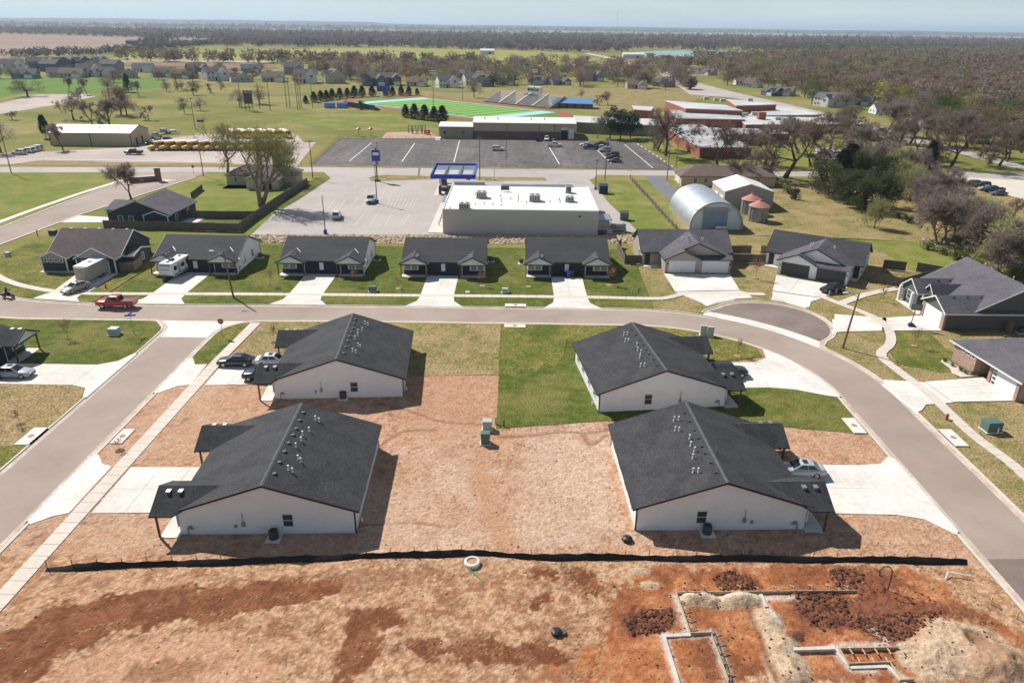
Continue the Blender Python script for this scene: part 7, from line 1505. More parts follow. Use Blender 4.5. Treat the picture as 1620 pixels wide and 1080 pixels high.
make_branchy('scrub', 15, 2.4, .2, 4, .5, .1, 'bark_pale', 'twigs_grey', 0, (.1, .2), 2); make_branchy('scrub_green', 16, 2.2, .18, 4, .55, .06, 'bark_pale', 'leaf_pale', 1500, (.1, .22), 2)
TW = 3
make_branchy('sapling', 21, 1.0, .035, 2, .4, .2, 'bark', 'twigs_red'); TW = 8; make_branchy('budding', 23, 1.6, .16, 4, .6, .08, 'bark', 'leaf_pale', 2300, (.12, .24))
def cone_tree(name, seed, h, rad, n, m, shape=1.0, lo=.3, hi=.6, lift=.06, tm='bark'):
    """evergreen: sprays of small faces through the volume of a cone, denser outside, with ragged edge"""
    rng.seed(seed); T, W = MB(), MB(); T.tube((0, 0, -.1), (0, 0, h * .9), rad * .07, rad * .02, n=6); lob = [rng.uniform(.6, 1.2) for _ in range(24)]
    for _ in range(n):
        u = rng.random() ** .8; z = h * (lift + (1 - lift) * u); a = rng.uniform(0, 2 * math.pi); k = int(a / (2 * math.pi) * 6) + 6 * int(u * 3.99); R_ = rad * max(.05, (1 - u)) ** shape * lob[k] * (1 if u > .12 else .5 + u * 4); q = R_ * (1 - .45 * rng.random() ** 2)
        p = Vector((q * math.cos(a), q * math.sin(a), z)); o = Vector((math.cos(a), math.sin(a), rng.uniform(-.25, .7))).normalized(); s = rng.uniform(lo, hi); t_ = o.cross(Vector((0, 0, 1))).normalized()
        W.add([p - t_ * s * .45 - o * s * .3, p + t_ * s * .45 - o * s * .3 + rv(.05), p + o * s], [(0, 1, 2)])
    keep(name, T, W, tm, m)
cone_tree('cedar', 3, 7, 2.3, 1500, 'cedar', .75, .35, .7); cone_tree('cedar_big', 4, 9, 3.6, 2600, 'cedar_olive', .55, .4, .85); cone_tree('pine', 6, 12, 4.2, 2600, 'pine', .5, .5, 1.0, .2)
def round_tree(name, seed, h, rx, n, m, tm='bark', lo=.35, hi=.7, z0=.28, holes=.0):
    """distant crown: many small twig sprays clustered in uneven clumps round real limbs"""
    rng.seed(seed); T, W = MB(), MB(); T.tube((0, 0, -.1), (0, 0, h * .35), .3, .22, n=6, cap=False); cl = []
    for k in range(22):
        a = rng.uniform(0, 6.28); u = rng.random() ** .6; z = h * (z0 + .12 + (.85 - z0) * rng.random()); s = math.sin(math.pi * min(1, max(.12, (z / h - z0 + .1) / (1.1 - z0)))) ** .6
        c = Vector((rx * u * s * math.cos(a), rx * u * s * math.sin(a), z)); cl.append((c, rng.uniform(.28, .45) * rx)); T.tube((0, 0, h * .33), c, .13, .03, n=4, cap=False)
    for _ in range(n):
        c, r_ = rng.choice(cl); v = rv(1).normalized() * r_ * rng.random() ** .45; v.z *= .8; p = c + v; o = (v.normalized() + rv(.5) + Vector((0, 0, .35))).normalized(); s = rng.uniform(lo, hi); t_ = o.orthogonal().normalized(); W.add([p - t_ * s * .3, p + t_ * s * .3, p + o * s], [(0, 1, 2)])
    keep(name, T, W, tm, m)
for i, (m, n) in enumerate((('twigs', 2000), ('twigs_grey', 1900), ('twigs_red', 1900), ('leaf_olive', 2100), ('leaf_bud', 2000), ('leaf_green', 2100), ('twigs', 2400))): round_tree('far%d' % i, 30 + i, 11, 5.4, n, m, z0=.16, lo=.3, hi=.6)
round_tree('juniper', 52, 9, 4.6, 4200, 'cedar_olive', lo=.25, hi=.55, z0=.0); round_tree('pine_round', 53, 12, 5.0, 4200, 'pine', lo=.3, hi=.65, z0=.12)
round_tree('bush', 50, 2.4, 1.6, 700, 'leaf_green', lo=.15, hi=.35, z0=.02); round_tree('bush_dark', 51, 2.6, 1.5, 800, 'cedar', lo=.15, hi=.35, z0=.0)
def tree(kind, label, px, py, h, name=None, group=None, wide=1.0, loc=None, cat=None):
    a, b, H0 = PROTO[kind]; x, y = loc if loc else at(px, py); s = h / H0
    t = thing(name or 'tree', label, cat or 'tree', (x, y, 0), rng.uniform(0, 6.28), group, (s * wide, s * wide, s)); inst('trunk', a, t); inst('crown', b, t); return t
TL = [('cotton', 413, 327, 20, 'huge budding cottonwood in the ranch house yard', 1.0), ('olive', 360, 280, 18, 'bare spreading tree behind the brown ranch house', 1.0), ('cotton', 440, 288, 13, 'yellow budding tree right of the huge cottonwood', .9),
 ('bare_c', 211, 324, 9.8, 'bare tree beside the slate blue house', .8), ('bare_a', 117, 190, 11.5, 'bare tree on the golf grass, far left of the group', .9), ('bare_b', 152, 206, 12, 'bare tree just behind the long tan building', .85), ('bare_c', 173, 200, 11.5, 'bare tree right behind the long tan building', .9), ('far2', 192, 182, 14, 'large rusty brown tree on the golf grass', .85), ('far6', 201, 184, 13, 'brown twin of the large rusty tree', .8), ('bare_b', 235, 190, 6.5, 'small bare tree in front of the large rusty tree', .8),
 ('far3', 292, 180, 8, 'olive oval tree left of the utility pole', .75), ('far1', 317, 175, 6.5, 'small greyish tree beside the utility pole', .9), ('far3', 44, 153, 10, 'broad dark olive tree by the gravel lot', 1.6), ('pine', 73, 219, 8.5, 'small pine left of the long tan building', .8), ('bare_c', 100, 237, 9, 'thin bare tree in front of the long tan building', .6), ('far1', 2, 242, 11, 'grey tree cut by the left edge', .8), ('bare_a', 20, 190, 4, 'low bare shrub at the left edge', 1.3),
 ('bare_c', 109, 149, 10, 'thin tree at the fairway edge, left', .6), ('bare_c', 138, 150, 10, 'thin tree at the fairway edge, middle', .6), ('bare_a', 129, 163, 9, 'bare tree above the gravel lot', .7), ('cedar', 203, 146, 11, 'tall dark evergreen at the end of the fairway', 1.0), ('bare_c', 220, 153, 9, 'thin bare tree right of the tall evergreen', .6), ('far1', 172, 146, 11, 'grey bare tree beside the fairway', .9), ('far0', 264, 145, 8, 'small brown tree on the golf grass, left of three', .7), ('far0', 281, 145, 7, 'small brown tree on the golf grass, middle of three', .7), ('far1', 288, 144, 7, 'small grey tree on the golf grass, right of three', .7), ('far5', 306, 151, 8, 'round green tree on the golf grass', 1.0), ('bare_b', 333, 147, 6, 'tiny bare tree right of the round green tree', .8), ('bare_b', 349, 142, 6, 'tiny bare tree below the white gabled house', .8),
 ('far1', 379, 169, 9, 'grey bushy tree left of the tall dark board', .9), ('far0', 411, 165, 11, 'brown round tree right of the tall dark board', .9), ('far1', 750, 155, 12, 'bare brown tree left of the bleachers', .8), ('far1', 919, 156, 6, 'small bare tree behind the blue roofed building', .8), ('bare_b', 948, 166, 6, 'small bare tree left on the school field', .9), ('bare_a', 961, 166, 7.5, 'small bare tree right on the school field', .9),
 ('olive', 945, 219, 10.5, 'olive tree left of the dark pines', .8), ('pine_round', 965, 220, 12.5, 'left dark pine at the school entrance', .95), ('pine_round', 981, 221, 11.5, 'middle dark pine at the school entrance', .95), ('pine_round', 997, 219, 10.5, 'right dark pine at the school entrance', 1.0),
 ('bare_a', 1053, 247, 17, 'large bare tree in front of the school', 1.0), ('bare_b', 1040, 237, 12, 'smaller bare tree behind the large school tree', .9), ('bare_a', 1135, 263, 15, 'bare tree in front of the brick school wing', .9), ('bare_b', 1242, 281, 17.5, 'broad bare tree behind the tan ranch house', 1.15), ('bare_a', 1210, 262, 14, 'bare tree left of the broad one by the school', .9), ('bare_b', 1312, 239, 14, 'dark bare tree at the small school lot', .95), ('bare_a', 1345, 230, 14, 'dark bare tree right of the small school lot', .95),
 ('bare_b', 1505, 264, 15.5, 'large bare tree on the right lawn', 1.0), ('bare_a', 1551, 247, 13, 'bare tree behind the right lawn path', .9), ('bare_b', 1580, 263, 13.5, 'bare tree at the right of the lawn', .9), ('bare_a', 1592, 256, 13, 'bare tree cut by the right edge', .9), ('bare_c', 1476, 231, 12, 'bare tree behind the lawn path', .9), ('far4', 1600, 212, 13, 'yellow green willow like tree at the right edge', 1.1), ('far4', 1560, 205, 10, 'yellow green tree left of the willow like tree', 1.0),
 ('budding', 1383, 362, 7.4, 'pale green budding tree in front of the cedars', .95), ('bare_b', 1168, 292, 7, 'small reddish bare tree in front of the tan ranch house', 1.1), ('bare_a', 1600, 354, 6.5, 'small bare tree in the straw meadow', .9), ('cedar', 1465, 281, 11, 'dark cedar by the road on the right', 1.0), ('bare_c', 1340, 262, 9, 'thin bare tree at the road left of the cedars', .7), ('bare_b', 1120, 280, 4, 'low bare shrub behind the quonset hut', 1.2)]
for k, px_, py_, h_, lb, wd in TL: tree(k, lb, px_, py_, h_ * (1.08 if k.startswith('bare') else 1.05), {'pine': 'pine_tree', 'pine_round': 'pine_tree', 'cedar': 'cedar_tree'}.get(k, 'tree'), None, wd * (1.3 if k.startswith(('bare', 'far')) else 1.0))
for i, (px_, py_, h_) in enumerate(((1420, 243, 15), (1452, 252, 14), (1370, 256, 13), (1398, 262, 12), (1440, 227, 15), (1530, 234, 15), (1616, 242, 15), (1282, 264, 12), (1262, 243, 14), (1182, 247, 11), (1340, 215, 14), (1400, 215, 15), (1500, 222, 14), (1570, 228, 14))): tree(('bare_a', 'bare_b', 'bare_c')[i % 3], 'large bare brown tree beside the road right of the school', px_, py_, h_, 'tree', 'large bare trees by the road right of the school', 1.25)
for i, (px_, py_, h_) in enumerate(((1297, 303, 9.5), (1318, 312, 9), (1342, 324, 9.5), (1366, 334, 8.5), (1394, 326, 8.5), (1330, 291, 10.5), (1358, 297, 11), (1386, 300, 10), (1412, 312, 8), (1340, 283, 11))): tree('cedar_big' if i in (5, 9) else 'juniper', 'dark cedar in the dense grove behind the meadow, ' + ('nearest row' if py_ > 308 else 'back row'), px_, py_, h_, 'cedar_tree', 'cedars of the dense grove', 1.1)
SC = [(1440, 318), (1455, 332), (1470, 345), (1478, 372), (1484, 388), (1498, 386), (1510, 378), (1522, 398), (1540, 402), (1550, 385), (1565, 410), (1580, 432), (1593, 424), (1606, 440), (1618, 432), (1430, 300), (1490, 330), (1512, 350), (1535, 365), (1400, 280), (1375, 278), (1420, 284), (1445, 290)]
for i, (px_, py_) in enumerate(SC): tree('scrub_green' if i % 3 == 0 else 'scrub', ('budding pale' if i % 3 == 0 else 'bare grey') + ' scrub tree along the creek on the right', px_, py_, rng.uniform(8, 11.5), 'scrub_tree', 'creek scrub trees', 1.15)
for i, (px_, py_) in enumerate(((1468, 395), (1492, 402), (1515, 412), (1535, 420), (1548, 428), (1586, 440), (1602, 448), (1616, 438), (1400, 335), (1420, 345), (1437, 352))): tree('bush', 'green undergrowth bush along the creek bank', px_, py_, rng.uniform(1.8, 3), 'bush', 'undergrowth bushes along the creek', 1.3, cat='bush')
tree('bush_dark', 'round clipped bush beside the tan ranch house', 1258, 316, 3.2, 'bush', None, 1.1, cat='bush'); tree('bush', 'green shrub under the ranch house windows', 1247, 306, 2.2, 'bush', None, 1.6, cat='bush')
EV = [(484, 164, 4.5), (497, 162, 6), (508, 160, 6), (517, 159, 6), (526, 158, 6.5), (538, 156.5, 6.5), (550, 155, 6), (561, 154, 7), (573, 153.5, 7), (589, 153, 7), (610, 152.5, 5.5), (621, 152, 6), (635, 152, 6.5), (647, 151.5, 6), (660, 151, 4.5)]
for i, e in enumerate(EV): tree('cedar', 'small dark evergreen in the long row beyond the track', e[0], e[1], e[2], 'evergreen_tree', 'evergreens in the row beyond the track', 1.6)
for i, e in enumerate(((642, 186, 6.3), (656, 188, 7.2), (672, 190, 7.2), (687, 191.5, 6.8), (700, 194, 7.8))): tree('cedar', 'dark conical evergreen in front of the football field, %s from the left' % ORD[i], e[0], e[1], e[2], 'evergreen_tree', 'evergreens in front of the football field', 1.55)
tree('bush_dark', 'dark round evergreen shrub left of the near bleachers', 571, 174, 5, 'bush', None, 1.1, cat='bush')
# saplings in mulch rings
for px_, py_, h_, lb in ((108, 538, 3.4, 'sapling on the corner lawn at the left'), (433, 543, 3.0, 'sapling left of the duplex with three cars'), (33, 673, 2.2, 'sapling on the dead lawn at the left'), (190, 714, 1.6, 'bare seedling beside the left storm drain'), (427, 453, 3.2, 'sapling between the first and second row duplex'), (562, 453, 3.2, 'sapling right of the second row duplex drive'), (630, 457, 2.0, 'twiggy shrub between second and third row duplex'), (763, 453, 3.0, 'sapling right of the third row duplex drive'), (836, 454, 1.5, 'tiny sapling left of the fourth row duplex drive'), (964, 452, 3.6, 'sapling right of the fourth row duplex drive'), (1166, 564, 2.8, 'sapling on the curved lawn by the upper right duplex'), (1196, 441, 4.2, 'budding sapling between the two garage houses'), (1397, 477, 2.6, 'sapling on the lawn below the footpath'), (1446, 548, 3.2, 'sapling on the lawn above the brick house'), (1428, 452, 2.0, 'sapling in front of the right yard fence'), (105, 480 - 20, 1.0, 'tiny plant on the navy house lawn')):
    x, y = at(px_, py_); t = tree('sapling', lb, 0, 0, h_, 'sapling', None, .85, (x, y)); t.location.z = .13; q = MB().lathe([(.55 / (h_ / PROTO['sapling'][2]), .02), (.4 / (h_ / PROTO['sapling'][2]), .05)], 12).build('mulch_ring', 'mulch' if px_ < 600 else 'clod_pale', t)
for px_, py_ in ((1494, 573), (1506, 580), (1519, 588), (1527, 592), (1537, 594)): tree('bush', 'small reddish shrub in the planting bed of the brick house', px_, py_, .6, 'shrub', 'shrubs in the planting bed', 1.2, cat='shrub').location.z = .16
# ---- individual town trees
def mixk(w_): return rng.choices(['far0', 'far1', 'far2', 'far3', 'far4', 'far5', 'far6'], w_)[0]
ADJ = dict(far0='brown bare', far1='grey bare', far2='rusty budding', far3='olive', far4='yellow green', far5='green leafy', far6='dense brown')
HOUSES = []
NOT = [[(1085, 145), (1120, 130), (1330, 180), (1450, 212), (1440, 226), (1300, 200), (1150, 165)], [(990, 150), (1230, 156), (1420, 200), (1420, 215), (1180, 240), (990, 230)]]
def town(n, poly, hlo, hhi, wts, place, grp):
    k = 0; P = poly; xs = [p[0] for p in P]; ys = [p[1] for p in P]; tries = 0
    while k < n and tries < 8000:
        tries += 1; u = rng.random(); x, y = rng.uniform(min(xs), max(xs)), min(ys) + (max(ys) - min(ys)) * u ** 1.0
        if not inside(P, x, y) or any(inside(q, x, y) for q in NOT) or any(abs(x - a) < 9 and -1 < y - b < 5 for a, b in HOUSES): continue
        kd = mixk(wts); tree(kd, '%s tree %s' % (ADJ[kd], place), x, y, rng.uniform(hlo, hhi) * 1.1, 'tree', grp, rng.uniform(1.0, 1.5)); k += 1
# ================================================================== FAR HOUSES
def house_proto(two):
    h = 5.0 if two else 2.9; t = thing('house', '', 'house'); t.name = 'house'
    parts = []
    gable(t, -6.5, 6.5, -4.5, 4.5, h, h + 2.6, 'x', .4, .3, 'stucco', 'shingle_grey', fascia=None)
    gable(t, .5, 6.3, -7.5, -1, h - .2, h + 2.0, 'y', .35, .3, 'stucco', 'shingle_grey', fascia='trim_white', ends=(1, 0))
    garage_door(t, (3.4, -7.54, 1.2), (0, -1), 4.2, 2.2, rows=1); panel('door', t, (-.8, -4.55, 1.1), (0, -1), 1, 2.1, .08, 'door_dark')
    for x in (-5, -2.8): window(t, (x, -4.54, 1.6), (0, -1), 1.2, 1.2)
    for y in (-1.5, 2): window(t, (-6.54, y, 1.6), (-1, 0), 1.0, 1.2); window(t, (6.54, y, 1.6), (1, 0), 1.0, 1.2)
    if two:
        for x in (-5, -2.6): window(t, (x, -4.54, 4.1), (0, -1), 1.2, 1.2)
        window(t, (3.4, -7.54, 3.9), (0, -1), 1.6, 1.2)
    return t
HP = [house_proto(False), house_proto(True)]
mat('far_white', (.72, .71, .69), None, .5); mat('far_cream', (.52, .46, .37), None, .5); mat('far_grey', (.26, .27, .29), None, .5); mat('far_blue', (.1, .14, .2), None, .5); mat('far_brown', (.24, .16, .12), None, .5)
VAR = {}
def far_house(two, wall, roof, px_, py_, rz, label, sc=1.0):
    src = HP[two]; t = thing('house', label, 'house', (*at(px_, py_), 0), R(rz), None, sc); HOUSES.append((px_, py_))
    for ch in src.children:
        base = ch.name.split('.')[0]; me = ch.data
        if base in ('wall', 'roof'):
            key = (me.name, wall if base == 'wall' else roof)
            if key not in VAR: VAR[key] = me.copy(); VAR[key].materials[0] = MATS[key[1]]
            me = VAR[key]
        o = inst(base, me, t)
        for g in ch.children: inst(g.name.split('.')[0], g.data, o)
nth = lambda n: '%d%s' % (n, {1: 'st', 2: 'nd', 3: 'rd'}.get(n % 10 if n not in (11, 12, 13) else 0, 'th'))
W_, C_, G_, B_, N_ = 'far_white', 'far_cream', 'far_grey', 'far_blue', 'far_brown'; rg_, rb_, rw_ = 'shingle_grey', 'shingle_brown', 'shingle_weathered'
CN = {W_: 'white', C_: 'cream', G_: 'grey', B_: 'dark blue', N_: 'brown'}; RN = {rg_: 'grey', rb_: 'brown', rw_: 'dark'}
LH = [(22, 113, 1, W_, rg_), (42, 124, 0, G_, rg_), (62, 109, 1, B_, rw_), (84, 113, 1, B_, rw_), (95, 122, 0, C_, rg_), (116, 123, 0, C_, rb_), (104, 107, 1, B_, rg_), (128, 106, 1, B_, rw_), (142, 121, 1, W_, rw_), (165, 121, 0, W_, rg_), (158, 106, 1, G_, rg_), (178, 113, 1, G_, rg_), (205, 123, 0, C_, rg_), (228, 114, 0, W_, rg_), (262, 122, 0, G_, rg_), (293, 124, 0, B_, rg_), (312, 113, 0, N_, rw_), (341, 127, 1, W_, rg_), (384, 129, 0, C_, rb_), (398, 115, 0, G_, rg_), (433, 129, 0, C_, rb_), (466, 118, 1, G_, rg_), (484, 131, 1, W_, rg_), (505, 112, 0, C_, rb_), (530, 131, 1, C_, rb_), (552, 118, 0, W_, rg_), (12, 133 - 20, 0, C_, rg_)]
for i, (a, b, tw, wl_, rf_) in enumerate(LH): far_house(tw, wl_, rf_, a, b, rng.choice([-60, -25, 0, 15, 40, 170]), '%s %s far house, %s roof, %s from left beyond the golf grass' % (CN[wl_], 'two storey' if tw else 'low', RN[rf_], nth(sorted(q[0] for q in LH).index(a) + 1)), 1.3)
MH = [(590, 135, 1, B_, rg_), (617, 134, 1, B_, rb_), (660, 136, 0, C_, rb_), (707, 138, 1, W_, rg_), (748, 134, 1, W_, rg_), (764, 136, 1, G_, rg_), (794, 134, 1, C_, rb_), (700, 104, 0, B_, rw_), (642, 106, 1, G_, rg_), (852, 133, 0, W_, rg_), (882, 134, 0, G_, rw_), (936, 128, 1, G_, rg_), (1006, 140, 0, C_, rb_), (1050, 137, 0, G_, rg_), (966, 121, 1, W_, rg_), (902, 112, 0, N_, rb_), (820, 112, 0, W_, rb_)]
for i, (a, b, tw, wl_, rf_) in enumerate(MH): far_house(tw, wl_, rf_, a, b, rng.choice([-40, 0, 20, 30]), '%s %s far house, %s roof, %s from left behind the stadium' % (CN[wl_], 'two storey' if tw else 'low', RN[rf_], nth(sorted(q[0] for q in MH).index(a) + 1)), 1.12)
RH = [(1102, 117, 0, W_, rw_), (1122, 119, 0, C_, rg_), (1174, 134, 0, W_, rb_), (1191, 138, 0, W_, rb_), (1222, 151, 0, B_, rg_), (1240, 151, 0, C_, rb_), (1308, 168, 1, W_, rg_), (1328, 168, 1, W_, rw_), (1362, 166, 0, G_, rg_), (1398, 180, 0, W_, rg_), (1440, 192, 0, N_, rb_), (1480, 152, 0, W_, rg_), (1550, 164, 0, W_, rg_), (1502, 176, 0, C_, rb_), (1590, 142, 0, W_, rg_), (1556, 122, 0, W_, rg_), (1340, 142, 0, C_, rb_), (1422, 168, 0, C_, rb_), (1610, 152, 0, W_, rb_), (1545, 183, 0, N_, rb_), (1470, 205, 0, W_, rg_)]
for i, (a, b, tw, wl_, rf_) in enumerate(RH): far_house(tw, wl_, rf_, a, b, rng.choice([-60, -35, 0, 30]), '%s far house, %s roof, %s from left among the right trees' % (CN[wl_], RN[rf_], nth(sorted(q[0] for q in RH).index(a) + 1)), 1.0)
for hp in HP:
    for ch in list(hp.children):
        for g in list(ch.children): bpy.data.objects.remove(g)
        bpy.data.objects.remove(ch)
    bpy.data.objects.remove(hp)
for nm, lb, px_, py_, w_, d_, h_, wm, rm in (('barn', 'long white metal shed near the pond', 1001, 93, 30, 12, 6, 'far_white', 'metal_roof_white'), ('barn', 'small white farm shed in the yellow field', 771, 86.5, 22, 12, 6, 'far_white', 'metal_roof_white'), ('barn', 'dark blue barn at the edge of the pink field', 211, 71, 22, 14, 7, 'far_blue', 'shingle_weathered'), ('barn', 'small shed beside the long white metal shed', 1028, 93, 10, 9, 5, 'far_grey', 'shingle_grey')):
    t = thing(nm, lb, 'barn', (*at(px_, py_), 0)); gable(t, -w_ / 2, w_ / 2, -d_ / 2, d_ / 2, h_, h_ + 2.5, 'x', .4, .3, wm, rm, fascia=None)
    panel('door', t, (w_ * .2, -d_ / 2 - .05, 2), (0, -1), 4, 4, .1, 'metal_dark')
town(24, [(0, 108), (600, 108), (600, 136), (0, 130)], 7, 10, [3, 3, 1, 3, .5, 1.5, 2], 'between the far houses on the left', 'trees among the far houses on the left')
town(105, [(430, 104), (560, 108), (760, 100), (1080, 106), (1110, 128), (1060, 143), (860, 140), (700, 134), (560, 130)], 9, 13, [4, 3, 1.5, 3, .7, 1, 4], 'in the belt behind the stadium', 'trees in the belt behind the stadium')
town(175, [(1070, 100), (1280, 98), (1640, 96), (1640, 240), (1450, 232), (1400, 200), (1320, 178), (1200, 148), (1110, 126)], 10, 15, [3, 2.5, 1.5, 3, 1.2, 1.2, 4], 'among the houses on the right', 'trees among the houses on the right')
town(12, [(1085, 140), (1180, 148), (1320, 178), (1250, 175), (1120, 158)], 6, 9, [4, 3, 1, 2, .5, .5, 2], 'along the slanting road', 'trees along the slanting road')
# ---- far woods and hedgerows (one mass each)
def woods(name, label, spots, m, hlo, hhi, n=16, seed=1, wide=.5):
    r_ = np.random.RandomState(seed); S = np.array(spots, float); k = len(S); h = r_.uniform(hlo, hhi, k)
    P = r_.normal(0, 1, (k, n, 3)); P /= np.linalg.norm(P, axis=2)[..., None] + 1e-6; P *= r_.uniform(.3, 1, (k, n, 1)) ** .5
    c = np.stack([S[:, 0:1] + P[..., 0] * (h * wide)[:, None], S[:, 1:2] + P[..., 1] * (h * wide)[:, None], h[:, None] * (.55 + .42 * P[..., 2])], 2)
    s = (h * .17)[:, None, None, None] * r_.uniform(.6, 1.3, (k, n, 1, 1)); tri = c[:, :, None, :] + r_.normal(0, 1, (k, n, 3, 3)) * s * (16 / n) ** .5; tri[..., 2] = np.maximum(tri[..., 2], .2)
    v = tri.reshape(-1, 3); me = bpy.data.meshes.new(name); nf = len(v) // 3; me.vertices.add(len(v)); me.vertices.foreach_set('co', v.ravel()); me.loops.add(len(v)); me.loops.foreach_set('vertex_index', np.arange(len(v))); me.polygons.add(nf); me.polygons.foreach_set('loop_start', np.arange(0, len(v), 3)); me.polygons.foreach_set('loop_total', np.full(nf, 3)); me.update()
    me.materials.append(MATS[m]); o = bpy.data.objects.new(name, me); C.objects.link(o); tag(o, label, None, None, 'stuff')
mat('woods_far', (.15, .108, .12), (.18, .132, .135), .012, 1, c3=(.15, .125, .1), s3=.004, spec=.05); mat('woods_mid', (.22, .165, .13), (.2, .165, .1), .02, 1, c3=(.23, .21, .09), s3=.008, spec=.05, lo3=.5, hi3=.7); mat('woods_dark', (.1, .095, .07), (.14, .12, .1), .03, 1, spec=.05)
def along(pts, step, jit):
    P = [at(*p) for p in pts]; out = []
    for p in resample(P, step): out.append((p[0] + rng.gauss(0, jit), p[1] + rng.gauss(0, jit)))
    return out
def fill(poly, n):
    """spread over the ground of a pixel polygon, evenly in the picture"""
    xs = [p[0] for p in poly]; ys = [p[1] for p in poly]; out = []
    while len(out) < n:
        x, y = rng.uniform(min(xs), max(xs)), rng.uniform(min(ys), max(ys))
        if inside(poly, x, y): out.append(at(x, y))
    return out
woods('hedgerow', 'dark hedgerow between the pink field and the far houses', along([(15, 93), (60, 92), (110, 90), (165, 88)], 4, 5) + along([(20, 91), (160, 87)], 5, 5), 'woods_dark', 8, 13, 60, 2)
woods('hedgerow', 'hedgerow slanting along the pink field', along([(175, 86), (240, 80), (300, 74), (340, 71)], 5, 6) * 2, 'woods_dark', 8, 13, 50, 3)
woods('hedgerow', 'line of pale bare trees along the yellow field', along([(205, 96), (270, 98), (340, 99), (420, 100), (500, 101), (560, 102), (640, 104), (760, 107)], 7, 7) * 2, 'woods_mid', 11, 17, 70, 4)
woods('hedgerow', 'farmstead trees beside the dark blue barn', fill([(222, 73), (278, 69), (280, 72), (225, 76)], 22), 'woods_dark', 12, 22, 26, 5)
woods('tree_row', 'grey trees behind the country road on the right', along([(1030, 104), (1080, 106), (1120, 108)], 5, 8) * 2, 'woods_mid', 10, 14, 60, 6)
woods('far_woods', 'brown wood behind the town on the right', fill([(1090, 95), (1200, 93), (1300, 88), (1640, 80), (1640, 125), (1400, 112), (1250, 104), (1120, 103)], 1150), 'woods_mid', 11, 17, 50, 7)
woods('far_woods', 'purple brown wood in the middle distance on the right', fill([(1120, 80), (1290, 84), (1640, 82), (1640, 66), (1300, 66), (1080, 64), (990, 70), (860, 66), (640, 66), (640, 77), (900, 83), (985, 84), (1010, 78)], 2300), 'woods_far', 12, 18, 26, 8)
woods('far_woods', 'dark wood belt beyond the yellow field on the left', fill([(335, 73), (480, 75), (640, 75), (640, 66), (545, 62), (330, 64)], 750), 'woods_far', 12, 18, 30, 9)
woods('far_woods', 'distant wood belt along the horizon on the left', fill([(-60, 43), (0, 44), (340, 50), (640, 55), (640, 66), (330, 63), (-60, 53)], 2300), 'woods_far', 14, 20, 9, 10)
woods('far_woods', 'distant wood belt along the horizon on the right', fill([(640, 54), (820, 54), (1080, 58), (1340, 59), (1700, 66), (1700, 70), (1300, 68), (640, 67)], 2000), 'woods_far', 14, 20, 9, 12)
woods('far_woods', 'thin wooded ridge at the horizon', fill([(-60, 38), (400, 43), (1000, 49), (1700, 58), (1700, 60), (1000, 52), (400, 47), (-60, 41.5)], 2600), 'woods_far', 18, 34, 6, 13)
woods('tree_row', 'scrub trees at the straw field among the far woods', along([(545, 74), (600, 75), (635, 76)], 14, 10), 'woods_mid', 9, 13, 16, 14)
for nm_, m_, n_, sd_, h0, h1 in (('brown bare', 'twigs', 170, 21, 11, 17), ('grey bare', 'twigs_grey', 120, 22, 11, 16), ('olive', 'leaf_olive', 110, 23, 10, 16), ('yellow green', 'leaf_bud', 45, 24, 10, 15), ('green', 'leaf_green', 40, 25, 8, 13), ('rusty', 'twigs_red', 70, 26, 10, 15)):
    woods('tree_row', nm_ + ' tree tops further back between the houses on the right', fill([(1090, 99), (1640, 97), (1640, 185), (1480, 178), (1330, 155), (1130, 120)], n_), m_, h0, h1, 170, sd_, .55)
    woods('tree_row', nm_ + ' tree tops further back in the belt behind the stadium', fill([(430, 102), (560, 104), (760, 100), (1080, 103), (1090, 122), (1000, 130), (700, 130), (560, 126)], n_ // 2), m_, h0 - 2, h1 - 3, 150, sd_ + 9, .5)
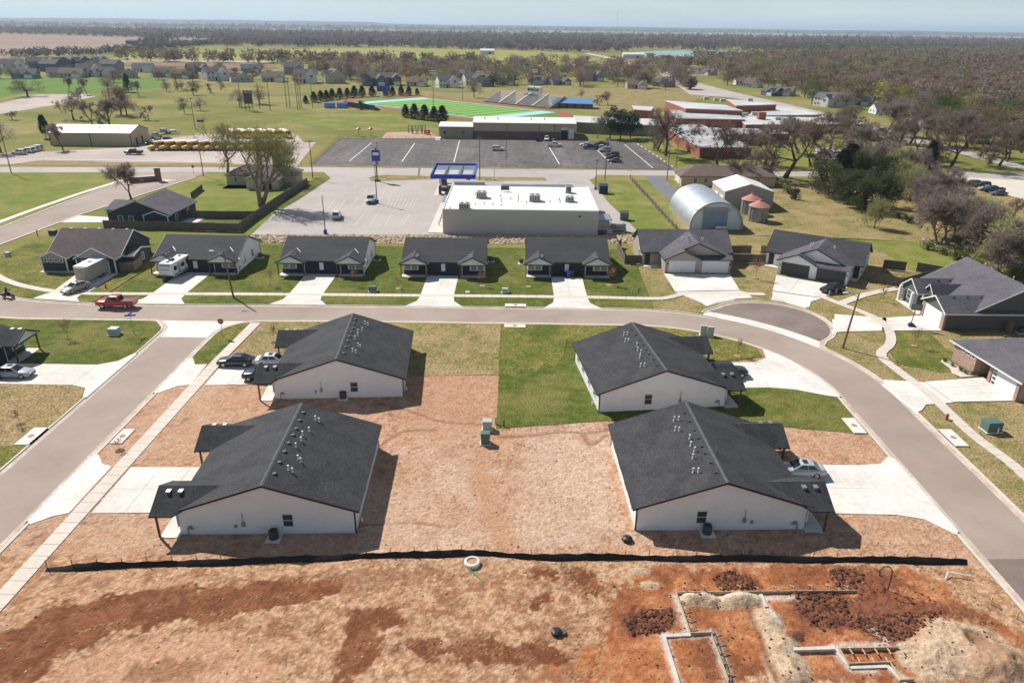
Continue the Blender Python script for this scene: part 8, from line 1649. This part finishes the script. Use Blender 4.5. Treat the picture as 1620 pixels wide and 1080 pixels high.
# low hills under the horizon
leafy('woods_far', 'woods_mid', 'woods_dark')
def hills():
    n = 160; v = []; f = []
    for i in range(n):
        x = -16000 + 32000 * i / (n - 1); hz = 30 + 26 * (vnoise(np.array([i * .13]), np.array([3.3]), 5)[0]) + 14 * vnoise(np.array([i * .5]), np.array([1.3]), 6)[0] + (18 if x < -2000 else 0); v += [(x, 9500, -1), (x, 11500, hz), (x, 15500, -1)]
    for i in range(n - 1): f += [(3 * i, 3 * i + 3, 3 * i + 4, 3 * i + 1), (3 * i + 1, 3 * i + 4, 3 * i + 5, 3 * i + 2)]
    tag(MB().add(v, f).build('hills', 'woods_far'), 'low wooded hills along the horizon', None, None, 'structure')
hills()
def mast():
    x, y = at(975, 53.5); t = thing('radio_mast', 'thin radio mast standing on the horizon', 'mast', (x, y, 0)); h = 150
    for a in (0, 120, 240): MB().tube((1.6 * math.cos(R(a)), 1.6 * math.sin(R(a)), 0), (1.0 * math.cos(R(a)), 1.0 * math.sin(R(a)), h), .5, .4, n=4).build('leg', 'metal_grey', t)
    b = MB()
    for k in range(25):
        for a in (0, 120, 240): b.tube((1.4 * math.cos(R(a)), 1.4 * math.sin(R(a)), k * 6), (1.4 * math.cos(R(a + 120)), 1.4 * math.sin(R(a + 120)), k * 6 + 6), .25, n=3)
    b.build('lattice', 'metal_grey', t)
mast()
# ---- air: even pale haze round the whole place
hz = MB().box(-30500, 30500, -400, 40500, -3, 172).build('haze', 'glass'); hz.data.materials.clear(); tag(hz, 'pale blue haze over the far woods', None, None, 'stuff')
hm = bpy.data.materials.new('haze'); hm.use_nodes = True; hm.node_tree.nodes.remove(hm.node_tree.nodes['Principled BSDF']); pv = hm.node_tree.nodes.new('ShaderNodeVolumePrincipled'); pv.inputs['Color'].default_value = (.68, .83, 1, 1); pv.inputs['Density'].default_value = .00008; pv.inputs['Anisotropy'].default_value = .2
hm.node_tree.links.new(pv.outputs[0], hm.node_tree.nodes['Material Output'].inputs['Volume']); hz.data.materials.append(hm)
